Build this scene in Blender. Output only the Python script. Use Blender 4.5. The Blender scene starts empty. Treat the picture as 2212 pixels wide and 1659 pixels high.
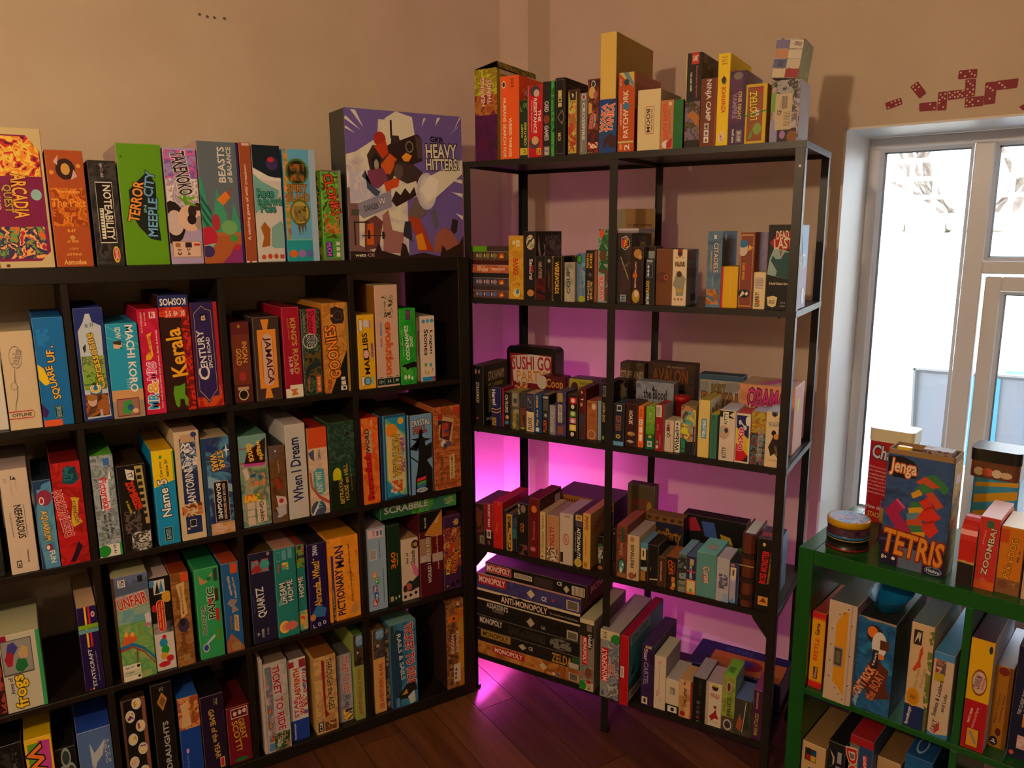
import bpy, math, random
from mathutils import Vector, Matrix
random.seed(7)
SC = bpy.context.scene
COL = SC.collection

# ------------------------------------------------------------------ camera, world, lights, exposure
F_PX, IMG_W, IMG_H = 1674.66791, 2212.0, 1659.0
CAM_POS = Vector((2.51622, -1.63467, 1.53944))
YAW, PITCH, ROLL = 1.00586, -0.19096, -0.00692
cam_d = bpy.data.cameras.new('camera')
cam_d.sensor_fit = 'HORIZONTAL'; cam_d.sensor_width = 36.0
cam_d.lens = 36.0 * F_PX / IMG_W; cam_d.clip_start = 0.05; cam_d.clip_end = 200
cam = bpy.data.objects.new('camera', cam_d); COL.objects.link(cam)
_f = Vector((-math.sin(YAW) * math.cos(PITCH), math.cos(YAW) * math.cos(PITCH), math.sin(PITCH)))
_r = Vector((math.cos(YAW), math.sin(YAW), 0)); _u = _r.cross(_f)
_r2 = _r * math.cos(ROLL) + _u * math.sin(ROLL); _u2 = _u * math.cos(ROLL) - _r * math.sin(ROLL)
cam.matrix_world = Matrix(((_r2.x, _u2.x, -_f.x, CAM_POS.x), (_r2.y, _u2.y, -_f.y, CAM_POS.y), (_r2.z, _u2.z, -_f.z, CAM_POS.z), (0, 0, 0, 1)))
SC.camera = cam

SC.view_settings.view_transform = 'Standard'; SC.view_settings.look = 'None'
SC.view_settings.gamma = 1.0; SC.view_settings.use_curve_mapping = False
SC.view_settings.exposure = 0.0

world = bpy.data.worlds.new('overcast_sky'); SC.world = world; world.use_nodes = True
bg = world.node_tree.nodes['Background']
bg.inputs[0].default_value = (0.80, 0.89, 1.0, 1); bg.inputs[1].default_value = 13.0

def light(name, kind, loc, energy, color, size=0.1, aim=None, **kw):
    d = bpy.data.lights.new(name, kind); d.energy = energy; d.color = color
    if kind == 'AREA': d.size = size
    else: d.shadow_soft_size = size
    for k, v in kw.items(): setattr(d, k, v)
    o = bpy.data.objects.new(name, d); COL.objects.link(o); o.location = loc
    if aim is not None:
        o.rotation_euler = (Vector(aim) - Vector(loc)).to_track_quat('-Z', 'Y').to_euler()
    return o
WARM = (1.0, 0.70, 0.43)
light('pendant_lamp', 'POINT', (2.15, -2.55, 2.14), 78, WARM, 0.05)
light('pendant_lamp', 'POINT', (3.6, -3.4, 2.2), 18, WARM, 0.08)
light('corner_uplighter', 'POINT', (0.135, -0.235, 0.33), 20.0, (1.0, 0.10, 0.92), 0.03)

# ------------------------------------------------------------------ materials
def lin(c): return c / 12.92 if c <= 0.04045 else ((c + 0.055) / 1.055) ** 2.4
def rgb(h):
    if len(h) == 3: h = ''.join(x + x for x in h)
    return tuple(lin(int(h[i:i + 2], 16) / 255) for i in (0, 2, 4))
MATS = {}
def mat(h, rough=0.5, spec=0.35, metal=0.0, name=None):
    k = (h, rough, spec, metal)
    if k in MATS: return MATS[k]
    m = bpy.data.materials.new(name or 'print_' + h); m.use_nodes = True
    b = m.node_tree.nodes['Principled BSDF']
    b.inputs['Base Color'].default_value = (*rgb(h), 1); b.inputs['Roughness'].default_value = rough
    b.inputs['Specular IOR Level'].default_value = spec; b.inputs['Metallic'].default_value = metal
    MATS[k] = m; return m
def art(pal, scale):
    k = ('art', pal, scale)
    if k in MATS: return MATS[k]
    m = bpy.data.materials.new('illustration'); m.use_nodes = True; nt = m.node_tree
    b = nt.nodes['Principled BSDF']; b.inputs['Roughness'].default_value = 0.5; b.inputs['Specular IOR Level'].default_value = 0.3
    tc = nt.nodes.new('ShaderNodeTexCoord'); n = nt.nodes.new('ShaderNodeTexNoise'); r = nt.nodes.new('ShaderNodeValToRGB')
    mp = nt.nodes.new('ShaderNodeMapping'); mp.inputs['Location'].default_value = (hash_(pal) % 17, (hash_(pal) // 17) % 13, 3)
    n.inputs['Scale'].default_value = min(scale, 7) * 7; n.inputs['Detail'].default_value = 3; n.inputs['Distortion'].default_value = 0.6
    cs = pal.split(); r.color_ramp.interpolation = 'CONSTANT' if scale >= 5 else 'LINEAR'
    el = r.color_ramp.elements
    while len(el) < len(cs): el.new(0.5)
    for i, c in enumerate(cs):
        el[i].position = 0.0 if i == 0 and scale >= 5 else 0.34 + 0.34 * i / max(1, len(cs) - 1) - (0.05 if scale >= 5 else 0)
        el[i].color = (*rgb(c), 1)
    nt.links.new(tc.outputs['Object'], mp.inputs[0]); nt.links.new(mp.outputs[0], n.inputs['Vector'])
    nt.links.new(n.outputs['Fac'], r.inputs[0]); nt.links.new(r.outputs[0], b.inputs['Base Color'])
    MATS[k] = m; return m
def hash_(s):
    h = 7
    for ch in s: h = (h * 31 + ord(ch)) % 99991
    return h
def noisy(name, h1, h2, scale, rough=0.5, spec=0.3, bump=0.0, stretch=(1, 1, 1), detail=4):
    m = bpy.data.materials.new(name); m.use_nodes = True; nt = m.node_tree; b = nt.nodes['Principled BSDF']
    b.inputs['Roughness'].default_value = rough; b.inputs['Specular IOR Level'].default_value = spec
    tc = nt.nodes.new('ShaderNodeTexCoord'); mp = nt.nodes.new('ShaderNodeMapping'); n = nt.nodes.new('ShaderNodeTexNoise')
    mp.inputs['Scale'].default_value = stretch; n.inputs['Scale'].default_value = scale; n.inputs['Detail'].default_value = detail
    r = nt.nodes.new('ShaderNodeValToRGB'); r.color_ramp.elements[0].position = 0.35; r.color_ramp.elements[1].position = 0.65
    r.color_ramp.elements[0].color = (*rgb(h1), 1); r.color_ramp.elements[1].color = (*rgb(h2), 1)
    nt.links.new(tc.outputs['Object'], mp.inputs[0]); nt.links.new(mp.outputs[0], n.inputs['Vector'])
    nt.links.new(n.outputs['Fac'], r.inputs[0]); nt.links.new(r.outputs[0], b.inputs['Base Color'])
    if bump:
        bp = nt.nodes.new('ShaderNodeBump'); bp.inputs['Strength'].default_value = bump; bp.inputs['Distance'].default_value = 0.002
        nt.links.new(n.outputs['Fac'], bp.inputs['Height']); nt.links.new(bp.outputs[0], b.inputs['Normal'])
    return m

# ------------------------------------------------------------------ mesh helpers
def link(name, me, parent=None, loc=None, rot=None):
    o = bpy.data.objects.new(name, me); COL.objects.link(o)
    if parent is not None: o.parent = parent
    if loc is not None: o.location = loc
    if rot is not None: o.rotation_euler = rot
    return o
def tag(o, label=None, cat=None, group=None, kind=None):
    if label: o['label'] = label
    if cat: o['category'] = cat
    if group: o['group'] = group
    if kind: o['kind'] = kind
    return o
class MB:
    def __init__(s): s.v = []; s.f = []; s.mi = []; s.m = []
    def slot(s, m):
        if m not in s.m: s.m.append(m)
        return s.m.index(m)
    def poly(s, pts, m):
        i = len(s.v); s.v += [tuple(p) for p in pts]; s.f.append(tuple(range(i, i + len(pts)))); s.mi.append(s.slot(m))
    def box(s, a, b, m):
        (x0, y0, z0), (x1, y1, z1) = a, b
        i = len(s.v); k = s.slot(m)
        s.v += [(x0, y0, z0), (x1, y0, z0), (x1, y1, z0), (x0, y1, z0), (x0, y0, z1), (x1, y0, z1), (x1, y1, z1), (x0, y1, z1)]
        for q in ((0, 3, 2, 1), (4, 5, 6, 7), (0, 1, 5, 4), (1, 2, 6, 5), (2, 3, 7, 6), (3, 0, 4, 7)):
            s.f.append(tuple(i + j for j in q)); s.mi.append(k)
        return s
    def cham(s, a, b, c, mf, ms, mt, me):
        """chamfered box; material of front (y0), sides/back, top/bottom, worn edges"""
        lo, hi = a, b; i0 = len(s.v); idx = {}
        for cx in (0, 1):
            for cy in (0, 1):
                for cz in (0, 1):
                    P = [(hi if q else lo)[n] for n, q in enumerate((cx, cy, cz))]
                    S = [-1 if q else 1 for q in (cx, cy, cz)]
                    for ax in range(3):
                        p = list(P)
                        for n in range(3):
                            if n != ax: p[n] += S[n] * c
                        idx[(cx, cy, cz, ax)] = len(s.v); s.v.append(tuple(p))
        def face(ks, m):
            pts = [Vector(s.v[idx[k]]) for k in ks]; nrm = (pts[1] - pts[0]).cross(pts[2] - pts[0])
            ctr = sum(pts, Vector()) / len(pts) - (Vector(lo) + Vector(hi)) / 2
            ids = [idx[k] for k in ks]
            if nrm.dot(ctr) < 0: ids.reverse()
            s.f.append(tuple(ids)); s.mi.append(s.slot(m))
        for ax in range(3):
            for side in (0, 1):
                ks = []
                for q in ((0, 0), (1, 0), (1, 1), (0, 1)):
                    k = [0, 0, 0]; k[ax] = side; o = [n for n in range(3) if n != ax]; k[o[0]], k[o[1]] = q
                    ks.append((*k, ax))
                face(ks, (mf if side == 0 else ms) if ax == 1 else (ms if ax == 0 else mt))
        for ax in range(3):
            o = [n for n in range(3) if n != ax]
            for q in ((0, 0), (1, 0), (1, 1), (0, 1)):
                k0 = [0, 0, 0]; k0[o[0]], k0[o[1]] = q; k1 = list(k0); k1[ax] = 1
                face([(*k0, o[0]), (*k0, o[1]), (*k1, o[1]), (*k1, o[0])], me)
        for cx in (0, 1):
            for cy in (0, 1):
                for cz in (0, 1): face([(cx, cy, cz, n) for n in range(3)], me)
        return s
    def lathe(s, prof, m, n=32, c=(0, 0)):
        """prof: list of (r, z, material or None)"""
        i0 = len(s.v)
        for r, z, *_ in prof:
            for k in range(n):
                a = 2 * math.pi * k / n; s.v.append((c[0] + r * math.cos(a), c[1] + r * math.sin(a), z))
        for j in range(len(prof) - 1):
            mm = prof[j][2] if len(prof[j]) > 2 and prof[j][2] else m
            for k in range(n):
                a = i0 + j * n + k; b = i0 + j * n + (k + 1) % n
                s.f.append((a, b, b + n, a + n)); s.mi.append(s.slot(mm))
        s.f.append(tuple(i0 + k for k in reversed(range(n)))); s.mi.append(s.slot(m))
        mm = prof[-1][2] if len(prof[-1]) > 2 and prof[-1][2] else m
        s.f.append(tuple(i0 + (len(prof) - 1) * n + k for k in range(n))); s.mi.append(s.slot(mm))
        return s
    def tube(s, pts, r, m, n=8):
        i0 = len(s.v); P = [Vector(p) for p in pts]
        for j, p in enumerate(P):
            d = (P[min(j + 1, len(P) - 1)] - P[max(j - 1, 0)]).normalized()
            a = d.orthogonal().normalized(); b = d.cross(a); rr = r[j] if isinstance(r, (list, tuple)) else r
            for k in range(n):
                t = 2 * math.pi * k / n; s.v.append(tuple(p + a * math.cos(t) * rr + b * math.sin(t) * rr))
        for j in range(len(P) - 1):
            for k in range(n):
                a = i0 + j * n + k; b = i0 + j * n + (k + 1) % n
                s.f.append((a, b, b + n, a + n)); s.mi.append(s.slot(m))
        return s
    def prism(s, pts2, y0, y1, m, ms=None):
        """polygon in x,z extruded along y (front at y0)"""
        n = len(pts2); i = len(s.v); ms = ms or m
        s.v += [(x, y0, z) for x, z in pts2] + [(x, y1, z) for x, z in pts2]
        s.f.append(tuple(range(i, i + n))); s.mi.append(s.slot(m))
        s.f.append(tuple(range(i + 2 * n - 1, i + n - 1, -1))); s.mi.append(s.slot(ms))
        for k in range(n):
            a = i + k; b = i + (k + 1) % n; s.f.append((b, a, a + n, b + n)); s.mi.append(s.slot(ms))
        return s
    def mesh(s, name, smooth=False):
        me = bpy.data.meshes.new(name); me.from_pydata(s.v, [], s.f)
        for m in s.m: me.materials.append(m)
        me.polygons.foreach_set('material_index', s.mi)
        if smooth: me.polygons.foreach_set('use_smooth', [len(p.vertices) == 4 for p in me.polygons])
        me.update(); return me
    def build(s, name, parent=None, loc=None, rot=None, smooth=False): return link(name, s.mesh(name, smooth), parent, loc, rot)

# ------------------------------------------------------------------ printed faces: panels, lettering, illustration
def R(u0, v0, u1, v1, c): return ('P', [(u0, v0), (u1, v0), (u1, v1), (u0, v1)], c)
def E(u, v, ru, rv, c): return ('P', [(u + ru * math.cos(a * math.pi / 8), v + rv * math.sin(a * math.pi / 8)) for a in range(16)], c)
def P(pts, c): return ('P', pts, c)
def T(s, u0, v0, u1, v1, rot, c, oc=None): return ('T', s, u0, v0, u1, v1, rot, c, oc)
def A(u0, v0, u1, v1, pal, sc): return ('A', [(u0, v0), (u1, v0), (u1, v1), (u0, v1)], pal, sc)
def on(f, e): return ('on', f, e)
TEXTS = {}
def want_text(s, off):
    if (s, off) in TEXTS: return
    cu = bpy.data.curves.new('lettering', 'FONT'); cu.body = s; cu.size = 1; cu.resolution_u = 2; cu.offset = off
    o = bpy.data.objects.new('lettering', cu); COL.objects.link(o); TEXTS[(s, off)] = o
def bake_texts():
    dg = bpy.context.evaluated_depsgraph_get(); dg.update()
    for k, o in list(TEXTS.items()):
        me = bpy.data.meshes.new_from_object(o.evaluated_get(dg))
        vs = [v.co.copy() for v in me.vertices]; fs = [tuple(p.vertices) for p in me.polygons]
        TEXTS[k] = (vs, fs); cu = o.data; bpy.data.objects.remove(o); bpy.data.curves.remove(cu); bpy.data.meshes.remove(me)
BOLD, OUT = 0.022, 0.075
PENDING = []
def face_map(f, w, d, h):
    e = 0.00025
    if f == 'F': return w, h, lambda a, b, k: (a, -e - k, b)
    if f == 'R': return d, h, lambda a, b, k: (w + e + k, a, b)
    if f == 'L': return d, h, lambda a, b, k: (-e - k, d - a, b)
    return w, d, lambda a, b, k: (a, b, h + e + k)
def decorate(root, w, d, h, els):
    for el in els:
        e = el[2] if el[0] == 'on' else el
        if e[0] == 'T':
            want_text(e[1], BOLD)
            if e[8]: want_text(e[1], OUT)
    PENDING.append((root, w, d, h, els))
def clamp(x): return min(1.0, max(0.0, x))
def print_all():
    bake_texts()
    for root, w, d, h, els in PENDING:
        parts = {}
        for n, el in enumerate(els):
            f = 'F'
            if el[0] == 'on': f, el = el[1], el[2]
            fw, fh, fm = face_map(f, w, d, h); k = n * 3e-5
            if el[0] in 'PA':
                mb = parts.setdefault('artwork' if el[0] == 'A' else 'printed_panel', MB())
                pts = [(clamp(a) * fw, clamp(b) * fh) for a, b in el[1]]
                mb.poly([fm(a, b, k) for a, b in pts], mat(el[2]) if el[0] == 'P' else art(el[2], el[3]))
            else:
                _, s, u0, v0, u1, v1, rot, c, oc = el
                vs0 = TEXTS[(s, BOLD)][0]
                if not vs0: continue
                x0 = min(v.x for v in vs0); x1 = max(v.x for v in vs0); y0 = min(v.y for v in vs0); y1 = max(v.y for v in vs0)
                W_, H_ = (u1 - u0) * fw, (v1 - v0) * fh; cx, cy = (u0 + u1) / 2 * fw, (v0 + v1) / 2 * fh
                if round(rot / 90) % 2: W_, H_ = H_, W_
                sx, sy = W_ / max(1e-6, x1 - x0), H_ / max(1e-6, y1 - y0); ca, sa = math.cos(math.radians(rot)), math.sin(math.radians(rot))
                mb = parts.setdefault('lettering', MB())
                for off, col, kk in (((OUT, oc, k),) if oc else ()) + ((BOLD, c, k + 1.5e-5),):
                    vs, fs = TEXTS[(s, off)]; m = mat(col); sl = mb.slot(m); i = len(mb.v)
                    for v in vs:
                        a = (v.x - (x0 + x1) / 2) * sx; b = (v.y - (y0 + y1) / 2) * sy
                        mb.v.append(fm(cx + a * ca - b * sa, cy + a * sa + b * ca, kk))
                    mb.f += [tuple(i + j for j in p) for p in fs]; mb.mi += [sl] * len(fs)
        for nm, mb in parts.items(): mb.build(nm, root)
        if root.get('_x') is not None: del root['_x']

# ------------------------------------------------------------------ frames of the three shelving units: origin front corner, x along the front, y into depth
UNIT = {'K': ((0.41000, -1.92422), math.pi / 2), 'M': ((0.37947, -0.45000), 0.46547), 'G': ((1.35289, -0.04813), 0.27105)}
def wpos(U, u, v, z):
    (ox, oy), a = UNIT[U]
    return Vector((ox + u * math.cos(a) - v * math.sin(a), oy + u * math.sin(a) + v * math.cos(a), z))
WHERE = {'KT': 'atop the black bookcase', 'MT': 'atop the metal rack', 'GT': 'on the green unit', 'G11': 'in green unit upper cube',
         'G12': "in green unit's second cube", 'G21': 'in green unit lower cube'}
NUM = {'1': 'one', '2': 'two', '3': 'three', '4': 'four'}
def where(row):
    if row in WHERE: return WHERE[row]
    if row[0] == 'K': return 'in bookcase row %s column %s' % (NUM[row[1]], NUM[row[2]])
    return {'2': 'on metal rack second level', '3': 'on metal rack third level', '4': 'on metal rack fourth level', '5': 'on metal rack bottom level'}[row[1]]
GROUP = {'K': 'games in and on the black bookcase', 'M': 'games on the metal rack', 'G': 'games on and in the green unit'}
def lighter(h, t):
    if len(h) == 3: h = ''.join(x + x for x in h)
    p = (0xd2, 0xc4, 0xb0); c = [int(h[i:i + 2], 16) for i in (0, 2, 4)]
    return '%02x%02x%02x' % tuple(int(a * (1 - t) + b * t) for a, b in zip(c, p))
def X(row, u, v, z, w, d, h, desc, col, els=(), s=None, t=None, name=None, cat='game box', rz=0.0, ry=0.0):
    U = row[0]; s = s or col; t = t or s
    mb = MB().cham((0, 0, 0), (w, d, h), min(0.0012, w * .12), mat(col), mat(s), mat(t), mat(lighter(col, .38)))
    o = mb.build(name or ('board_game_box' if h > .2 or w > .2 else 'card_game_box'))
    o.location = wpos(U, u, v, z + .0004); o.rotation_euler = (0, ry, UNIT[U][1] + rz)
    tag(o, desc + ' ' + where(row), cat, GROUP[U])
    if els: decorate(o, w, d, h, els)
    return o
# ------------------------------------------------------------------ the room
WALL = noisy('wall_paint', 'd3c2ac', 'd8c8b2', 6, 0.75, 0.2)
WHITE = mat('e6e6e4', 0.45, 0.4, name='white_paint'); CEIL = mat('e4ddd0', 0.8, 0.2, name='ceiling_paint')
UNIT['W'] = ((0.0, 0.01723), math.radians(20))
def wall_obj(name, mb): return tag(mb.build(name), kind='structure')
CEIL_Z = 2.62
wall_obj('wall_left', MB().box((-0.2, -5.4, 0), (0.0, 0.4, CEIL_Z), WALL))
S0, S1, WZ0, WZ1, TH = 1.1465, 2.55, 0.56, 1.8294, 0.34
wb = MB()
wb.box((-0.15, 0, 0), (S0, TH, CEIL_Z), WALL); wb.box((S1, 0, 0), (5.4, TH, CEIL_Z), WALL)
wb.box((S0, 0, WZ1), (S1, TH, CEIL_Z), WALL); wb.box((S0, 0, 0), (S1, TH, WZ0), WALL)
wall_obj('wall_back', wb).matrix_world = Matrix.Translation((0, 0.01723, 0)) @ Matrix.Rotation(math.radians(20), 4, 'Z')
wall_obj('wall_right', MB().box((4.75, -5.4, 0), (4.95, 2.0, CEIL_Z), WALL))
wall_obj('wall_front', MB().box((-0.2, -5.4, 0), (4.95, -5.2, CEIL_Z), WALL))
wall_obj('ceiling', MB().box((-0.2, -5.4, CEIL_Z), (4.95, 2.1, CEIL_Z + 0.1), CEIL))
# boxed-in pipe in the corner
bx = MB(); pl = [(0.0, -0.0808), (0.1121, -0.0356), (0.1121, 0.062), (0.0, 0.02)]
n0 = len(bx.v)
for z in (0, CEIL_Z): bx.v += [(x, y, z) for x, y in pl]
for k in range(4):
    a, b = k, (k + 1) % 4; bx.f.append((a, b, b + 4, a + 4)); bx.mi.append(bx.slot(WALL))
wall_obj('trim_1', bx)
# skirting boards
SK = mat('d9d2c8', 0.5, 0.4, name='skirting_paint')
def skirting(name, L):
    m = MB(); prof = [(0, 0), (-0.02, 0), (-0.02, 0.105), (-0.014, 0.115), (-0.016, 0.13), (-0.008, 0.148), (0, 0.15)]
    for (y0, z0), (y1, z1) in zip(prof, prof[1:]):
        m.poly([(0, y0, z0), (L, y0, z0), (L, y1, z1), (0, y1, z1)], SK)
    m.poly([(0, y, z) for y, z in prof], SK); return wall_obj(name, m)
sb = skirting('baseboard_back', 4.9); sb.location = wpos('W', 0.125, 0, 0); sb.rotation_euler = (0, 0, math.radians(20))
sl = skirting('baseboard_left', 5.0); sl.location = (0, -5.15, 0); sl.rotation_euler = (0, 0, math.pi / 2)

# floor of dark laminate planks running out from the bookcase wall
fl = wall_obj('floor', MB().box((-0.2, -5.4, -0.12), (4.95, 2.1, -0.012), mat('3a2417', 0.6)))
PLK = [noisy('laminate', a, b, 5, 0.42, 0.4, 0.15, (0.5, 9, 9), 6) for a, b in (('54301c', '6e4226'), ('4a2917', '623a22'), ('623c24', '7a4c2e'), ('44261a', '583220'))]
PW, PL = 0.132, 1.25
pm = {}
for i, m_ in enumerate(PLK):
    pm[i] = MB().cham((0, 0, -0.012), (PL - 0.0012, PW - 0.0012, 0.0), 0.0006, m_, m_, m_, mat('2a1810', 0.6)).mesh('plank')
for j in range(30):
    y = -3.4 + j * PW; off = (j * 0.43) % PL
    for k in range(4):
        x = -0.2 - PL + off + k * PL
        if x + PL < 0.0 or x > 3.4: continue
        p = link('plank', pm[(j * 7 + k * 3) % 4], fl); p.location = (x, y, 0)

# white window reveal lining
rv = MB(); t_ = 0.006
rv.box((S0 - 0.001, -0.002, WZ0), (S0 + t_, 0.26, WZ1), WHITE); rv.box((S1 - t_, -0.002, WZ0), (S1, 0.26, WZ1), WHITE)
rv.box((S0, -0.002, WZ1 - t_), (S1, 0.26, WZ1), WHITE); rv.box((S0 - 0.03, -0.03, WZ0 - 0.02), (S1 + 0.03, 0.26, WZ0 + 0.012), WHITE)
r_ob = wall_obj('trim_2', rv); r_ob.location = wpos('W', 0, 0, 0); r_ob.rotation_euler = (0, 0, math.radians(20))

# window: white frame, fixed side lights, top light and lower sash
UPVC = mat('dfe2e6', 0.35, 0.5, name='white_upvc'); GASK = mat('1c2230', 0.6, 0.3, name='black_gasket')
def glass_mat():
    m = bpy.data.materials.new('window_glass'); m.use_nodes = True; nt = m.node_tree; nt.nodes.remove(nt.nodes['Principled BSDF'])
    out = nt.nodes['Material Output']; tr = nt.nodes.new('ShaderNodeBsdfTransparent'); gl = nt.nodes.new('ShaderNodeBsdfGlossy')
    gl.inputs['Roughness'].default_value = 0.02; mx = nt.nodes.new('ShaderNodeMixShader'); fr = nt.nodes.new('ShaderNodeFresnel'); fr.inputs['IOR'].default_value = 1.45
    tr.inputs[0].default_value = (0.95, 0.97, 0.98, 1)
    nt.links.new(fr.outputs[0], mx.inputs[0]); nt.links.new(tr.outputs[0], mx.inputs[1]); nt.links.new(gl.outputs[0], mx.inputs[2]); nt.links.new(mx.outputs[0], out.inputs[0]); return m
GLASS = glass_mat()
win = bpy.data.objects.new('window_1', None); COL.objects.link(win); win.location = wpos('W', 0, 0, 0); win.rotation_euler = (0, 0, math.radians(20)); win['kind'] = 'structure'
FV = 0.26
def wbar(nm, s0, z0, s1, z1, v0=FV, v1=FV + 0.06):
    return MB().cham((s0, v0, z0), (s1, v1, z1), 0.003, UPVC, UPVC, UPVC, UPVC).build(nm, win)
fw_ = 0.034
wbar('outer_frame', S0 + t_, WZ1 - t_ - fw_, S1 - t_, WZ1 - t_); wbar('outer_frame', S0 + t_, WZ0 + 0.012, S1 - t_, WZ0 + 0.06)
wbar('outer_frame', S0 + t_, WZ0 + 0.06, S0 + t_ + fw_, WZ1 - t_ - fw_); wbar('outer_frame', S1 - t_ - fw_, WZ0 + 0.06, S1 - t_, WZ1 - t_ - fw_)
M1, M2 = (1.4405, 1.491), (2.205, 2.256)
zb, zt_ = WZ0 + 0.06, WZ1 - t_ - fw_
for a, b in (M1, M2): wbar('mullion', a, zb, b, zt_)
wbar('transom', M1[1], 1.4155, M2[0], 1.453)
# lower opening sash, set slightly back
sh = MB(); a, b, c, d = M1[1] + 0.009, zb, M2[0] - 0.009, 1.4065
for q in ((a, b, a + 0.042, d), (c - 0.042, b, c, d), (a + 0.042, d - 0.042, c - 0.042, d), (a + 0.042, b, c - 0.042, b + 0.042)):
    sh.cham((q[0], FV + 0.014, q[1]), (q[2], FV + 0.06, q[3]), 0.003, UPVC, UPVC, UPVC, UPVC)
sash = sh.build('sash', win)
def pane(s0, z0, s1, z1, v, par):
    bead = MB(); g = 0.01   # sloped glazing bead with a dark gasket line, then the pane
    for (p0, p1, q1, q0) in (((s0, z0), (s1, z0), (s1 - g, z0 + g), (s0 + g, z0 + g)), ((s1, z0), (s1, z1), (s1 - g, z1 - g), (s1 - g, z0 + g)),
                             ((s1, z1), (s0, z1), (s0 + g, z1 - g), (s1 - g, z1 - g)), ((s0, z1), (s0, z0), (s0 + g, z0 + g), (s0 + g, z1 - g))):
        bead.poly([(p0[0], v, p0[1]), (p1[0], v, p1[1]), (q1[0], v + 0.014, q1[1]), (q0[0], v + 0.014, q0[1])], UPVC)
        h = 0.6
        r0 = (q0[0] + (q0[0] - p0[0]) * h * .6, q0[1] + (q0[1] - p0[1]) * h * .6); r1 = (q1[0] + (q1[0] - p1[0]) * h * .6, q1[1] + (q1[1] - p1[1]) * h * .6)
        bead.poly([(q0[0], v + 0.014, q0[1]), (q1[0], v + 0.014, q1[1]), (r1[0], v + 0.03, r1[1]), (r0[0], v + 0.03, r0[1])], GASK)
    bead.build('glazing_bead', par)
    MB().box((s0 + g, v + 0.03, z0 + g), (s1 - g, v + 0.034, z1 - g), GLASS).build('pane', par)
pane(S0 + t_ + fw_, zb, M1[0], zt_, FV, win); pane(M1[1], 1.453, M2[0], zt_, FV, win); pane(M2[1], zb, S1 - t_ - fw_, zt_, FV, win)
pane(a + 0.042, b + 0.042, c - 0.042, d - 0.042, FV + 0.014, sash)
MB().cham((a + 0.1, FV - 0.02, zb + 0.005), (a + 0.13, FV + 0.02, zb + 0.1), 0.004, UPVC, UPVC, UPVC, UPVC).build('handle', sash)
pt = bpy.data.lights.new('window_portal', 'AREA'); pt.shape = 'RECTANGLE'; pt.size = S1 - S0; pt.size_y = WZ1 - WZ0; pt.cycles.is_portal = True
po = bpy.data.objects.new('window_portal', pt); COL.objects.link(po)
po.matrix_world = Matrix.Translation(wpos('W', (S0 + S1) / 2, 0.33, (WZ0 + WZ1) / 2)) @ Matrix.Rotation(math.radians(20), 4, 'Z') @ Matrix.Rotation(math.radians(90), 4, 'X') @ Matrix.Rotation(math.pi, 4, 'Y')

# ------------------------------------------------------------------ the garden outside
def W(o, u, v, z, rz=0.0): o.location = wpos('W', u, v, z); o.rotation_euler = (0, 0, math.radians(20) + rz); return o
REND = noisy('white_render', 'd8d0bc', 'e6e0d0', 3, 0.9, 0.1)
STONE = noisy('mossy_stone', '8a8878', 'c8c4b4', 14, 0.9, 0.1, 0.5); PAVE = noisy('patio_slabs', '9a968c', 'b4b0a6', 5, 0.9, 0.1)
W(wall_obj('ground', MB().box((-6, 0.34, -0.2), (9, 14, -0.06), PAVE)), 0, 0, 0)
gw = W(wall_obj('wall_garden', MB().box((-5, 3.6, -0.1), (7, 3.8, 1.53), REND)), 0, 0, 0)
cop = MB().cham((0, 0, 0), (0.245, 0.3, 0.085), 0.012, STONE, STONE, STONE, STONE).mesh('coping_stone')
for i in range(26):
    c_ = link('coping_stone', cop, gw); c_.location = (-2.4 + i * 0.252, 3.55, 1.53 + 0.008 * ((i * 5) % 3)); c_.scale = (1, 1, 0.85 + 0.1 * (i % 3))
MB().box((-5, 3.15, -0.1), (7, 3.3, 0.55), REND).build('planter_wall', gw)
WOODW = mat('c9bcae', 0.8, 0.2, name='pale_timber')
tr = W(bpy.data.objects.new('trellis_fence', None), 0, 0, 0); COL.objects.link(tr)
tag(tr, 'pale square lattice trellis above the garden wall', 'fence')
sl_h = MB().box((0, 0, 0), (6.2, 0.012, 0.03), WOODW).mesh('slat'); sl_v = MB().box((0, 0, 0), (0.03, 0.012, 0.42), WOODW).mesh('slat')
for i in range(4): s_ = link('slat', sl_h, tr); s_.location = (-2.4, 3.69, 1.63 + i * 0.125)
for i in range(42): s_ = link('slat', sl_v, tr); s_.location = (-2.4 + i * 0.15, 3.678, 1.62)
# house beyond, tree, chairs
hs = W(bpy.data.objects.new('neighbour_house', None), 0, 0, 0); COL.objects.link(hs); tag(hs, 'pale rendered house beyond the garden wall', 'house')
MB().box((-4, 9, -0.1), (6, 12, 4.6), mat('d6d2cc', 0.9)).build('facade', hs)
for i in range(5):
    for j in range(2):
        wd = MB().box((-3.4 + i * 1.9, 8.94, 0.9 + j * 1.9), (-2.3 + i * 1.9, 9.0, 2.1 + j * 1.9), WHITE).build('window_surround', hs)
        MB().box((-3.32 + i * 1.9, 8.92, 0.98 + j * 1.9), (-2.38 + i * 1.9, 8.945, 2.02 + j * 1.9), mat('8fa0b4', 0.2)).build('window_pane', wd)
tree = W(bpy.data.objects.new('bare_tree', None), 0.9, 5.2, -0.1); COL.objects.link(tree); tag(tree, 'bare branched tree behind the trellis fence', 'tree')
BARK = noisy('bark', '6a5f58', '8a7d74', 20, 0.9, 0.1)
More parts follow.
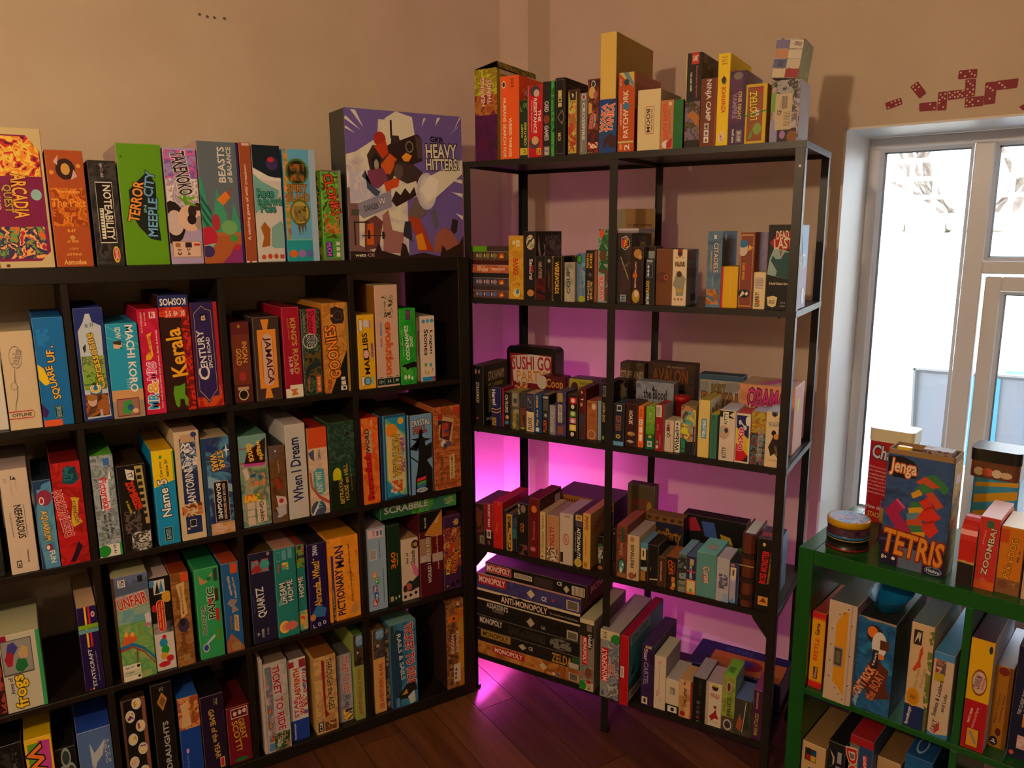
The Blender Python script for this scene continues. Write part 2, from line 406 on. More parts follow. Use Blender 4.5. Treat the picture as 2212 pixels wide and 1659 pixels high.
def branch(mb, p, d, L, r, n):
    pts = [p]; q = Vector(p); d = Vector(d).normalized()
    for _ in range(4):
        d = (d + Vector((random.uniform(-.3, .3), random.uniform(-.3, .3), random.uniform(-.08, .3)))).normalized(); q = q + d * L / 4; pts.append(tuple(q))
    mb.tube(pts, [r * (1 - .15 * i) for i in range(5)], BARK, 6)
    if n:
        for _ in range(3): branch(mb, pts[random.choice((2, 3, 4))], d + Vector((random.uniform(-1, 1), random.uniform(-1, 1), random.uniform(-.2, .6))), L * .7, r * .55, n - 1)
tk = MB(); tk.tube([(0, 0, 0), (.02, .02, .9), (-.02, 0, 1.7)], [.09, .075, .06], BARK, 8); tk.build('trunk', tree)
br = MB()
for k in range(5): branch(br, (-.02, 0, 1.5 + .04 * k), (math.cos(k * 1.3), math.sin(k * 1.3), .8), 1.1, .045, 2)
br.build('branches', tree)
STEEL = mat('8a9098', 0.4, 0.5, 0.6, name='grey_metal_tube'); SLING = mat('8d95a3', 0.7, 0.2, name='grey_sling')
def garden_chair(u, v, rz, label, stripe):
    c = W(bpy.data.objects.new('garden_chair', None), u, v, -0.06, rz); COL.objects.link(c); tag(c, label, 'chair', 'chairs on the patio')
    for x in (0, 0.5):
        MB().tube([(x, 0.02, 0), (x, 0.06, 0.42), (x, -0.1, 0.93)], 0.013, STEEL).build('leg', c); MB().tube([(x, 0.5, 0), (x, 0.46, 0.42), (x, 0.06, 0.42)], 0.013, STEEL).build('leg', c)
    MB().tube([(0, -0.1, 0.93), (0.5, -0.1, 0.93)], 0.013, STEEL).build('top_rail', c)
    bk = MB(); bk.poly([(0.01, 0.05, 0.44), (0.49, 0.05, 0.44), (0.49, -0.095, 0.92), (0.01, -0.095, 0.92)], SLING)
    if stripe: bk.poly([(0.2, 0.043, 0.44), (0.36, 0.043, 0.44), (0.36, -0.102, 0.92), (0.2, -0.102, 0.92)], mat('5aa6dc', 0.7))
    bk.build('backrest', c)
    MB().box((0.01, 0.06, 0.415), (0.49, 0.46, 0.422), SLING).build('seat', c)
garden_chair(1.07, 1.9, 0.05, 'grey sling garden chair with a pale blue stripe', True)
garden_chair(1.75, 1.55, -0.1, 'plain grey sling garden chair beside the blue table', False)
tb = W(bpy.data.objects.new('patio_table', None), 1.36, 2.3, -0.06); COL.objects.link(tb); tag(tb, 'patio table under a bright blue patterned cloth', 'table')
MB().box((0, 0, 0.6), (1.1, 0.7, 0.78), mat('3f78c4', 0.7)).build('tablecloth', tb)
for x in (0.06, 1.0):
    for y in (0.06, 0.6): MB().tube([(x, y, 0), (x, y, 0.6)], 0.02, STEEL).build('leg', tb)
# ------------------------------------------------------------------ black cube bookcase
BLK = noisy('black_brown_veneer', '15110f', '1d1815', 30, 0.38, 0.45, 0.05, (1, 1, 12))
Tk, tk_ = 0.038, 0.016; Cc = (1.47 - 2 * Tk - 3 * tk_) / 4; DEP = 0.39
def cube_unit(name, U, rows, cols, m, label, cat):
    Wd = 2 * Tk + cols * Cc + (cols - 1) * tk_; Ht = 2 * Tk + rows * Cc + (rows - 1) * tk_
    r = bpy.data.objects.new(name, None); COL.objects.link(r); r.location = wpos(U, 0, 0, 0); r.rotation_euler = (0, 0, UNIT[U][1]); tag(r, label, cat)
    ch = lambda a, b, nm: MB().cham(a, b, 0.0012, m, m, m, m).build(nm, r)
    ch((0, 0, 0), (Tk, DEP, Ht), 'side_panel'); ch((Wd - Tk, 0, 0), (Wd, DEP, Ht), 'side_panel')
    ch((Tk, 0, Ht - Tk), (Wd - Tk, DEP, Ht), 'top_panel'); ch((Tk, 0, 0), (Wd - Tk, DEP, Tk), 'bottom_panel')
    for i in range(1, rows):
        z = Ht - Tk - i * Cc - (i - 1) * tk_; ch((Tk, 0, z - tk_), (Wd - Tk, DEP, z), 'shelf')
    for i in range(rows):
        z1 = Ht - Tk - i * (Cc + tk_); z0 = z1 - Cc
        for j in range(1, cols):
            x = Tk + j * Cc + (j - 1) * tk_; ch((x, 0.001, z0), (x + tk_, DEP, z1), 'divider')
    return r
cube_unit('cube_bookcase', 'K', 4, 4, BLK, 'tall black cube bookcase packed with board games along the wall', 'bookcase')
GRN = noisy('green_lacquer', '12521d', '145a20', 3, 0.22, 0.5)
cube_unit('cube_storage_unit', 'G', 2, 2, GRN, 'glossy green cube storage unit under the window', 'storage unit')

# ------------------------------------------------------------------ black metal rack
MET = mat('15120f', 0.42, 0.5, 0.0, name='black_powder_coat'); SHB = noisy('dark_shelf_board', '1c1613', '26201b', 30, 0.4, 0.4)
PWd, RT, DM = 0.0235, 0.0165, 0.3538; X1, X2 = 0.48329, 0.99241; LEV = [0.13620, 0.52848, 0.93431, 1.34543, 1.75537]
rk = bpy.data.objects.new('metal_rack', None); COL.objects.link(rk); rk.location = wpos('M', 0, 0, 0); rk.rotation_euler = (0, 0, UNIT['M'][1])
tag(rk, 'tall black metal rack with five shelves of small games', 'shelving rack')
for x, sg in ((0, 1), (X1, 1), (X2, -1)):
    for y, sy in ((0, 1), (DM, -1)):
        p = MB(); xa, xb = sorted((x, x + sg * PWd)); ya, yb = sorted((y, y + sy * 0.002)); xc, xd = sorted((x, x + sg * 0.002)); yc, yd = sorted((y, y + sy * PWd))
        p.box((xa, ya, 0), (xb, yb, LEV[4]), MET)
        if x != X1: p.box((xc, yc, 0), (xd, yd, LEV[4]), MET)
        p.build('post', rk)
for i, z in enumerate(LEV):
    s_ = MB().box((0.003, 0.003, z - 0.005), (X2 - 0.003, DM - 0.003, z), SHB).build('shelf_board', rk)
    f_ = MB()
    f_.box((0, -0.0015, z - RT), (X2, 0.0015, z), MET); f_.box((0, DM - 0.0015, z - RT), (X2, DM + 0.0015, z), MET)
    f_.box((-0.0015, 0, z - RT), (0.0015, DM, z), MET); f_.box((X2 - 0.0015, 0, z - RT), (X2 + 0.0015, DM, z), MET)
    f_.box((X1 + 0.004, 0.002, z - RT), (X1 + 0.008, DM - 0.002, z - 0.005), MET)
    f_.build('shelf_frame', rk)
    for x in (0.034, X2 - 0.04): MB().lathe([(0.004, z - RT - 0.003), (0.004, z - RT)], MET, 10, (x, 0.006)).build('bolt', rk)
# gusset plates under the fourth level, and studs on the posts
for x, sg in ((0.0, 1), (X2, -1)):
    MB().prism([(x, LEV[1] - RT), (x + sg * 0.068, LEV[1] - RT), (x + sg * 0.062, LEV[1] - RT - 0.012), (x + sg * 0.024, LEV[1] - RT - 0.06), (x, LEV[1] - RT - 0.06)], 0.0025, 0.0045, MET).build('gusset_plate', rk)
for x in (X2 - 0.011,): MB().box((x - .003, -0.0022, LEV[4] - 0.062), (x + .003, -0.0014, LEV[4] - 0.056), mat('cfc8b8', .3)).build('stud', rk)
for x, y in ((0.012, 0.012), (X1 + 0.012, 0.012), (X2 - 0.012, 0.012)): MB().lathe([(0.012, 0), (0.012, 0.012)], MET, 12, (x, y)).build('foot', rk)

# ------------------------------------------------------------------ the games: row, u, v, z, width, depth, height, description, colour, print
X('KT', 0.2641, 0.0120, 1.4700, 0.1071, 0.3000, 0.3100, 'cream box with maroon fantasy panel and gold lettering', 'dc9', [R(0, .05, .95, .95, '815'), A(.02, .66, .93, .94, '914 f93 fd5 d33 613', 18), A(.02, .07, .88, .3, 'b25 fb6 436 7a5 f63', 20), P([(.72,.95), (.95,.95), (.95,.84)], 'dc9'), P([(.76,.05), (.95,.05), (.95,.12)], 'dc9'), T('ARCADIA', .36, .36, .64, .68, -90, 'fb4', '611'), T('QUEST', .18, .4, .36, .6, -90, 'ca5', '411'), T('INFERNO', .05, .42, .15, .6, -90, 'ecb'), E(.8, .53, .1, .04, '9cc'), E(.14, .02, .04, .012, '644')])
X('KT', 0.3748, 0.0120, 1.4700, 0.0767, 0.2662, 0.2662, 'rust brown box with black emblem and orange lettering', 'b52', [A(.05, .35, .95, .68, 'c61 e82 a41 c62', 9), E(.5, .84, .26, .09, '311'), E(.5, .84, .12, .05, 'da5'), P([(.2,.9), (.34,.96), (.3,.87)], 'dbb'), P([(.62,.75), (.8,.78), (.72,.84)], 'dbb'), E(.85, .87, .06, .018, 'ea4'), E(.13, .81, .06, .018, 'ea4'), T('Werewolves', .2, .635, .82, .67, 0, 'fb5'), T('The Pact', .04, .52, .96, .59, 0, 'fa3'), T('2-7', .4, .4, .55, .43, 0, 'fb5'), T('8-47', .38, .3, .6, .33, 0, 'fb5'), E(.5, .255, .07, .02, 'da5'), T('60 MINS', .35, .21, .65, .235, 0, 'fb5'), T('A GAME', .38, .15, .62, .17, 0, 'fb5'), T('and friends', .3, .1, .7, .125, 0, 'fb5'), T('Asmodee', .2, .02, .8, .065, 0, 'fc7')])
X('KT', 0.4596, 0.0200, 1.4700, 0.0599, 0.2473, 0.2473, 'black box with white piano key title panel', '222', [A(.02, .02, .98, .98, '222 333 444 1c1c1c', 5), T('ages 12 - adult', .4, .84, .55, .97, -90, 'cbb'), R(.2, .22, .8, .8, 'ddd'), R(.215, .23, .785, .79, '100'), T('NOTEABILITY', .45, .25, .74, .77, -90, 'eed'), R(.28, .26, .42, .55, 'eed'), R(.28, .28, .38, .288, '100'), R(.28, .308, .38, .316, '100'), R(.28, .336, .38, .344, '100'), R(.28, .364, .38, .372, '100'), R(.28, .392, .38, .4, '100'), R(.28, .42, .38, .428, '100'), R(.28, .448, .38, .456, '100'), R(.28, .476, .38, .484, '100'), R(.28, .504, .38, .512, '100'), R(.28, .532, .38, .54, '100'), E(.73, .11, .13, .08, 'ec3'), E(.73, .11, .1, .06, 'c23'), T('CHEATWELL', .68, .06, .78, .16, -90, 'fff')], s='333')
X('KT', 0.5234, 0.0200, 1.4700, 0.0988, 0.2896, 0.2896, 'plain grass green box with cracked blue and orange title', '6a1', [P([(.2,.62), (.42,.7), (.66,.78), (.82,.68), (.8,.42), (.84,.2), (.6,.22), (.36,.32), (.2,.44)], '122'), T('TERROR', .22, .36, .47, .7, 78, 'fa4', '300'), T('IN', .5, .44, .57, .5, 90, '8cc'), T('MEEPLE', .58, .24, .8, .56, 86, '7be', '012'), T('CITY', .56, .57, .78, .78, 80, '7be', '012'), T('m', .08, .88, .12, .9, 0, '351')], s='baa', t='6a1')
X('KT', 0.6263, 0.0200, 1.4700, 0.0772, 0.2849, 0.2849, 'pale violet box with black and white panda picture', 'bad', [A(.02, .72, .98, .98, 'b8d e6b 86c a9d d6a', 9), A(.02, .5, .98, .74, 'dcd bac eee caa', 7), E(.1, .36, .42, .19, '211'), E(.2, .36, .27, .11, 'dcc'), E(.68, .4, .38, .115, 'ecb'), E(.75, .46, .13, .055, '322'), E(.95, .36, .15, .06, 'a99'), E(.72, .39, .14, .045, '211'), E(.93, .5, .12, .035, '322'), P([(.25,.6), (.6,.56), (.95,.5), (.6,.52)], '7a2'), P([(.5,.64), (.62,.62), (.58,.5), (.5,.54)], '6a2'), P([(.55,.58), (.96,.59), (.7,.55)], '7b3'), T('TAKENOKO', .3, .6, .74, .97, -82, '323', 'eee'), R(.06, .06, .94, .2, 'b95'), R(.08, .065, .92, .195, 'ecb'), T('2-4', .5, .08, .6, .14, -90, '322'), T('13', .2, .08, .32, .13, -90, '322'), R(.15, .15, .3, .185, 'a74'), R(.45, .145, .65, .19, '322'), R(.72, .16, .9, .18, 'c32')])
X('KT', 0.7063, 0.0200, 1.4700, 0.1001, 0.3000, 0.3045, 'slate blue box with paper cut forest and creatures', '678', [R(0, 0, .94, .23, 'b63'), A(0, .23, .94, .28, 'b74 a63', 5), P([(0,.7), (.05,.72), (.22,.36), (.3,.26), (0,.26)], '3a8'), P([(.4,.62), (.62,.4), (.6,.26), (.22,.26)], '4a8'), P([(.8,.5), (.93,.34), (.93,.26), (.68,.26)], '4a8'), P([(0,.58), (.12,.5), (.24,.44), (.24,.4), (.12,.46), (0,.53)], '265'), P([(0,.5), (.12,.42), (.24,.36), (.24,.32), (.12,.38), (0,.45)], '265'), P([(0,.42), (.12,.34), (.24,.28), (.24,.24), (.12,.3), (0,.37)], '265'), E(.14, .22, .2, .09, 'c24'), P([(0,.15), (.3,.17), (.2,.13)], '8dc'), E(.34, .34, .1, .07, 'b34'), E(.66, .3, .2, .06, '7b7'), E(.75, .21, .1, .03, '4a5'), P([(.4,.53), (.62,.6), (.74,.55), (.55,.48)], 'e83'), P([(.68,.58), (.78,.64), (.72,.56)], 'c42'), P([(.42,0), (.94,0), (.94,.15), (.78,.16), (.64,.07)], '938'), E(.82, .13, .08, .025, 'c32'), E(.1, .1, .15, .05, '437'), T('BEASTS', .48, .67, .66, .96, 90, 'eee'), T('of BALANCE', .7, .67, .82, .96, 90, 'eee'), R(.945, 0, 1, 1, '326')], s='caa')
X('KT', 0.8095, 0.0200, 1.4700, 0.0290, 0.3000, 0.3059, 'narrow brown box with white slogan reading upward', 'a53', [R(.25, .975, .9, .995, 'ecc'), T('A stacking game of wild creation!', .28, .19, .62, .82, 90, 'fdc'), R(0, 0, .3, .012, 'fee'), R(.5, 0, .9, .012, 'fee')])
X('KT', 0.8415, 0.0200, 1.4700, 0.0721, 0.3000, 0.3018, 'snowy box with night sky and teal ice lettering', 'ddd', [R(0, .73, 1, 1, '123'), P([(0,.73), (0,.81), (.55,.74), (1,.72), (1,.7), (.5,.7)], 'eee'), E(.7, .85, .22, .06, '436'), E(.66, .88, .12, .02, 'c33'), P([(0,.42), (0,.76), (.25,.7), (.9,.62), (.8,.52), (.4,.5)], '7bb'), T('Race', .1, .56, .7, .63, 0, '4a9', '122'), T('to the North', .1, .49, .98, .56, 0, '4a9', '122'), T('Pole', .2, .43, .75, .5, 0, '4a9', '122'), P([(.15,.3), (.3,.35), (.5,.29), (.45,.14), (.15,.13), (.25,.22)], 'a62'), P([(.5,.14), (.55,.3), (.9,.36), (1,.32), (1,.12), (.6,.12)], '8bb'), E(.2, .045, .08, .022, 'c52'), E(.43, .05, .08, .022, 'd42'), E(.65, .05, .08, .022, 'c52'), R(.8, .03, .95, .065, 'c44')])
X('KT', 0.9215, 0.0200, 1.4700, 0.0867, 0.2962, 0.2962, 'sky blue box with mossy oval medallions', '6be', [R(.8, 0, 1, 1, 'ace'), A(0, 0, .14, 1, 'c84 8a4 e95 6b8 c55', 10), R(0, 0, .8, .2, '2ab'), R(0, .19, .8, .2, '8cc'), E(.42, .8, .36, .12, '573'), E(.42, .8, .3, .1, '221'), A(.2, .72, .64, .87, '221 653 a62 432', 8), T('SPIRIT', .1, .62, .7, .69, 0, 'b83', '642'), T('ISLAND', .08, .54, .76, .61, 0, 'b83', '642'), E(.45, .44, .32, .12, '672'), E(.45, .44, .27, .1, 'ba5'), A(.25, .36, .64, .5, '542 984 763 321', 9), P([(.35,.34), (.4,.22), (.45,.34), (.5,.24), (.55,.34), (.6,.25), (.62,.35)], '653'), E(.17, .07, .14, .035, 'd73'), E(.45, .07, .12, .035, 'a7c'), E(.7, .07, .11, .035, '67c')])
X('KT', 1.0140, 0.0350, 1.4700, 0.0073, 0.2429, 0.2429, 'thin olive and yellow striped box', '7a3', [A(0, 0, 1, 1, '9b4 da5 563 bc5', 7)])
X('KT', 1.0221, 0.0200, 1.4700, 0.0575, 0.2452, 0.2452, 'small green box with orange angular title', '5a3', [A(.02, .25, .98, .98, '675 5a3 8c4 452 6b3', 6), R(0, 0, 1, .02, '776'), R(0, .98, 1, 1, '776'), R(.86, 0, 1, 1, '998'), T('CLONK!', .28, .52, .76, .96, -78, 'e52', '300'), A(.1, .3, .8, .52, 'b52 6a3 d84 632', 10), R(.12, .04, .42, .21, '23a'), T('HUCH!', .15, .05, .38, .2, -90, 'e6c'), R(.62, .04, .8, .09, 'eee'), R(.62, .11, .8, .15, 'eee'), R(.62, .17, .8, .21, 'eee')])
X('KT', 1.1009, 0.0300, 1.4700, 0.3679, 0.1200, 0.4155, 'large violet box with giant orange robot and clouds', '76b', [A(0, 0, .5, .95, 'eed eed ddd cbc', 3), R(0, .94, 1, 1, '76b'), P([(.5,1), (1,1), (1,.24), (.83,.3), (.75,.45), (.66,.38), (.6,.5), (.68,.62), (.6,.7), (.56,.86)], '76b'), P([(0,1), (.28,1), (.26,.82), (.08,.72), (0,.7)], '76b'), P([(.28,.8), (.33,.95), (.42,1), (.56,.97), (.58,.85), (.5,.78)], 'eed'), P([(.05,.99), (.09,.99), (.15,.88)], 'eee'), P([(0,.93), (.01,.95), (.13,.86)], 'eee'), P([(0,.87), (.01,.885), (.08,.84)], 'eee'), P([(.78,.98), (.81,.98), (.76,.92)], 'eee'), P([(.66,.97), (.68,.97), (.64,.91)], 'eee'), P([(.96,.92), (.98,.94), (.87,.85)], 'eee'), P([(.98,.99), (1,1), (.93,.9)], 'eee'), P([(1,.56), (1,.53), (.86,.56)], 'eee'), P([(1,.46), (1,.43), (.9,.47)], 'eee'), P([(1,.3), (1,.27), (.93,.32)], 'eee'), P([(0,0), (0,.48), (.06,.5), (.09,.4), (.08,.1), (.2,.05)], '866'), P([(.28,.04), (.28,.3), (.33,.34), (.36,.2), (.46,.18), (.44,.04)], 'a77'), P([(.72,.04), (.74,.16), (.82,.22), (.9,.18), (.96,.1), (.95,.03)], 'a65'), A(.02, .38, .28, .6, 'ddd cce eee', 4), P([(.17,.7), (.22,.77), (.32,.76), (.4,.8), (.42,.62), (.36,.52), (.2,.55)], '433'), P([(.34,.73), (.36,.78), (.6,.86), (.64,.83), (.64,.68), (.46,.62), (.38,.64)], '322'), P([(.58,.85), (.64,.83), (.64,.7), (.6,.69)], '544'), E(.53, .77, .035, .04, '887'), E(.53, .77, .026, .03, '322'), P([(.46,.7), (.5,.73), (.55,.71), (.52,.67), (.48,.67)], 'fa3'), R(.37, .82, .385, .94, '211'), P([(.37,.78), (.45,.8), (.44,.84), (.38,.84)], '433'), E(.28, .81, .05, .05, 'b32'), P([(.23,.76), (.33,.8), (.35,.72), (.3,.68)], 'c42'), P([(.28,.64), (.36,.72), (.42,.68), (.36,.58), (.3,.58)], 'd62'), P([(.2,.67), (.24,.72), (.28,.68), (.27,.6), (.22,.58)], '222'), E(.245, .64, .02, .035, 'aa9'), P([(.17,.6), (.3,.62), (.34,.54), (.25,.48), (.17,.5)], '846'), P([(.3,.52), (.44,.57), (.42,.49), (.32,.46)], 'd52'), P([(.12,.56), (.15,.6), (.16,.48), (.24,.42), (.27,.46), (.2,.5)], '457'), P([(.38,.58), (.4,.67), (.56,.65), (.64,.6), (.66,.5), (.5,.52), (.42,.55)], '433'), E(.43, .6, .04, .05, '655'), P([(.36,.44), (.36,.48), (.58,.54), (.6,.44), (.4,.38)], 'eed'), P([(.36,.4), (.4,.47), (.44,.44), (.48,.49), (.52,.45), (.56,.5), (.58,.44), (.4,.36)], '322'), P([(.08,.31), (.08,.38), (.36,.47), (.36,.36), (.12,.28)], '99b'), P([(.02,.3), (.03,.34), (.09,.34), (.08,.3)], '554'), T('DANGER', .13, .335, .25, .375, 14, '445'), T('W', .25, .375, .31, .42, 8, 'eee', '447'), P([(.12,.06), (.13,.26), (.22,.3), (.28,.26), (.24,.08)], '744'), P([(.14,.1), (.15,.24), (.2,.25), (.2,.1)], 'd62'), P([(.5,.3), (.56,.42), (.7,.42), (.66,.32), (.56,.24)], '766'), P([(.5,.3), (.6,.28), (.72,.05), (.58,.05), (.56,.16)], 'b42'), P([(.56,.16), (.62,.18), (.66,.06), (.58,.06)], 'e92'), P([(.45,.16), (.47,.26), (.52,.26), (.53,.12)], '334'), P([(.7,.33), (.74,.35), (.77,.24), (.74,.2), (.72,.26)], '667'), P([(.88,.2), (.9,.28), (.95,.27), (.94,.19), (.91,.17)], '322'), E(.67, .47, .09, .13, 'ccd'), E(.68, .47, .075, .115, 'dde'), P([(.6,.48), (.66,.56), (1,.7), (1,.6), (.74,.42), (.66,.38)], 'eed'), P([(.62,.48), (.7,.58), (.78,.55), (.76,.45), (.68,.4)], 'fff'), P([(0,0), (0,.06), (.2,.05), (.24,.12), (.26,.06), (.42,.02), (.44,.11), (.47,.1), (.5,.02), (.62,.04), (.78,.01), (.8,.09), (.84,.05), (.96,.1), (1,.16), (1,0)], '322'), R(.04, .1, .05, .26, '322'), R(.04, .25, .16, .258, '322'), R(.1, .16, .3, .166, '322'), R(.15, .14, .17, .2, '322'), R(.27, .14, .29, .19, '322'), T('weta', .04, .02, .13, .04, 0, 'eed'), T('CE', .14, .02, .2, .04, 0, 'caa'), T('GKR', .71, .81, .83, .85, -3, '112'), T('HEAVY', .67, .7, .95, .8, 2, 'eed', '211'), T('HITTERS!', .67, .62, .97, .7, 2, 'eed', '211')], s='444')
X('K11', 0.1996, 0.0254, 1.0955, 0.0391, 0.2700, 0.1508, 'plain white box at the picture edge', 'ddd', [])
X('K11', 0.2422, 0.0040, 1.0955, 0.0648, 0.2323, 0.2323, 'white box with pencil doodle and red pill outline', 'dca', [E(.42, .74, .2, .115, '777'), E(.42, .74, .185, .105, 'dca'), T('On the Back Burner', .3, .66, .58, .82, 74, '877'), P([(.36,.62), (.34,.62), (.3,.5), (.36,.44), (.32,.34), (.24,.26), (.2,.16), (.22,.16), (.27,.26), (.35,.34), (.39,.44), (.33,.5)], '777'), E(.27, .45, .1, .04, '888'), E(.27, .45, .085, .034, 'dca'), R(0, .115, .68, .125, 'c34'), R(0, .185, .68, .195, 'c34'), E(.7, .155, .1, .042, 'c34'), E(.7, .155, .085, .033, 'dca'), R(0, .125, .68, .185, 'dca'), T('OFFLINE', .1, .137, .7, .173, 0, '322')], t='cb9')
X('K11', 0.3094, 0.0051, 1.0955, 0.0629, 0.2600, 0.2600, 'blue box with yellow shape and upright yellow title', '17c', [P([(.02,.58), (.2,.54), (.38,.4), (.2,.38), (.02,.44)], 'fd2'), P([(0,.1), (0,.22), (.22,.14), (.1,.08)], '427'), P([(.02,0), (.02,.06), (.62,.06), (.62,0)], 'e63'), T('SQUARE', .34, .25, .62, .56, 98, 'fc4', '124'), T('UP!', .34, .59, .6, .74, 92, 'fc4', '124'), R(.4, .07, .68, .19, '134'), R(.41, .075, .67, .185, '7b9'), R(.42, .08, .66, .18, '134'), T('BIG POTATO GAMES', .46, .085, .62, .175, 90, 'ade'), A(.1, .7, .5, .9, '17c 28d 17c', 5)], t='16b')
X('K12', 0.3946, 0.0083, 1.0955, 0.0629, 0.2767, 0.2767, 'navy bordered box with landscape and gold lettering', '238', [P([(.12,.02), (.1,.6), (.1,.8), (.3,.88), (.4,.95), (.55,.95), (.6,.88), (.9,.84), (.88,.6), (.94,.03)], 'cde'), A(.12, .4, .9, .58, '797 9b5 684 ab7', 9), A(.12, .28, .9, .42, '6a3 8b4 573 9a5', 8), E(.5, .3, .18, .045, '253'), A(.1, .04, .9, .24, '422 643 a62 311', 6), E(.34, .18, .16, .05, 'dba'), E(.34, .21, .18, .03, 'a73'), E(.7, .12, .22, .07, 'a63'), T('Carcassonne', .42, .28, .72, .78, 97, 'ec4', '543'), R(.3, .24, .7, .32, '37b'), T('C', .32, .25, .66, .315, 90, 'ec3', 'fff'), T('70', .35, .83, .45, .86, 0, '246'), T('2-5', .52, .84, .64, .87, 0, '246'), P([(.2,.66), (.32,.69), (.3,.63), (.24,.61)], '332'), T('ZMAN', .56, .03, .66, .1, 90, 'eee')], t='239')
X('K12', 0.4593, 0.0000, 1.0955, 0.0699, 0.2360, 0.2360, 'sky blue box with white vertical title and tan base', '2ad', [R(0, 0, 1, .2, 'a98'), R(0, .18, 1, .3, 'da7'), P([(0,.98), (1,.76), (1,.77), (0,.99)], '6cd'), P([(0,.86), (1,.7), (1,.71), (0,.87)], '6cd'), T('MACHI KORO', .6, .27, .86, .98, -90, 'fff'), T('IDW', .28, .84, .46, .96, -90, 'eee'), A(.2, .74, .46, .82, '432 eca a63', 8), T('5TH', .5, .32, .62, .42, -90, 'ade'), R(.12, .02, .84, .21, '733'), R(.14, .03, .82, .2, 'a76'), P([(.26,.06), (.5,.03), (.64,.1), (.6,.19), (.34,.18)], '4a5'), E(.55, .11, .1, .035, '269'), E(.7, .07, .1, .025, 'eca')], t='19c')
X('K12', 0.5327, 0.0083, 1.0955, 0.0477, 0.2674, 0.2674, 'crimson box with rainbow title and ribbon scroll', 'c14', [A(0, 0, 1, 1, 'c14 d25 b13', 3), T('For 4 or more players', .1, .78, .24, .97, 90, 'fcc'), T('Ages 14 to adult', .3, .84, .4, .97, 90, 'fcc'), R(.56, .91, .86, .97, 'fdd'), T('R', .62, .915, .8, .965, 0, 'c14'), P([(.24,.52), (.24,.56), (.44,.6), (.36,.76), (.62,.78), (.52,.74), (.6,.56), (.46,.52)], 'fb3'), T('FAMILY EDITION', .4, .57, .52, .74, 88, 'a22'), T('MRS', .22, .33, .66, .5, 88, 'f5a', 'fff'), T('&', .2, .2, .7, .32, 88, 'fb3', 'fff'), T('MR', .16, .05, .66, .2, 88, '3ae', 'fff'), T('How well do you know your partner, family & friends?', .78, .05, .9, .8, 90, 'fdd')], t='911')
X('K12', 0.5833, 0.0139, 1.0955, 0.0708, 0.2978, 0.2978, 'black box with golden title and green elephant', '311', [R(0, .9, 1, 1, '237'), T('KOSMOS', .06, .915, .92, .975, 180, 'fff'), A(0, .82, 1, .9, 'c22 e52 911', 8), A(.72, 0, 1, .9, 'a11 711 d32 611', 9), R(.18, .81, .9, .88, 'd43'), T('2-5  8+  30', .22, .82, .86, .87, 0, 'fed'), T('Kerala', .2, .3, .74, .72, 95, 'fb2'), P([(.3,.06), (.25,.16), (.3,.22), (.5,.22), (.68,.24), (.64,.14), (.74,.1), (.7,.03), (.62,.05), (.6,.1), (.46,.1), (.44,.04), (.36,.03)], '6a2')], t='226')
X('K12', 0.6583, 0.0209, 1.0955, 0.0667, 0.2758, 0.2758, 'red box with indigo cartouche and white serif title', 'b22', [A(0, 0, 1, .2, 'b22 d52 c33', 5), R(.03, .1, .85, 1, '326'), P([(.03,.12), (.3,.09), (.45,.03), (.6,.09), (.85,.12), (.85,.9), (.3,.97), (.03,.9)], '326'), P([(.12,.16), (.12,.9), (.3,.94), (.42,.97), (.54,.94), (.76,.92), (.8,.16), (.6,.1), (.46,.05), (.32,.1)], 'ca7'), P([(.135,.165), (.135,.895), (.3,.935), (.42,.962), (.54,.935), (.745,.915), (.785,.165), (.6,.108), (.46,.06), (.32,.11)], '326'), T('ENTURY', .2, .38, .46, .74, 93, 'eee'), T('C', .14, .26, .56, .38, 93, 'eee'), T('SPICE ROAD', .52, .37, .66, .67, 93, 'eee'), R(.34, .82, .58, .89, '112'), T('B', .38, .83, .54, .88, 90, 'eca')], t='225')
X('K13', 0.7535, 0.0169, 1.0955, 0.0480, 0.2186, 0.2186, 'dull maroon box with faded gold title', '732', [R(0, .85, 1, 1, '622'), R(0, 0, 1, .23, '522'), T('INCAN', .56, .5, .84, .76, -90, 'da4'), T('GOLD', .22, .47, .5, .68, -90, 'da4'), E(.45, .95, .08, .02, 'a83'), E(.5, .33, .2, .06, 'a33'), E(.48, .1, .27, .07, 'dc9'), E(.48, .1, .22, .055, '210'), R(.18, .16, .78, .2, 'ca8')], t='521')
X('K13', 0.8104, 0.0088, 1.0955, 0.0687, 0.2297, 0.2297, 'black box with orange puzzle panel and cream scroll', '433', [P([(.14,.85), (.38,.85), (.3,.97), (.62,.97), (.54,.85), (.86,.85), (.86,.15), (.54,.14), (.62,.03), (.3,.03), (.38,.15), (.14,.15)], 'e93'), R(.32, .24, .7, .74, 'dba'), E(.51, .74, .19, .06, 'dba'), E(.51, .24, .19, .06, 'dba'), R(.28, .28, .3, .72, 'b62'), R(.72, .28, .74, .72, 'b62'), T('JAMAICA', .36, .2, .68, .76, -88, '512')], t='322')
X('K13', 0.8894, 0.0106, 1.0955, 0.0479, 0.2517, 0.2517, 'wine red box with gold serif title and white base', 'a13', [R(0, 0, 1, .14, 'eed'), R(0, .1, .25, .14, 'a13'), T("KING'S ROAD", .5, .26, .82, .88, -88, 'ca4'), T('REINER KNIZIA', .3, .64, .38, .88, -88, 'c84'), T('2-5 30 10+', .28, .26, .5, .46, -88, 'edd'), P([(.25,.09), (.7,.1), (.6,.06), (.75,.03), (.3,.02), (.4,.06)], 'd73')], t='812')
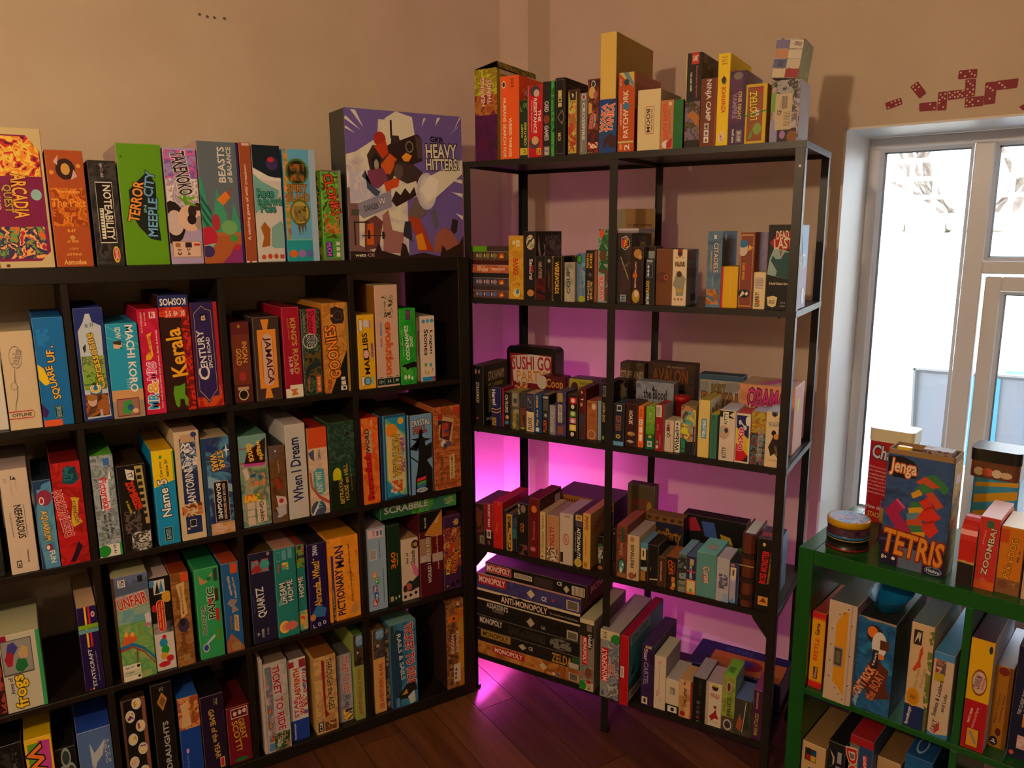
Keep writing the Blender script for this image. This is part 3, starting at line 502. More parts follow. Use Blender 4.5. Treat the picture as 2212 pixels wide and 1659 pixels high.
X('K13', 0.9451, 0.0169, 1.0955, 0.0511, 0.2433, 0.2433, 'dark jungle box with pink and black stamped title', '343', [A(0, 0, 1, 1, '343 464 232 565 222', 7), R(.32, .7, .78, 1, 'd25'), T('Shutter', .36, .71, .72, .98, -90, '611'), E(.42, .63, .42, .09, 'bbb'), E(.42, .63, .36, .075, '455'), T('BUG', .26, .56, .66, .7, -90, '111', 'ddd'), A(.1, .2, .95, .5, '122 233 652 221', 6), R(.66, .02, .92, .22, 'c62'), T('2-4 8+ 30', .72, .04, .88, .2, -90, 'fca'), T('Calliope', .14, .05, .32, .22, -90, 'c64'), T('LIMERICK', .08, .72, .2, .96, -90, '999')], s='ddd', t='222')
X('K13', 1.0036, 0.0106, 1.0955, 0.0739, 0.2568, 0.2568, 'orange parchment box with compass disc and flame lettering', 'c83', [R(.9, 0, 1, 1, 'a83'), A(0, 0, .9, 1, 'c83 d94 b72 ca5', 4), P([(.2,0), (.9,0), (.9,.47)], '111'), P([(.32,.94), (.5,.96), (.82,.93), (.86,.82), (.78,.77), (.4,.77), (.3,.82)], '322'), E(.6, .86, .2, .055, '544'), E(.6, .86, .16, .042, '322'), E(.36, .86, .05, .015, 'ea4'), T('GOONIES', .12, .16, .56, .75, 95, 'f93', '421'), T('THE', .1, .04, .24, .15, 95, 'd52', '421'), R(.6, .02, .84, .07, 'eee'), R(.62, .08, .8, .125, 'eee'), R(.62, .135, .78, .17, 'eee'), R(.68, .03, .78, .06, '222')], t='a73')
X('K14', 1.1021, 0.0048, 1.0955, 0.0519, 0.2185, 0.2185, 'yellow box with black slab title and lilac tag', 'eb2', [T('MAD LIBS', .3, .2, .62, .76, 93, '211'), E(.46, .475, .2, .065, '211'), E(.46, .475, .17, .055, 'ebb'), R(.76, .42, .9, .62, 'b8c'), T('THE GAME', .78, .43, .88, .61, 93, '326'), R(.1, .78, .3, .94, '222'), R(.12, .785, .28, .935, 'eee'), E(.5, .88, .18, .05, 'ddd'), R(.7, .82, .8, .92, 'b8c'), R(.12, .04, .3, .18, '222'), R(.14, .045, .28, .175, 'eee'), E(.5, .11, .2, .06, '222'), E(.5, .11, .16, .05, '7be'), R(.72, .06, .84, .17, '8cc')], t='b90')
X('K14', 1.1586, 0.0044, 1.0955, 0.0716, 0.3000, 0.3013, 'tall cream box with sketch and orange lowercase title', 'dba', [A(.3, .68, .8, .9, 'dba dba 654 dba cb9 433 dba', 14), A(.1, .7, .4, .84, 'dba cba dba baa', 12), T('evolution', .4, .12, .74, .64, -90, 'd63', 'e96'), T('NorthStar', .18, .5, .3, .64, -90, '48a'), T('Games', .18, .4, .3, .49, -90, 'b48'), R(0, .02, 1, .088, '133'), T('12+', .08, .04, .26, .07, 0, 'ddd'), T('2-6', .44, .042, .6, .072, 0, 'ddd'), T('60+', .8, .045, .96, .075, 0, 'ddd'), R(.3, .025, .315, .083, 'ddd'), R(.7, .03, .715, .085, 'ddd'), T('AGES', .1, .093, .24, .105, 0, '544'), T('PLAYERS', .42, .093, .66, .105, 0, '544'), T('TIME', .82, .093, .94, .105, 0, '544')], s='962', t='cb9')
X('K14', 1.2339, 0.0040, 1.0955, 0.0516, 0.2295, 0.2295, 'leaf green box with white capitals and dark silhouette', '2a3', [A(0, 0, 1, 1, '2a3 3b3 193 5b4', 3), R(.4, .85, .68, .98, '235'), T('CGE', .44, .86, .64, .97, 90, 'c4a'), T('CODENAMES', .32, .32, .56, .78, 93, 'fff'), T('DUET', .62, .5, .8, .64, 93, 'fff'), T('party game with 5 game words', .12, .38, .2, .72, 93, 'cec'), P([(.06,.24), (.2,.27), (.5,.28), (.9,.3), (1,.28), (1,.22), (.6,.22), (.4,.19), (.3,.23)], '111'), E(.28, .1, .08, .03, 'dfd'), E(.5, .1, .08, .03, 'dfd'), E(.7, .08, .07, .025, 'dfd')], t='183')
X('K14', 1.2999, 0.0300, 1.0955, 0.0074, 0.1972, 0.1972, 'thin cream box edge with cropped black script', 'dcb', [T('Stones', .5, .4, 1, .8, -90, '322')])
X('K14', 1.3081, 0.0161, 1.0955, 0.0472, 0.2016, 0.2016, 'white box with black rounded title and blue base', 'edc', [T('Logan', .58, .42, .84, .78, -90, '211'), T('Stones', .22, .4, .52, .8, -90, '211'), E(.2, .92, .12, .03, '5ad'), E(.5, .925, .12, .03, '5ad'), E(.8, .925, .12, .03, '5ad'), P([(.2,.27), (.34,.29), (.4,.25), (.28,.22)], '5a3'), P([(.56,.27), (.72,.28), (.74,.23), (.6,.22)], '4ad'), E(.46, .13, .1, .03, 'eb3'), P([(.22,.18), (.3,.1), (.33,.1), (.24,.19)], '322'), P([(.8,.2), (.72,.14), (.75,.14), (.84,.2)], '322'), R(.04, .01, .82, .07, '29d'), R(.82, .015, .97, .07, 'c23')], t='cba')
X('K21', 0.1555, 0.0184, 0.7430, 0.0364, 0.2700, 0.1570, 'dark grey mottled box at the picture edge', '333', [A(0, 0, 1, 1, '333 222 555', 6)])
X('K21', 0.2061, 0.0067, 0.7430, 0.0567, 0.2611, 0.2611, 'ivory box with thin black title and rule', 'dcb', [E(.18, .9, .05, .018, '999'), E(.18, .9, .035, .012, 'dcb'), P([(.42,.9), (.5,.93), (.58,.9)], '333'), R(.38, .9, .42, .94, '333'), T('1-4 players', .52, .8, .58, .9, -90, 'baa'), T('2-6 players', .34, .76, .4, .88, -90, 'baa'), T('NEFARIOUS', .38, .34, .66, .66, -88, '222'), R(.72, .36, .735, .66, '444'), T('The Mad Scientist Game', .2, .36, .26, .6, -88, '987'), T('USAopoly', .62, .1, .7, .22, -90, '322'), R(.22, .06, .4, .13, '333'), R(.25, .07, .37, .12, 'dcb'), P([(.27,.075), (.31,.11), (.35,.075)], '333')], s='ccd', t='baa')
X('K21', 0.2689, 0.0040, 0.7430, 0.0385, 0.2247, 0.2247, 'ocean blue box with fish and yellow curvy title', '247', [P([(.2,0), (.02,.4), (.08,.7), (.5,.95), (1,.98), (1,0)], '59c'), A(.2, .1, 1, .9, '59c 6ac 48b', 4), E(.55, .8, .42, .09, '935'), E(.4, .77, .14, .045, 'eee'), E(.4, .77, .09, .03, 'b23'), T('AQUARIUM', .24, .32, .66, .66, -88, 'fc4', '246'), E(.52, .24, .2, .04, '834'), E(.46, .24, .1, .025, 'eee'), T('FUN', .5, .06, .8, .2, -88, 'eee')], t='123')
X('K21', 0.3099, 0.0041, 0.7430, 0.0626, 0.2599, 0.2599, 'scarlet box with blue car and gold ribbon', 'b12', [A(0, 0, 1, 1, 'b12 c22 911 d33', 3), P([(.35,.8), (.4,.93), (.6,.97), (.85,.93), (.92,.82), (.7,.78)], '156'), A(.42, .82, .85, .95, '145 278 123', 8), T('DESTINATION', .1, .28, .42, .74, 98, 'c12', 'ecc'), P([(.5,.42), (.6,.62), (.56,.66), (.86,.64), (.8,.6), (.76,.46), (.88,.4), (.56,.36)], 'db3'), T('HOGWARTS', .58, .4, .76, .62, 97, '733'), P([(.3,.02), (.5,.12), (.66,.22), (.78,.16), (.5,.02)], '213')], s='611', t='711')
X('K22', 0.3949, 0.0040, 0.7430, 0.0507, 0.2650, 0.2650, 'pale blue doodle box with red handwritten title', '9ab', [A(.02, 0, .98, 1, '9ab 9ab 788 abc 9ab 678', 12), R(.56, .9, .82, .97, '37c'), P([(.7,.76), (.82,.76), (.78,.86)], 'fff'), R(.3, .46, .68, .76, 'eef'), T('Pictureka!', .32, .46, .68, .78, -86, 'd23'), R(.26, .48, .32, .62, '223'), T('Find it fast.', .56, .2, .68, .43, -86, '222'), T('find it first!', .36, .18, .48, .42, -86, '222'), R(0, 0, 1, .12, 'eee'), E(.2, .06, .3, .06, '293'), R(.9, 0, 1, .13, '3a4'), T('6+ 4+', .6, .02, .76, .11, -90, '333')], t='5a3')
X('K22', 0.4497, 0.0040, 0.7430, 0.0662, 0.2302, 0.2302, 'black horror box with filmstrip and red title', '151312', [A(.3, 0, .98, .22, '111 999 333 ccc 222', 9), E(.6, .11, .3, .1, '888'), A(.32, .04, .86, .2, '222 aaa 444 ddd 333', 11), A(.12, .22, .7, .48, '111 655 222 988', 8), P([(.62,.98), (.9,.98), (1,.3), (.86,.3)], 'ba6'), R(.68, .9, .84, .945, '222'), R(.692, .825, .852, .87, '222'), R(.704, .75, .864, .795, '222'), R(.716, .675, .876, .72, '222'), R(.728, .6, .888, .645, '222'), R(.74, .525, .9, .57, '222'), R(.752, .45, .912, .495, '222'), R(.764, .375, .924, .42, '222'), T('ZOMBIES!!!', .4, .48, .66, .82, -76, 'e32', '830'), T('in blunder', .28, .44, .38, .6, -76, 'cb2'), P([(.3,.96), (.6,.93), (.58,.82), (.34,.84)], 'eee'), T('TT', .38, .85, .54, .92, -80, '222')], t='321')
X('K22', 0.5328, 0.0040, 0.7430, 0.0517, 0.2565, 0.2565, 'cyan box with yellow upper half and bold title', '19d', [P([(0,1), (1,1), (1,.68), (0,.62)], 'fd1'), P([(1,.98), (1,.68), (.92,.68), (.92,.98)], '7b4'), E(.4, .93, .07, .02, '3a4'), T('Can you', .3, .72, .46, .88, 92, '124'), T('name 5?', .58, .72, .72, .9, 92, '124'), T('Name 5', .22, .3, .66, .7, 93, 'fff', '112'), R(.28, .04, .66, .19, '9c9'), R(.3, .045, .64, .185, '134'), T('BIG POTATO', .36, .06, .58, .17, 90, 'ade')], t='da0')
X('K22', 0.5895, 0.0040, 0.7430, 0.0616, 0.2977, 0.2977, 'cream edged navy box with white swirling title', 'dca', [R(.2, .06, .84, .94, '236'), A(.22, .64, .84, .92, '57b eee 346 79c eee', 8), R(.24, .9, .8, .97, 'ca8'), E(.78, .965, .12, .025, '348'), T('SANTORINI', .32, .32, .66, .66, 92, 'eee'), T('8+', .38, .68, .58, .78, 90, 'eee'), A(.08, .22, .9, .34, '842 dca c73 531', 9), R(.36, .12, .62, .19, 'ddd'), R(.38, .13, .6, .185, '222'), R(.24, .1, .34, .12, 'eca')], t='b98')
X('K22', 0.6541, 0.0040, 0.7430, 0.0709, 0.2708, 0.2708, 'blue galaxy box with yellow outlined lettering', '36a', [R(0, 0, .13, 1, '246'), A(.14, 0, 1, 1, '238 346 59c 225 67b', 3), P([(.14,.62), (1,.5), (1,.42), (.14,.5)], '8bd'), A(.14, 0, 1, .12, 'ca8 c95 dba', 4), T('STAR', .56, .67, .78, .86, -84, 'fc5', '322'), T('WARS', .3, .66, .54, .84, -84, 'fc5', '322'), R(.32, .13, .86, .55, 'da5'), R(.34, .135, .84, .545, '112'), T('RESCUE ON GEONOSIS', .64, .15, .74, .52, -90, 'ecb'), T('BOARDGAME', .42, .16, .58, .53, -90, 'fff'), P([(.85,.87), (.88,.93), (.91,.87), (1,.86), (.91,.85), (.88,.78), (.85,.85), (.74,.86)], 'eff')], t='ba8')
X('K23', 0.7499, 0.0096, 0.7430, 0.0758, 0.2614, 0.2614, 'teal box with meadow scene and slanted black sign', '7aa', [A(0, .02, 1, .7, '798 ba9 8a8 576 a98', 4), R(0, .7, 1, .72, 'a67'), R(0, .86, 1, .87, '945'), P([(.28,.82), (.96,.96), (.9,.68), (.16,.7)], '311'), P([(.16,.7), (.9,.69), (.88,.66), (.15,.67)], 'c4a'), T('waggle', .62, .72, .84, .94, -82, 'fc4'), T('dance', .3, .72, .56, .92, -82, 'fc4'), P([(.08,.64), (.24,.66), (.32,.54), (.18,.52)], 'dcc'), A(.3, .45, .9, .58, '47a e84 798 258', 9), A(.06, .28, .7, .36, 'e63 fb3 5a3 d44', 10), R(.16, .02, .42, .11, 'dcb'), R(.16, .12, .42, .19, 'dcb'), R(.16, .2, .42, .27, 'dcb'), R(.5, .04, .84, .28, 'dcb'), T('Grublin', .6, .05, .76, .27, -88, '322')], t='587')
X('K23', 0.8291, 0.0040, 0.7430, 0.0425, 0.2242, 0.2242, 'brown trunk style box with metal corner plates', '642', [A(0, 0, 1, 1, '642 753 531', 4), P([(0,1), (.8,1), (.6,.85), (0,.8)], '655'), P([(0,0), (.62,.03), (.7,.1), (0,.16)], '655'), E(.4, .93, .06, .015, 'ddd'), E(.36, .08, .06, .015, 'ddd'), T('WILD WEST', .3, .43, .62, .58, -76, 'c32', '521'), T('Legendary', .5, .64, .6, .8, -88, 'baa'), P([(.26,.36), (.9,.32), (.96,.22), (.4,.2)], 'dcc'), P([(.22,.2), (.9,.24), (.9,.1), (.46,.06)], 'bbc'), E(.6, .28, .16, .03, 'b33')], t='222')
X('K23', 0.8756, 0.0040, 0.7430, 0.0572, 0.2777, 0.2777, 'tall white box with blue handwritten script', 'ccc', [T('When I Dream', .2, .18, .72, .86, 92, '236')], t='cbb')
X('K23', 0.9388, 0.0046, 0.7430, 0.0550, 0.2585, 0.2585, 'orange topped cream box with teal gift tag', 'ca7', [R(0, .77, 1, 1, 'd52'), A(0, 0, 1, .77, 'db9 cba eca dbb', 4), P([(0,.72), (.3,.76), (.3,.62), (.1,.66)], '457'), T('ZMAN', .5, .64, .64, .74, 90, '556'), P([(.2,.5), (.44,.54), (.78,.52), (.82,.26), (.56,.22), (.22,.28)], '5ab'), T('KNIT WIT', .34, .26, .66, .5, 92, 'dec'), P([(0,.5), (.1,.5), (.14,.34), (.5,.22), (1,.14), (1,.1), (.5,.17), (.06,.32)], 'b54'), E(.4, .06, .4, .1, '457'), P([(.05,0), (.5,.18), (.56,.16), (.16,0)], 'eee'), T('TM', .36, .06, .62, .16, 90, '9cd')], t='921')
X('K23', 0.9983, 0.0040, 0.7430, 0.0792, 0.2657, 0.2657, 'dark green haunted box with glowing yellow window', '243', [A(0, 0, 1, 1, '243 354 132 465 222', 4), R(0, 0, 1, .46, '121'), A(0, .36, 1, .56, '132 243 121', 5), E(.28, .42, .16, .07, 'cc1'), R(.12, .35, .44, .42, 'cc1'), T('BETRAYAL', .34, .07, .5, .36, 93, 'ca4'), T('HOUSE', .54, .1, .7, .28, 93, 'ca4'), T('on HILL', .54, .3, .7, .52, 93, 'ca4'), T('A Strategy Game', .78, .2, .84, .54, 93, '875'), T('S', .78, .9, .9, .95, 0, '465')], t='332')
X('K24', 1.1003, 0.0042, 0.7430, 0.0520, 0.2657, 0.2657, 'orange red box with red script and letter tiles', 'e62', [A(0, 0, 1, 1, 'e62 e83 d51 fa4', 3), R(.54, .9, .66, .99, 'd22'), T('IDEAL', .55, .905, .65, .985, 90, 'fdc'), P([(.2,.6), (.24,.655), (.6,.655), (.64,.6)], 'ca8'), P([(.2,.668), (.24,.723), (.6,.723), (.64,.668)], 'ca8'), P([(.2,.736), (.24,.791), (.6,.791), (.64,.736)], 'ca8'), P([(.2,.804), (.24,.859), (.6,.859), (.64,.804)], 'ca8'), T('WORD', .2, .6, .46, .88, 92, '211'), T('Rummikub', .2, .05, .56, .6, 93, 'd13', '611')], t='b11')
X('K24', 1.1605, 0.0080, 0.7430, 0.0840, 0.2640, 0.2640, 'blue box with yellow game lettering and sun face', '258', [R(0, 0, .1, 1, '136'), R(.1, 0, .16, 1, '59c'), R(.2, .03, .97, .96, '7b9'), P([(.2,.97), (.97,.97), (.97,.76)], '29c'), P([(.2,.03), (.2,.23), (.8,.03)], '29c'), P([(.24,.24), (.22,.9), (.55,.88), (.95,.72), (.93,.12), (.76,.05)], 'dc9'), E(.44, .82, .24, .08, 'e92'), E(.8, .92, .12, .04, 'eb3'), T('NOSTALGIA', .46, .26, .76, .76, -90, 'db3', '542'), T('The Game That Recalls The Past', .28, .24, .38, .7, -90, 'fd3'), A(.76, .3, .94, .72, 'dc9 8ab ca5 95a ed9', 9), A(.4, .08, .8, .22, 'd93 c52 ca6', 8), T('2+ Players', .34, .12, .7, .17, -38, 'fff'), T('Age 18+', .3, .06, .6, .11, -38, 'fff')], t='332')
X('K24', 1.2518, 0.0040, 0.7430, 0.0799, 0.2545, 0.2545, 'light blue box with black pointed hat silhouette', '7ad', [R(0, 0, .06, 1, '123'), T('CRYSTAL', .1, .86, .92, .94, 4, 'eee', '112'), T('HALL', .2, .77, .75, .86, 4, 'c53', '112'), P([(.22,0), (.24,.2), (.32,.3), (.4,.5), (.38,.58), (.04,.6), (.04,.58), (.34,.55), (.42,.66), (.08,.71), (.4,.71), (.44,.8), (.56,.82), (.6,.78), (.56,.73), (.66,.7), (.96,.68), (.68,.66), (.7,.6), (.97,.64), (.97,.45), (.74,.42), (.97,.3), (.97,0)], '111'), P([(.04,.5), (.36,.42), (.36,.4), (.04,.48)], '111'), P([(.3,.2), (.7,.22), (.66,.18), (.3,.16)], 'd34'), P([(.3,.15), (.7,.17), (.66,.13), (.3,.11)], '5a4'), P([(.3,.11), (.7,.13), (.66,.09), (.3,.07)], '37b'), E(.5, .05, .24, .03, 'cde'), T('GIBSONS', .32, .035, .68, .065, 3, '235')], t='111')
X('K24', 1.3379, 0.0040, 0.7430, 0.0921, 0.2691, 0.2691, 'terracotta brick patterned box with carpet picture', 'b63', [A(0, 0, 1, 1, 'b63 c74 a52 b64', 5), R(0, .06, 1, .066, '642'), R(0, .125, 1, .131, '642'), R(0, .19, 1, .196, '642'), R(0, .255, 1, .261, '642'), R(0, .32, 1, .326, '642'), R(0, .385, 1, .391, '642'), R(0, .45, 1, .456, '642'), R(0, .515, 1, .521, '642'), R(0, .58, 1, .586, '642'), R(0, .645, 1, .651, '642'), R(0, .71, 1, .716, '642'), R(0, .775, 1, .781, '642'), R(0, .84, 1, .846, '642'), R(0, .905, 1, .911, '642'), R(.1, .066, .112, .125, '642'), R(.45, .131, .462, .19, '642'), R(.74, .196, .752, .255, '642'), R(.29, .261, .302, .32, '642'), R(.58, .326, .592, .385, '642'), R(.13, .391, .142, .45, '642'), R(.42, .456, .432, .515, '642'), R(.77, .521, .782, .58, '642'), R(.26, .586, .272, .645, '642'), R(.61, .651, .622, .71, '642'), R(.1, .716, .112, .775, '642'), R(.45, .781, .462, .84, '642'), R(.74, .846, .752, .905, '642'), R(.29, .911, .302, .97, '642'), P([(.22,.9), (.76,.84), (.66,.56), (.16,.62)], 'ca7'), P([(.28,.84), (.7,.8), (.56,.58), (.2,.64)], '523'), A(.3, .64, .56, .8, '523 258 b33 a62 436', 10), E(.24, .88, .1, .04, 'a33'), R(.16, .79, .3, .84, '223'), E(.34, .56, .1, .04, 'ddd'), E(.42, .53, .08, .03, '445'), E(.56, .55, .1, .03, '657'), R(.8, .9, .97, .98, 'd32'), T('Harry Potter', .18, .08, .36, .4, 90, '743'), P([(.56,.12), (.56,.4), (.76,.42), (.74,.12)], 'dc8'), T('TRIVIA GAME', .6, .13, .7, .4, 90, '743')], t='631')
X('K34', 1.1554, 0.0200, 0.6765, 0.2637, 0.2600, 0.0400, 'flat green box wedged under the shelf, silver lettering', '264', [A(.4, 0, 1, 1, '264 5a2 386 7b2', 3), P([(.62,0), (.75,.95), (.8,.95), (.9,0)], '376'), T('SCRABBLE', .05, .42, .62, .98, 0, 'ccc'), T('CLASSIC', .84, .3, .96, .8, 12, 'bca')], t='132')
X('K31', 0.1276, 0.0188, 0.3905, 0.0302, 0.2400, 0.1797, 'dark red mottled box at the picture edge', '622', [A(0, 0, 1, 1, '622 311 a44 422', 7)])
X('K31', 0.1603, 0.0060, 0.3905, 0.0836, 0.2048, 0.2048, 'white box with gemstone photo and yellow bubble title', 'ccb', [R(.9, 0, 1, 1, '3a6'), R(.02, .48, .78, .93, '555'), R(.04, .5, .76, .92, '999'), P([(.14,.76), (.2,.88), (.34,.9), (.44,.82), (.3,.72)], '449'), P([(.08,.7), (.2,.8), (.32,.74), (.26,.6), (.14,.6)], 'a23'), P([(.42,.74), (.54,.84), (.68,.8), (.66,.68), (.5,.64)], 'ca7'), P([(.32,.58), (.4,.68), (.6,.66), (.64,.56), (.48,.5), (.36,.52)], '274'), R(0, .93, .18, 1, '914'), T('frogs', .2, .04, .6, .47, 93, 'fd2', '542'), T('Army of', .12, .24, .26, .46, 93, '447')], s='ccb', t='bb9')
X('K31', 0.3280, 0.0091, 0.3905, 0.0445, 0.2308, 0.2308, 'indigo box with crossing colour stripes and white capitals', '215', [R(.36, .52, .46, 1, 'fc2'), R(.54, .52, .64, 1, 'd23'), R(0, .74, 1, .79, '8b2'), R(0, .69, 1, .735, '6ab'), E(.78, .9, .1, .035, 'dcc'), E(.78, .9, .05, .018, 'c33'), T('STATECRAFT', .38, .04, .58, .5, 92, 'ddd'), T('of the political card game', .7, .1, .78, .46, 92, 'a9b'), E(.42, .02, .05, .012, 'ec3'), E(.26, .015, .04, .012, 'c23')], t='ca8')
X('K32', 0.4118, 0.0040, 0.3905, 0.0836, 0.2917, 0.2917, 'tall theme park box with red title and roller coaster', '9a8', [R(0, 0, .06, 1, '532'), R(.06, .76, 1, 1, '67a'), A(.06, .76, 1, .88, '67a 99a bab', 4), P([(.06,.88), (.1,.93), (.2,.9), (.3,.97), (.42,.95), (.5,.9), (.6,.96), (.8,.92), (1,.97), (1,.84), (.06,.82)], '568'), A(.06, .5, 1, .68, '8bb 6ab 9ba 7a9', 4), A(.06, 0, 1, .55, '7a5 8b6 5a6 9b7 aa6', 4), T('UNFAIR', .1, .7, .93, .81, 8, 'b33', 'fcb'), R(.16, .9, .36, .97, 'eee'), T('CM', .19, .935, .33, .965, 0, '111'), T('ON', .19, .905, .33, .935, 0, '111'), R(.72, .92, .86, .98, '222'), P([(.1,.36), (.2,.45), (.48,.45), (.55,.38), (.2,.33)], 'd63'), E(.25, .45, .06, .025, 'eb4'), E(.42, .44, .06, .025, 'eb4'), P([(.06,.34), (.4,.36), (.7,.3), (1,.18), (1,.15), (.7,.27), (.4,.33), (.06,.31)], '27b'), P([(.06,.31), (.4,.33), (.7,.26), (1,.12), (1,.1), (.7,.24), (.4,.31), (.06,.29)], 'a43'), P([(.5,.3), (.54,.3), (.5,.12), (.45,.12)], '853'), P([(.82,.6), (.95,.62), (1,.54), (.9,.46), (.84,.52)], 'dde'), E(.88, .5, .08, .02, 'c7a'), R(.06, .1, .56, .155, 'eed'), R(.06, .055, .56, .1, 'ddc'), R(.06, 0, .56, .05, 'eed'), E(.5, .13, .05, .015, '222'), E(.5, .03, .04, .013, '222'), T('Ages 14+', .12, .115, .38, .14, 2, '555'), T('2-5 players', .12, .065, .38, .09, 2, '555')], s='643', t='aa8')
X('K32', 0.4975, 0.0088, 0.3905, 0.0491, 0.2678, 0.2678, 'white box with black band, red pill and bead title', 'ddd', [R(0, .48, 1, 1, '111'), A(0, .4, 1, .52, '111 555 aaa ddd', 3), R(.2, .82, .76, .97, 'ddd'), P([(.26,.83), (.4,.96), (.5,.83)], '222'), P([(.46,.84), (.6,.97), (.7,.84)], '48b'), E(.1, .94, .16, .04, '48c'), E(.82, .78, .26, .06, 'da3'), E(.16, .68, .14, .04, 'c23'), R(.26, .46, .66, .72, 'ecc'), E(.46, .72, .2, .04, 'ecc'), E(.46, .46, .2, .04, 'ecc'), R(.29, .46, .63, .72, 'c22'), E(.46, .72, .17, .035, 'c22'), E(.46, .46, .17, .035, 'c22'), T('The Quick-Fire', .34, .46, .44, .72, 90, 'fc5'), T('Guessing Strategy Game', .48, .44, .58, .74, 90, 'fc5'), E(.44, .3, .2, .05, '29c'), E(.5, .22, .2, .05, '2a4'), E(.42, .16, .18, .04, 'da3'), E(.4, .07, .3, .03, 'c23'), E(.7, .12, .18, .035, 'c23'), E(.5, .36, .1, .025, 'c23')], t='baa')
X('K32', 0.5496, 0.0040, 0.3905, 0.0442, 0.2686, 0.2686, 'brick brown box with pale scroll', '963', [A(0, 0, 1, 1, '963 a74 852 963', 5), R(0, .08, 1, .085, '742'), R(0, .17, 1, .175, '742'), R(0, .26, 1, .265, '742'), R(0, .35, 1, .355, '742'), R(0, .44, 1, .445, '742'), R(0, .53, 1, .535, '742'), R(0, .62, 1, .625, '742'), R(0, .71, 1, .715, '742'), R(0, .8, 1, .805, '742'), R(0, .89, 1, .895, '742'), P([(.26,.88), (.74,.9), (.7,.76), (.8,.56), (.4,.5), (.42,.7)], 'db7'), T('Mystery At Hogwarts', .46, .56, .62, .86, 92, '642'), E(.5, .44, .32, .08, '435'), E(.46, .47, .16, .04, '222'), T('Harry Potter', .3, .14, .6, .36, 92, '742', '853'), R(.36, .05, .74, .12, 'a85'), R(.56, .9, .96, .99, 'd52')], t='831')
X('K32', 0.6090, 0.0040, 0.3905, 0.0631, 0.2653, 0.2653, 'mint green box with white doctor scrawl title', '3a6', [T('DOCTOR', .16, .28, .34, .6, 90, '243', 'ded'), T('PANIC', .44, .44, .74, .78, 90, '243', 'ded'), R(.5, .6, .6, .66, 'd23'), P([(.14,.94), (.4,.86), (.7,.94), (.72,.92), (.46,.84), (.2,.83)], 'c96'), E(.56, .88, .1, .025, '283'), P([(.2,.1), (.3,.16), (.6,.22), (.66,.24), (.62,.26), (.3,.19)], 'cde'), E(.24, .13, .14, .05, 'ccd'), E(.24, .13, .1, .035, '25a'), R(.76, .84, .92, .98, '344'), R(.76, .62, .9, .76, '432'), R(.74, .4, .88, .54, 'c22'), R(.74, .18, .86, .32, '692')], t='285')
X('K32', 0.6785, 0.0040, 0.3905, 0.0465, 0.2651, 0.2651, 'bright blue box with goblet picture and brown base', '26a', [P([(0,0), (0,.12), (.3,.22), (1,.04), (1,0)], 'a64'), E(.55, .06, .3, .05, 'a85'), R(.5, .88, .9, .99, 'd52'), T('A Magical Race of Legendary Adventure', .3, .64, .5, .86, -84, 'eca'), T('and Spell Casting', .6, .6, .74, .84, -84, 'eca'), P([(.2,.56), (.4,.6), (.8,.58), (.6,.52), (.84,.46), (.4,.44), (.46,.5)], '988'), T('Harry Potter', .24, .26, .44, .42, 92, 'a62'), P([(.5,.24), (.54,.42), (.78,.4), (.76,.22)], 'db8'), T('TRIWIZARD', .58, .24, .7, .4, 92, '742')], t='a42')
X('K33', 0.7537, 0.0128, 0.3905, 0.0686, 0.2727, 0.2727, 'midnight navy box with tall white title', '224', [A(.1, .78, .8, .92, '224 b34 4aa d45 224', 8), E(.3, .82, .2, .04, 'a33'), E(.64, .86, .2, .05, '4aa'), E(.8, .97, .06, .02, 'a8a'), T('QUARTZ', .22, .28, .6, .62, 92, 'eee'), T('KEEP DIGGING', .08, .34, .14, .54, 92, '558'), T('8+', .16, .08, .26, .12, 0, 'ccd'), T('3-5 PLAYERS', .34, .05, .44, .15, 90, 'ccd'), T('55 MIN', .56, .07, .64, .15, 90, '99b')], t='431')
X('K33', 0.8231, 0.0040, 0.3905, 0.0602, 0.2735, 0.2735, 'teal box with white house title and cartoon', '288', [R(.08, .86, .28, .97, '6ab'), R(.36, .87, .56, .98, '6ab'), R(.64, .88, .84, .99, '6ab'), R(.1, .875, .26, .96, '288'), T('REBEL', .12, .74, .2, .84, 90, 'd44'), A(.34, .76, .64, .84, 'd4a fc3 4b8 e63', 9), T('DREAM', .16, .38, .48, .62, 92, 'eee', '133'), T('HOME', .52, .4, .8, .64, 92, 'eee', '133'), P([(.04,.38), (.2,.46), (.26,.4), (.14,.36)], '7aa'), E(.3, .12, .26, .07, 'fc5'), E(.38, .12, .22, .05, 'e97'), E(.62, .12, .3, .05, 'd76')], t='b87')
X('K33', 0.8869, 0.0120, 0.3905, 0.0247, 0.2697, 0.2697, 'slim teal box with half of a white title', '288', [A(0, .74, 1, .99, '433 6a4 b54 322', 6), T('HOME', .1, .4, .7, .64, 92, 'eee', '133'), A(0, .02, 1, .24, 'd43 eb4 8ba c93', 7)], t='832')
X('K33', 0.9168, 0.0040, 0.3905, 0.0556, 0.2660, 0.2660, 'dark indigo box with gold curling script', '215', [T('ZMAN', .3, .86, .56, .98, 90, 'eee'), E(.34, .82, .04, .01, 'ec3'), T('Abracada...What?', .24, .26, .66, .8, 91, 'eb3'), P([(.1,.18), (.4,.28), (.9,.22), (.8,.12), (.3,.14)], '37b'), E(.14, .14, .16, .04, 'c84'), T('L 0 0', .12, .02, .84, .07, 10, 'ccd')], t='222')
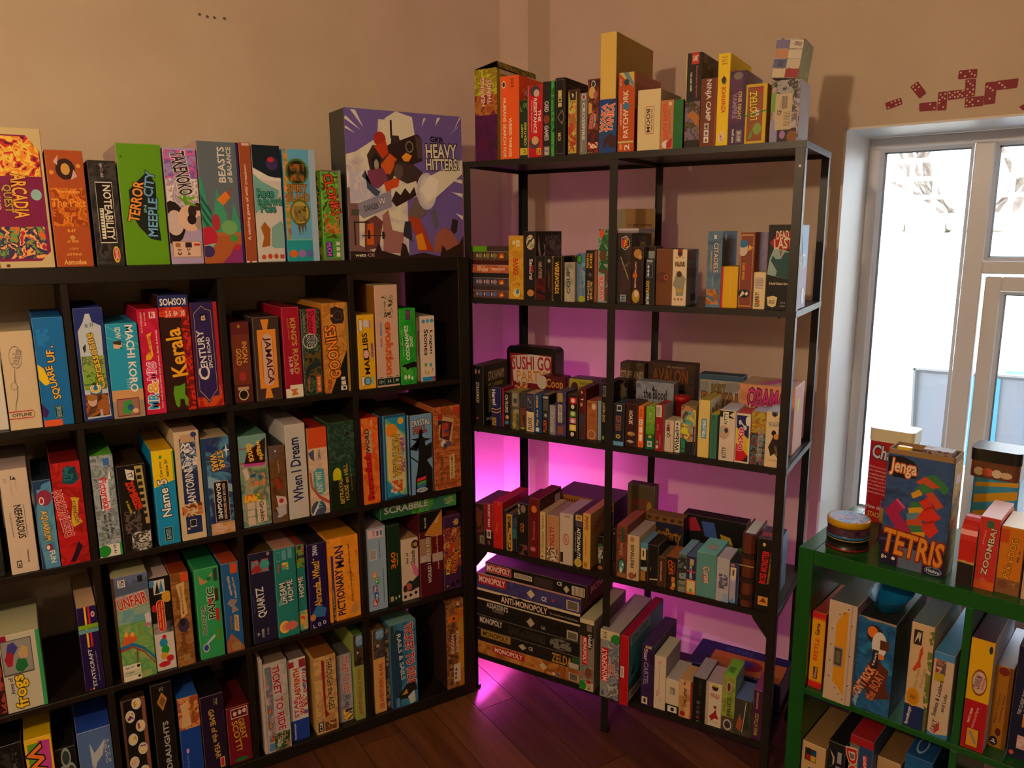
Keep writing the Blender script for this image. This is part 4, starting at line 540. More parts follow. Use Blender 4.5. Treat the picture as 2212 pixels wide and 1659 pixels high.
X('K33', 0.9796, 0.0140, 0.3905, 0.0972, 0.2646, 0.2646, 'amber yellow box with bold purple title', 'e92', [A(0, 0, 1, 1, 'e92 fa3 d82', 3), R(.1, 0, .2, .42, '214'), R(.11, .3, .19, .8, '537'), T('PICTIONARY', .24, .06, .5, .62, 92, '214'), T('MAN', .24, .64, .52, .9, 92, '326'), T('Draw on me-then guess what you see!', .68, .2, .76, .9, 92, '421'), T('ELECTRONIC', .12, .02, .18, .4, 92, 'db5'), P([(.66,.08), (.8,.2), (.94,.1), (.8,.02)], 'c95')], t='c81')
X('K34', 1.1030, 0.0125, 0.3905, 0.0638, 0.2710, 0.2710, 'pale blue box with coloured letter blocks and barcode', '9bd', [R(.08, .88, .86, .98, 'ecd'), T('CE', .34, .9, .44, .97, 90, 'b34'), R(.54, .9, .64, .96, '47b'), R(.72, .9, .82, .96, '47b'), R(.14, .62, .5, .74, 'eee'), R(.16, .63, .48, .636, '322'), R(.16, .642, .48, .648, '322'), R(.16, .654, .48, .66, '322'), R(.16, .666, .48, .672, '322'), R(.16, .678, .48, .684, '322'), R(.16, .69, .48, .696, '322'), R(.16, .702, .48, .708, '322'), R(.16, .714, .48, .72, '322'), R(.16, .726, .48, .732, '322'), T('product information text', .6, .62, .72, .84, 90, '57a'), R(.26, .4, .46, .47, 'e93'), T('C', .3, .41, .42, .46, 90, 'fff'), R(.36, .32, .58, .4, '3a4'), T('TI', .4, .33, .54, .39, 90, 'fff'), R(.24, .22, .46, .31, '749'), T('Ne', .28, .23, .42, .3, 90, 'fff'), R(.3, .1, .52, .22, '36b'), T('Re', .34, .12, .48, .2, 90, 'fff'), R(.24, .06, .44, .14, 'c24'), T('F', .28, .07, .4, .13, 90, 'fff'), T('An elemental game of chemistry', .76, .08, .84, .5, 90, '579')], t='a9a')
X('K34', 1.1752, 0.0225, 0.3905, 0.0431, 0.2635, 0.2635, 'dark green box with orange numerals', '132', [T('360', .24, .45, .62, .66, 90, 'e72'), T('degrees', .68, .48, .8, .64, 90, 'db3'), R(.1, .04, .36, .1, 'ca8'), E(.54, .07, .06, .02, 'cdc'), E(.8, .08, .06, .02, 'cdc')], t='121')
X('K34', 1.2216, 0.0206, 0.3905, 0.0577, 0.2075, 0.2075, 'ivory box with elegant title and bearded figure', 'dcb', [E(.8, .89, .22, .07, '111'), E(.8, .89, .18, .056, '543'), T('iello', .66, .86, .94, .92, 82, 'eb4'), T('Sea of', .24, .6, .38, .78, 90, '211'), T('Clouds', .54, .55, .78, .8, 90, '211'), P([(.56,.58), (.7,.6), (.98,.46), (.98,.34), (.7,.4)], 'd7a'), P([(.1,.16), (.14,.26), (.4,.32), (.6,.3), (.98,.38), (.98,.18), (.5,.14)], '233'), E(.34, .22, .22, .06, 'b65'), E(.14, .2, .12, .06, '423'), E(.14, .07, .09, .028, '222'), E(.46, .08, .09, .028, '222'), E(.78, .1, .09, .028, '222')], t='a86')
X('K34', 1.2800, 0.0100, 0.3905, 0.0808, 0.2779, 0.2854, 'maroon box with white question capitals and orange triangle', '512', [R(0, .78, 1, 1, '111'), P([(.2,.74), (1,1), (1,.7), (.6,.7)], 'c83'), R(0, .48, 1, .7, 'a86'), R(.5, .42, 1, .7, '611'), R(0, .42, .44, .5, 'cbb'), R(.54, .4, 1, .5, 'baa'), T('WOULD I LIE TO YOU ?', .3, .16, .46, .74, 92, 'eed', '322'), T('The game of good fibs and falsehoods', .74, .3, .82, .72, 92, 'eba'), T('Mark Hill', .22, .82, .3, .94, 90, 'ddd'), P([(.7,.86), (.84,.94), (.86,.93), (.74,.85)], 'edc')], t='333')
X('K34', 1.3655, 0.0131, 0.3905, 0.0645, 0.2554, 0.2554, 'purple monster box with yellow and orange arched title', '425', [A(0, .3, 1, .84, '425 b52 734 d94 323', 6), E(.72, .91, .24, .07, '111'), E(.72, .91, .2, .058, '547'), T('iello', .56, .87, .86, .94, 84, 'fc4'), P([(.3,.55), (.5,.66), (.7,.62), (.5,.52)], 'c43'), P([(.6,.62), (.9,.8), (.98,.6), (.8,.5)], 'a63'), T('KING', .14, .22, .4, .42, 82, 'fc2', '222'), T('NEW YORK', .48, .22, .8, .5, 80, 'e72', '222'), E(.2, .06, .1, .03, '211'), E(.5, .07, .1, .03, '211'), E(.78, .09, .1, .03, '211'), T('8+', .14, .045, .26, .075, 0, 'ec4')], t='523')
X('K41', 0.1166, 0.0200, 0.0380, 0.0595, 0.2400, 0.2646, 'black box with neon pink streaks', '111', [P([(.1,.35), (.5,.6), (.52,.58), (.14,.33)], 'd29'), P([(0,.3), (.5,.5), (.5,.48), (0,.26)], 'c28'), A(.2, .6, .8, .95, '111 333 111 555', 6)])
X('K41', 0.1816, 0.0120, 0.0380, 0.0585, 0.2659, 0.2659, 'yellow box with bulging orange question title', 'fc2', [P([(.1,.95), (.5,.95), (.5,.5), (.1,.5)], '6a3'), P([(.5,.97), (.92,.95), (.9,.5), (.5,.5)], 'c4a'), R(.1, 0, .9, .5, 'e72'), T('WHO?', .2, .1, .8, .93, -84, 'f83', '111')], t='ca0')
X('K41', 0.2429, 0.0300, 0.0380, 0.0458, 0.2041, 0.2041, 'black box with ghostly white triple circle emblem', '111', [E(.3, .62, .24, .14, '9aa'), E(.7, .64, .24, .14, '9aa'), E(.5, .86, .24, .14, '9aa'), E(.3, .62, .18, .1, '344'), E(.7, .64, .18, .1, '344'), E(.5, .86, .18, .1, '344')], t='111')
X('K41', 0.2945, 0.0120, 0.0380, 0.0779, 0.2420, 0.2420, 'cornflower blue box with winged badge', '57b', [P([(.34,.86), (.46,.72), (.62,.78), (.8,.86), (.7,.68), (.5,.6), (.36,.55)], 'bcd'), P([(.3,.5), (.52,.62), (.42,.5)], 'ccd'), T('GAMES', .76, .56, .84, .84, 90, 'bcd'), T('8 2-4 3', .86, .56, .92, .84, 90, 'bcd'), R(.46, .05, .86, .42, 'b22'), T('FLY!', .5, .06, .82, .4, 90, 'fb3', '711')], t='24a')
X('K42', 0.4016, 0.0120, 0.0380, 0.0585, 0.2946, 0.2946, 'black box with scattered round photo badges', '111', [R(.84, 0, 1, 1, '854'), R(0, 0, .1, 1, '643'), E(.64, .95, .2, .06, 'ddc'), A(.52, .915, .76, .985, 'c53 eda c93', 9), E(.34, .835, .2, .06, 'ddc'), A(.22, .8, .46, .87, '638 eda 737', 9), E(.72, .72, .2, .06, 'ddc'), A(.6, .685, .84, .755, 'a55 eda dba', 9), E(.36, .605, .2, .06, 'ddc'), A(.24, .57, .48, .64, 'c93 eda b44', 9), E(.72, .49, .2, .06, 'ddc'), A(.6, .455, .84, .525, '737 eda ca4', 9), E(.32, .375, .2, .06, 'ddc'), A(.2, .34, .44, .41, 'dba eda c53', 9), E(.7, .26, .2, .06, 'ddc'), A(.58, .225, .82, .295, 'b44 eda 638', 9), E(.34, .145, .2, .06, 'ddc'), A(.22, .11, .46, .18, 'ca4 eda a55', 9)], t='321')
X('K42', 0.4756, 0.0120, 0.0380, 0.0515, 0.3000, 0.3161, 'black box with thin white capitals and wooden diamond', '151212', [P([(.25,.83), (.5,.92), (.75,.85), (.5,.74)], 'b84'), P([(.35,.83), (.5,.88), (.66,.84), (.5,.78)], '853'), T('DRAUGHTS', .42, .18, .7, .64, 90, 'bbb'), R(.44, .04, .68, .13, 'c35'), T('6+2', .4, .93, .6, .97, 0, 'aaa')], t='111')
X('K42', 0.5375, 0.0120, 0.0380, 0.0543, 0.2548, 0.2548, 'royal blue box with parchment scroll', '14a', [A(0, .62, 1, 1, 'c74 a53 d95 741', 5), P([(.12,.92), (.56,.96), (.5,.84), (.6,.66), (.1,.64), (.2,.8)], 'db8'), T('Harry Potter', .6, .72, .82, .96, 90, 'a62', '532'), E(.3, .36, .07, .03, 'dac'), T('warning text', .2, .1, .34, .32, 90, '68c')], t='25a')
X('K42', 0.5949, 0.0120, 0.0380, 0.0617, 0.2379, 0.2379, 'near black navy box with gold small caps title', '213', [T('GAME of the YEAR', .4, .16, .64, .82, -86, 'ca5'), R(.66, .03, .86, .16, 'dc4'), R(.69, .04, .83, .15, 'c24'), T('1-8', .6, .86, .74, .95, 0, 'aa7')], t='111')
X('K42', 0.6619, 0.0120, 0.0380, 0.0631, 0.1792, 0.1792, 'burgundy box with mustard exclamation title', '712', [R(.18, .8, .92, .97, 'dcc'), R(.21, .815, .89, .955, '611'), E(.36, .88, .08, .04, 'dcc'), E(.58, .89, .08, .04, 'dcc'), E(.78, .9, .08, .04, 'dcc'), T('GREAT', .52, .4, .78, .78, -84, 'ca3'), T('SCOTT!', .26, .22, .52, .76, -84, 'ca3'), E(.52, .06, .3, .03, '173')], t='511')
X('K43', 0.7604, 0.0050, 0.0380, 0.0089, 0.3000, 0.3021, 'thin white box edge', 'cbb', [])
X('K43', 0.7699, 0.0050, 0.0380, 0.0679, 0.2861, 0.2861, 'pale grey train box with dark red title', 'bbb', [A(0, 0, 1, 1, 'bbb ccc aaa bba', 3), A(.06, .12, .34, .96, 'c93 b33 58a 887 b8a bbb', 7), T('TICKET TO RIDE', .42, .22, .74, .96, -87, 'a24', 'ecc'), A(.3, 0, .96, .2, '343 a86 252 bba 321', 6), R(.06, .02, .3, .1, '58b')], t='765')
X('K43', 0.8442, 0.0200, 0.0380, 0.0541, 0.2675, 0.2675, 'white box with red double title and blue base', 'ddd', [R(0, 0, 1, .25, '24a'), R(.06, .9, .34, .97, 'b23'), R(.62, .88, .98, .98, '934'), T('STAR', .22, .28, .46, .52, 91, 'c23'), T('WARS', .5, .3, .8, .52, 91, 'c23'), T('LABYRINTH', .3, .52, .62, .88, 91, 'b22', 'fc8'), A(.76, .3, .98, .86, 'ddd c44 ddd 66a b33', 6), T('Ravensburger', .14, .02, .28, .22, 90, 'eee')], t='766')
X('K43', 0.9188, 0.0100, 0.0380, 0.0679, 0.2542, 0.2542, 'golden parchment box with dark title and red quill', 'ca6', [A(0, 0, 1, 1, 'ca6 db7 b85 dc8', 4), T('THROUGH the AGES', .56, .28, .84, .96, -89, '421', 'dc8'), P([(.34,.96), (.48,.94), (.46,.3), (.6,.22), (.4,.2), (.36,.5)], '922'), R(.06, .03, .32, .16, '111'), T('CGE', .12, .04, .28, .15, 90, 'eee'), A(.36, .02, .9, .14, 'ca6 742 b85', 9)], t='852')
X('K43', 0.9970, 0.0300, 0.0380, 0.0455, 0.2290, 0.2290, 'lilac train box with red title', '99a', [A(0, 0, 1, 1, '99a aab 889', 3), T('TICKET TO RIDE', .36, .42, .8, .97, -88, 'c33', 'ddc'), T('New York', .3, .2, .8, .4, 80, '446'), A(.3, .02, .96, .18, '36a fc3 433 ddd', 5)], t='555')
X('K43', 1.0460, 0.0120, 0.0380, 0.0315, 0.2910, 0.2910, 'narrow olive green train box', '9a5', [A(0, .64, 1, 1, '322 543 444 654', 6), E(.6, .93, .4, .08, '48b'), T('DAYS OF WONDER', .3, .88, .9, .98, 90, 'cde'), T('4', .3, .77, .5, .81, 90, 'eee'), T('¡AVENTUREROS al TREN!', .3, .06, .72, .6, 90, 'b32')], t='462')
X('K44', 1.1099, 0.0120, 0.0380, 0.0386, 0.2876, 0.2876, 'narrow peach train box with red capitals', 'da6', [A(0, .66, 1, 1, '433 654 444 322', 6), E(.6, .94, .4, .07, '48b'), T('DAYS OF WONDER', .3, .9, .9, .98, 90, 'cde'), T('2', .3, .79, .5, .83, 90, 'eee'), T('LES AVENTURIERS du RAIL', .4, .05, .78, .6, 90, 'b32')], t='642')
X('K44', 1.1528, 0.0200, 0.0380, 0.0120, 0.2792, 0.2792, 'thin dark speckled box', '443', [A(0, 0, 1, 1, '332 a86 433 655', 8)])
X('K44', 1.1656, 0.0040, 0.0380, 0.0891, 0.2917, 0.2917, 'sea blue sailing box with red serif title', '37a', [A(0, 0, 1, 1, '37a 48b 269 59b', 3), R(0, 0, .14, 1, '343'), P([(0,.7), (.2,.94), (.5,.9), (.4,.3), (.3,0), (0,0)], '246'), T('TICKET TO RIDE', .58, .24, .9, .98, -88, 'b23', 'ecb'), T('RAILS & SAILS', .3, .32, .46, .88, -86, 'cdd'), P([(.24,.14), (.56,.26), (.9,.26), (.98,.16), (.6,.08), (.2,.1)], '222'), P([(.36,.14), (.56,.2), (.6,.14)], 'da3'), P([(.6,.1), (.86,.16), (.9,.02), (.7,0)], 'cdd'), R(.14, .01, .28, .12, '58b')], t='7aa')
X('K44', 1.3654, 0.0070, 0.0380, 0.0646, 0.3000, 0.3158, 'wood grain box with white label and orange leaf tab', '853', [A(0, 0, 1, 1, '643 a74 853 532 b85', 5), R(.66, 0, 1, .9, 'b72'), A(.66, .2, 1, .9, 'b72 c93 a62', 4), R(.1, .76, .66, .83, 'd72'), R(.66, .79, .94, .88, 'c63'), R(.38, .78, .5, .81, '211'), T('INDIAN', .26, .4, .44, .62, 90, 'ecb'), T('SUMMER', .54, .4, .72, .66, 90, 'ecb'), R(.38, .06, .78, .27, 'dcb'), E(.5, .11, .06, .02, '655'), E(.5, .16, .05, .018, '322'), P([(.44,.2), (.56,.23), (.58,.19)], '322'), P([(.55,.94), (.7,.98), (.78,.93)], 'dcb')], s='322', t='843')
X('MT', 0.0373, 0.0120, 1.7554, 0.0783, 0.2400, 0.2608, 'yellow to purple gradient box with open cover flap', '514', [A(0, .45, 1, .8, 'a52 b73 843 714', 5), A(0, .72, 1, 1, 'ba2 982 cc3 a92', 7), A(0, 0, 1, .5, '414 515 613', 3), T('HEARING', .28, .6, .46, .9, 92, 'fdd', 'a12'), T('THINGS', .56, .62, .74, .88, 92, 'fdd', 'a12')], s='ba2', t='542')
X('MT', 0.1263, 0.0120, 1.7554, 0.0634, 0.2000, 0.2332, 'vivid orange box with white upright capitals', 'f62', [R(0, 0, .04, 1, 'a98'), T('WEIRD THINGS', .46, .03, .62, .5, -90, 'fec'), T('HUMANS SEARCH FOR', .16, .02, .32, .74, -90, 'fec'), E(.2, .9, .1, .045, 'fec'), E(.2, .9, .07, .03, '432'), T('12+ 4-8 30', .56, .86, .74, .97, -90, '622'), on('R', T('WEIRD', .12, .76, .6, .84, 0, 'fdc')), on('R', T('THINGS', .12, .67, .6, .74, 0, 'fdc'))], s='f51')
X('MT', 0.1905, 0.0120, 1.7554, 0.0282, 0.1300, 0.1619, 'small dark green box with yellow lettering', '232', [A(.1, .8, .95, .95, '232 583 342', 6), T('CAMPY', .24, .36, .46, .6, 90, 'ce2'), T('CREATURES', .58, .22, .88, .62, 90, 'cd6'), R(.1, .06, .96, .18, 'dc3'), T('2-5', .5, .08, .8, .16, 90, '432')])
X('MT', 0.2195, 0.0120, 1.7554, 0.0479, 0.1600, 0.1988, 'red box with white capitals between portrait heads', 'c12', [R(0, 0, .05, 1, 'baa'), A(.05, .1, 1, .85, 'c12 d22 b12', 4), E(.5, .92, .34, .075, '445'), E(.6, .89, .2, .05, 'dba'), E(.45, .2, .36, .08, '545'), E(.5, .24, .24, .06, 'db8'), T('THE', .7, .5, .88, .66, -90, 'fff'), T('RESISTANCE', .4, .34, .62, .82, -90, 'fff'), T('Social Deduction', .24, .36, .32, .8, -90, 'fcc'), R(.6, .04, .9, .13, 'eb3'), T('2-8', .64, .05, .86, .12, 0, '721')], s='a12')
X('MT', 0.2688, 0.0120, 1.7554, 0.0371, 0.1400, 0.2053, 'black box with bubble lettering and green side', '222', [R(.72, 0, 1, 1, '3a4'), A(.74, 0, 1, 1, '283 4b5 152', 6), T('CARD', .14, .6, .5, .74, -90, 'ddd', '555'), E(.32, .5, .26, .06, '842'), T('GAMES', .14, .22, .5, .42, -90, 'ddd', '555'), R(.08, .02, .58, .14, '888'), T('37 28', .2, .03, .5, .13, -90, 'eee')])
X('MT', 0.3082, 0.0120, 1.7554, 0.0314, 0.1500, 0.2111, 'black art deco box with gold linework', '110f0c', [R(.1, .03, .12, .97, '876'), R(.86, .03, .88, .97, '876'), R(.1, .97, .88, .975, '876'), R(.1, .03, .88, .036, '876'), R(.3, .76, .66, .84, 'dc8'), R(.3, .69, .66, .755, 'dc8'), R(.3, .63, .66, .68, 'dc8'), E(.48, .72, .1, .02, '211'), P([(.2,.5), (.7,.6), (.95,.5), (.7,.4), (.2,.5), (.3,.5), (.68,.43), (.86,.5), (.68,.57), (.3,.5)], '876'), T('MOI', .28, .2, .6, .3, -90, 'dc8'), on('R', R(.06, .9, .9, .906, '876')), on('R', R(.06, .05, .07, .9, '876'))], s='151210')
X('MT', 0.3485, 0.0120, 1.7554, 0.0364, 0.1300, 0.1758, 'brown framed box with yellow green mouse picture', '421', [R(.04, .03, .74, .97, 'bb5'), A(.06, .06, .72, .82, 'bb5 d84 cc6 b42 ca4', 5), P([(.1,.97), (.66,.97), (.66,.84), (.2,.84)], '311'), P([(.3,.95), (.5,.92), (.4,.86)], 'eed'), E(.4, .5, .3, .14, 'b73'), E(.3, .42, .16, .08, 'c43')], s='311')
X('MT', 0.3857, 0.0120, 1.7554, 0.0218, 0.1300, 0.1643, 'slim grey box with squared white capitals', '888', [T('CROSSFIRE', .3, .24, .72, .84, -90, 'eee'), E(.5, .93, .3, .05, 'eee'), E(.5, .93, .2, .035, '933'), T('small print lines', .2, .05, .4, .2, -90, 'ccc')])
X('MT', 0.4086, 0.0120, 1.7554, 0.0337, 0.1500, 0.1975, 'dark red box with cartoon heads and torn title', '622', [A(.02, .02, .98, .98, '622 311 943 422', 4), E(.5, .93, .2, .05, 'ccc'), E(.5, .93, .13, .035, '333'), E(.4, .82, .3, .08, 'db6'), E(.7, .78, .2, .05, 'b66'), T('BOARDROOM', .2, .34, .5, .58, 84, 'c23', 'fba'), T('NIGHT', .56, .36, .76, .54, 84, 'edd'), A(.1, .02, .95, .16, 'e93 eed b22 421 ca5', 8), A(.1, .5, .4, .74, 'da5 522 b84', 7)])
X('MT', 0.4442, 0.0120, 1.7554, 0.0516, 0.2000, 0.1406, 'cobalt box with slanted orange tribal lettering', '24a', [A(0, 0, 1, 1, '24a 258 326', 3), T('WAKA', .1, .4, .4, .92, 84, 'e63', 'fdc'), T('TANKA', .46, .4, .82, .92, 84, 'e63', 'fdc'), P([(.2,.1), (.3,.28), (.7,.36), (.98,.3), (.98,.1), (.6,.1), (.5,.2), (.36,.1)], '422')], s='236')
X('MT', 0.4437, 0.0150, 1.8960, 0.0469, 0.2700, 0.1712, 'plain gold carton balanced on a cobalt box', 'ec6', [on('R', E(.8, .92, .012, .01, '432')), on('R', E(.2, .3, .02, .008, 'a83'))], s='a83')
X('MT', 0.4992, 0.0120, 1.7554, 0.0473, 0.1900, 0.2039, 'rust orange box with quilt corner and white title', 'c51', [P([(.04,1), (.94,1), (.94,.8)], 'dc8'), P([(.3,1), (.6,1), (.94,.86), (.94,.8), (.5,.92)], '79a'), P([(.6,1), (.94,1), (.94,.92)], 'dc4'), P([(.34,.9), (.5,.92), (.66,.9), (.64,.85), (.5,.83), (.36,.86)], '345'), T('2015', .1, .84, .2, .92, 90, 'ecb'), T('PATCHWORK', .32, .18, .64, .78, 91, 'fed'), E(.5, .58, .2, .045, '48b'), T('UWE ROSENBERG', .14, .34, .24, .62, 91, 'fdc'), R(.02, .115, .96, .14, 'dc8'), T('2', .42, .02, .74, .1, 90, 'fed'), R(.12, .03, .3, .1, 'e95'), on('R', R(0, .55, 1, 1, 'b76')), on('R', T('back cover text lines', .05, .75, .6, .9, 0, '956'))], s='922')
X('MT', 0.5556, 0.0120, 1.7554, 0.0642, 0.1600, 0.1551, 'cream box with framed bold dark title', 'eda', [R(.36, .27, .72, .72, 'b65'), R(.375, .28, .705, .71, 'eda'), T('BOOM', .4, .3, .56, .68, -89, '411'), T('Two Rooms and a', .6, .32, .68, .68, -89, '533'), T('by small designers', .3, .3, .33, .7, -89, 'a87')], s='cb9')
X('MT', 0.6206, 0.0120, 1.7554, 0.0349, 0.1200, 0.1239, 'kraft box with red festive lettering', 'c85', [T('SANTA BANTA', .2, .2, .6, .94, 92, 'e32'), E(.5, .1, .36, .08, 'eee'), P([(.5,.14), (.96,.24), (.9,.04), (.5,.02)], 'c22'), E(.74, .92, .14, .04, 'eda'), T('merry game of cards', .68, .3, .78, .8, 92, '742')])
X('MT', 0.6561, 0.0120, 1.7554, 0.0250, 0.1200, 0.1223, 'plain emerald box', '173', [on('R', A(0, .3, 1, 1, '173 a33 152', 4)), on('R', T('GAMES', .2, .1, .7, .2, 0, 'bdb'))], s='131')
X('MT', 0.6863, 0.0120, 1.7554, 0.0390, 0.2000, 0.2319, 'tall black box with red badge and dinosaur painting', '151212', [R(0, .5, .05, 1, 'dc7'), R(.34, .88, .84, 1, 'c32'), T('GMT', .42, .91, .78, .97, 0, 'eed'), T('Dominant Species', .64, .53, .78, .86, -89, 'd54'), T('THE CARD GAME', .28, .6, .4, .8, -89, 'eed'), A(0, 0, 1, .49, '554 764 879 332 a83 443', 4), P([(.1,.34), (.5,.4), (.9,.34), (.96,.22), (.7,.24), (.5,.3)], 'b73'), R(0, 0, 1, .08, '211'), on('R', A(0, 0, 1, 1, '554 665 332 875 433', 4))], s='554')
X('MT', 0.7262, 0.0120, 1.7554, 0.0413, 0.1700, 0.1665, 'russet box with white brush capitals and icons', '731', [R(.9, 0, 1, 1, '943'), T('NINJA CAMP', .26, .38, .66, .98, -90, 'eee'), R(.28, .26, .58, .35, 'bbb'), R(.28, .16, .58, .25, 'ddd'), R(.28, .06, .58, .15, 'eee'), E(.43, .3, .08, .025, '733'), R(.38, .18, .48, .22, '422'), P([(.34,.08), (.43,.13), (.52,.08)], '633')], s='842')
X('MT', 0.7682, 0.0120, 1.7554, 0.0308, 0.2000, 0.2215, 'lemon yellow box with red serif title', 'fd0', [T('BOHNANZA', .36, .36, .72, .64, -89, 'd22'), E(.56, .7, .2, .04, 'b92'), P([(.3,.72), (.5,.76), (.7,.73), (.6,.68), (.4,.68)], '322'), P([(.3,.08), (.2,.12), (.34,.12), (.4,.17), (.48,.13), (.62,.16), (.6,.12), (.74,.1), (.62,.08), (.66,.04), (.5,.05), (.4,.02), (.38,.05), (.22,.04)], 'eee'), T('AMIGO', .34, .05, .58, .13, -80, 'd42'), T('12+  3-5  45', .26, .88, .76, .97, -90, 'a72'), on('R', R(.2, .3, .8, .86, 'e95'))], s='fd1')
X('MT', 0.7999, 0.0120, 1.7554, 0.0397, 0.1600, 0.1768, 'dusky purple box with thin pale title', '425', [A(0, .3, .8, .9, '425 636 534 324', 3), E(.5, .93, .3, .05, '877'), T('ONE NIGHT', .54, .34, .78, .72, -90, 'dc6'), T('VAMPIRE', .2, .36, .5, .7, -90, 'a8b'), R(.5, .03, .86, .2, '878'), T('3-10', .58, .05, .78, .18, -90, 'eee'), T('bezier games', .2, .03, .4, .22, 90, 'eee'), on('R', R(0, 0, 1, 1, '98a'))], s='98a')
X('MT', 0.8404, 0.0120, 1.7554, 0.0516, 0.1300, 0.1416, 'mustard bordered box with looped green string', 'db2', [R(.1, .05, .82, .95, '833'), R(.13, .07, .79, .93, '952'), T('LOOTERZ', .2, .4, .56, .88, 93, 'fd3', '421'), E(.6, .25, .2, .1, '8a4'), P([(.16,.06), (.3,.2), (.4,.28), (.36,.12)], '6a3'), E(.7, .9, .08, .04, 'c23'), E(.58, .52, .1, .05, 'dcc'), P([(0,.46), (1,.54), (1,.56), (0,.48)], '284')], s='b81')
X('MT', 0.9017, 0.0140, 1.7554, 0.0674, 0.1200, 0.1440, 'white comic panel box with barcode label', 'bbc', [A(0, 0, 1, 1, 'bbc 656 cbb 323 8a7 a9b', 4), R(0, 0, .26, .36, '99c'), R(.26, 0, .6, .2, '211'), R(.6, 0, .92, .22, '311'), E(.78, .08, .18, .1, '852'), R(0, .5, .18, .8, '7a4'), A(.2, .7, .9, 1, '888 aaa 444 ccc', 6), R(.16, .2, .74, .78, 'cb9'), R(.46, .26, .7, .266, '322'), R(.46, .284, .7, .29, '322'), R(.46, .308, .7, .314, '322'), R(.46, .332, .7, .338, '322'), R(.46, .356, .7, .362, '322'), R(.46, .38, .7, .386, '322'), R(.46, .404, .7, .41, '322'), R(.46, .428, .7, .434, '322'), R(.46, .452, .7, .458, '322'), R(.46, .476, .7, .482, '322'), T('CE', .24, .44, .38, .52, 90, '322'), T('small printed notice text', .3, .54, .66, .74, 90, '766'), E(.45, .12, .1, .07, 'a7b')], s='ccd')
X('M2L', 0.0147, 0.0120, 1.3454, 0.1354, 0.1000, 0.0372, 'dark box with blue dots, lowest of a stack of four', '644', [R(0, .62, 1, 1, '433'), R(0, .6, 1, .63, 'baa'), E(.24, .32, .055, .18, '57b'), E(.44, .32, .055, .18, '57b'), E(.64, .32, .055, .18, '57b'), R(.14, .2, .17, .45, 'dcc'), R(.34, .2, .37, .45, 'dcc'), R(.54, .2, .57, .45, 'dcc'), R(.74, .12, .88, .5, 'b42'), P([(.76,.15), (.82,.45), (.87,.2)], 'fb3')], t='865')
X('M2L', 0.0154, 0.0120, 1.3826, 0.1350, 0.1000, 0.0396, 'dark box with mauve dots, second in a stack of four', '445', [R(0, .62, 1, 1, '222'), R(0, .6, 1, .63, 'baa'), E(.24, .32, .055, .18, 'a8a'), E(.44, .32, .055, .18, 'a8a'), E(.64, .32, .055, .18, 'a8a'), R(.14, .2, .17, .45, 'dcc'), R(.34, .2, .37, .45, 'dcc'), R(.54, .2, .57, .45, 'dcc'), R(.74, .12, .88, .5, 'b42'), P([(.76,.15), (.82,.45), (.87,.2)], 'fb3')], t='865')
X('M2L', 0.0162, 0.0120, 1.4221, 0.1346, 0.1000, 0.0393, 'burnt orange box, third in a stack of four', 'c63', [R(0, .62, 1, 1, '411'), R(0, .6, 1, .63, 'baa'), A(0, .02, 1, .58, 'c63 d85 a43 e97', 4), T('Timeline', .15, .12, .45, .5, 0, 'ecb'), T('Inventions', .55, .2, .9, .5, 0, 'ecb')], t='865')
X('M2L', 0.0170, 0.0120, 1.4614, 0.1340, 0.1000, 0.0417, 'olive dotted box with lime lid, crowning a stack of four', '543', [R(0, .62, 1, 1, '433'), R(0, .6, 1, .63, 'baa'), E(.24, .32, .055, .18, '884'), E(.44, .32, .055, .18, '884'), E(.64, .32, .055, .18, '884'), R(.14, .2, .17, .45, 'dcc'), R(.34, .2, .37, .45, 'dcc'), R(.54, .2, .57, .45, 'dcc'), R(.74, .12, .88, .5, 'b42'), P([(.76,.15), (.82,.45), (.87,.2)], 'fb3'), R(0, .6, .42, 1, '6a1'), R(.42, .7, 1, 1, '433')], t='865')
X('M2L', 0.1518, 0.0120, 1.3454, 0.0504, 0.1300, 0.1892, 'golden wood grain box with red stamped title', 'c92', [A(0, 0, 1, 1, 'c92 da3 b82', 5), T('BANG!', .3, .38, .66, .64, -90, 'c12'), R(.5, .88, .76, .93, 'eda'), R(.5, .83, .76, .87, 'eda'), R(.26, .86, .46, .92, 'eda'), E(.54, .1, .24, .07, 'ed9'), E(.6, .12, .12, .04, '48b')])
X('M2L', 0.2034, 0.0120, 1.3454, 0.0395, 0.1700, 0.2018, 'black samurai box with broad pale brush stroke cover', '1a1715', [T('Samurai', .5, .3, .8, .6, -90, 'edd'), E(.6, .84, .36, .11, 'db9'), A(.3, .76, .9, .92, '9a7 edc 443 a86', 9), R(.62, .4, .84, .5, 'a23'), E(.6, .1, .3, .05, 'c84'), on('R', P([(.12,.95), (.22,.6), (.34,.7), (.3,.85), (.42,.7), (.36,.55), (.2,.5), (.1,.75)], 'cbb')), on('R', A(.36, .3, .98, .94, '433 656 877 334 544', 5)), on('R', P([(.2,.5), (.4,.55), (.45,.35), (.25,.35)], 'b84'))], s='2a2725')
X('M2L', 0.2437, 0.0120, 1.3454, 0.0344, 0.1000, 0.1287, 'black box with blood red rivers and engraved title', '1a1212', [A(0, 0, 1, .5, '1a1212 611 311 722', 4), T('GAME of THRONES', .3, .5, .66, .88, -90, 'b98')])
X('M2L', 0.2790, 0.0140, 1.3454, 0.0193, 0.1000, 0.1285, 'slim black box with red hilt pictures', '151010', [E(.5, .9, .25, .04, '9ab'), T('A game of the houses', .3, .3, .5, .7, -90, '966'), R(.6, .2, .64, .6, '944')])
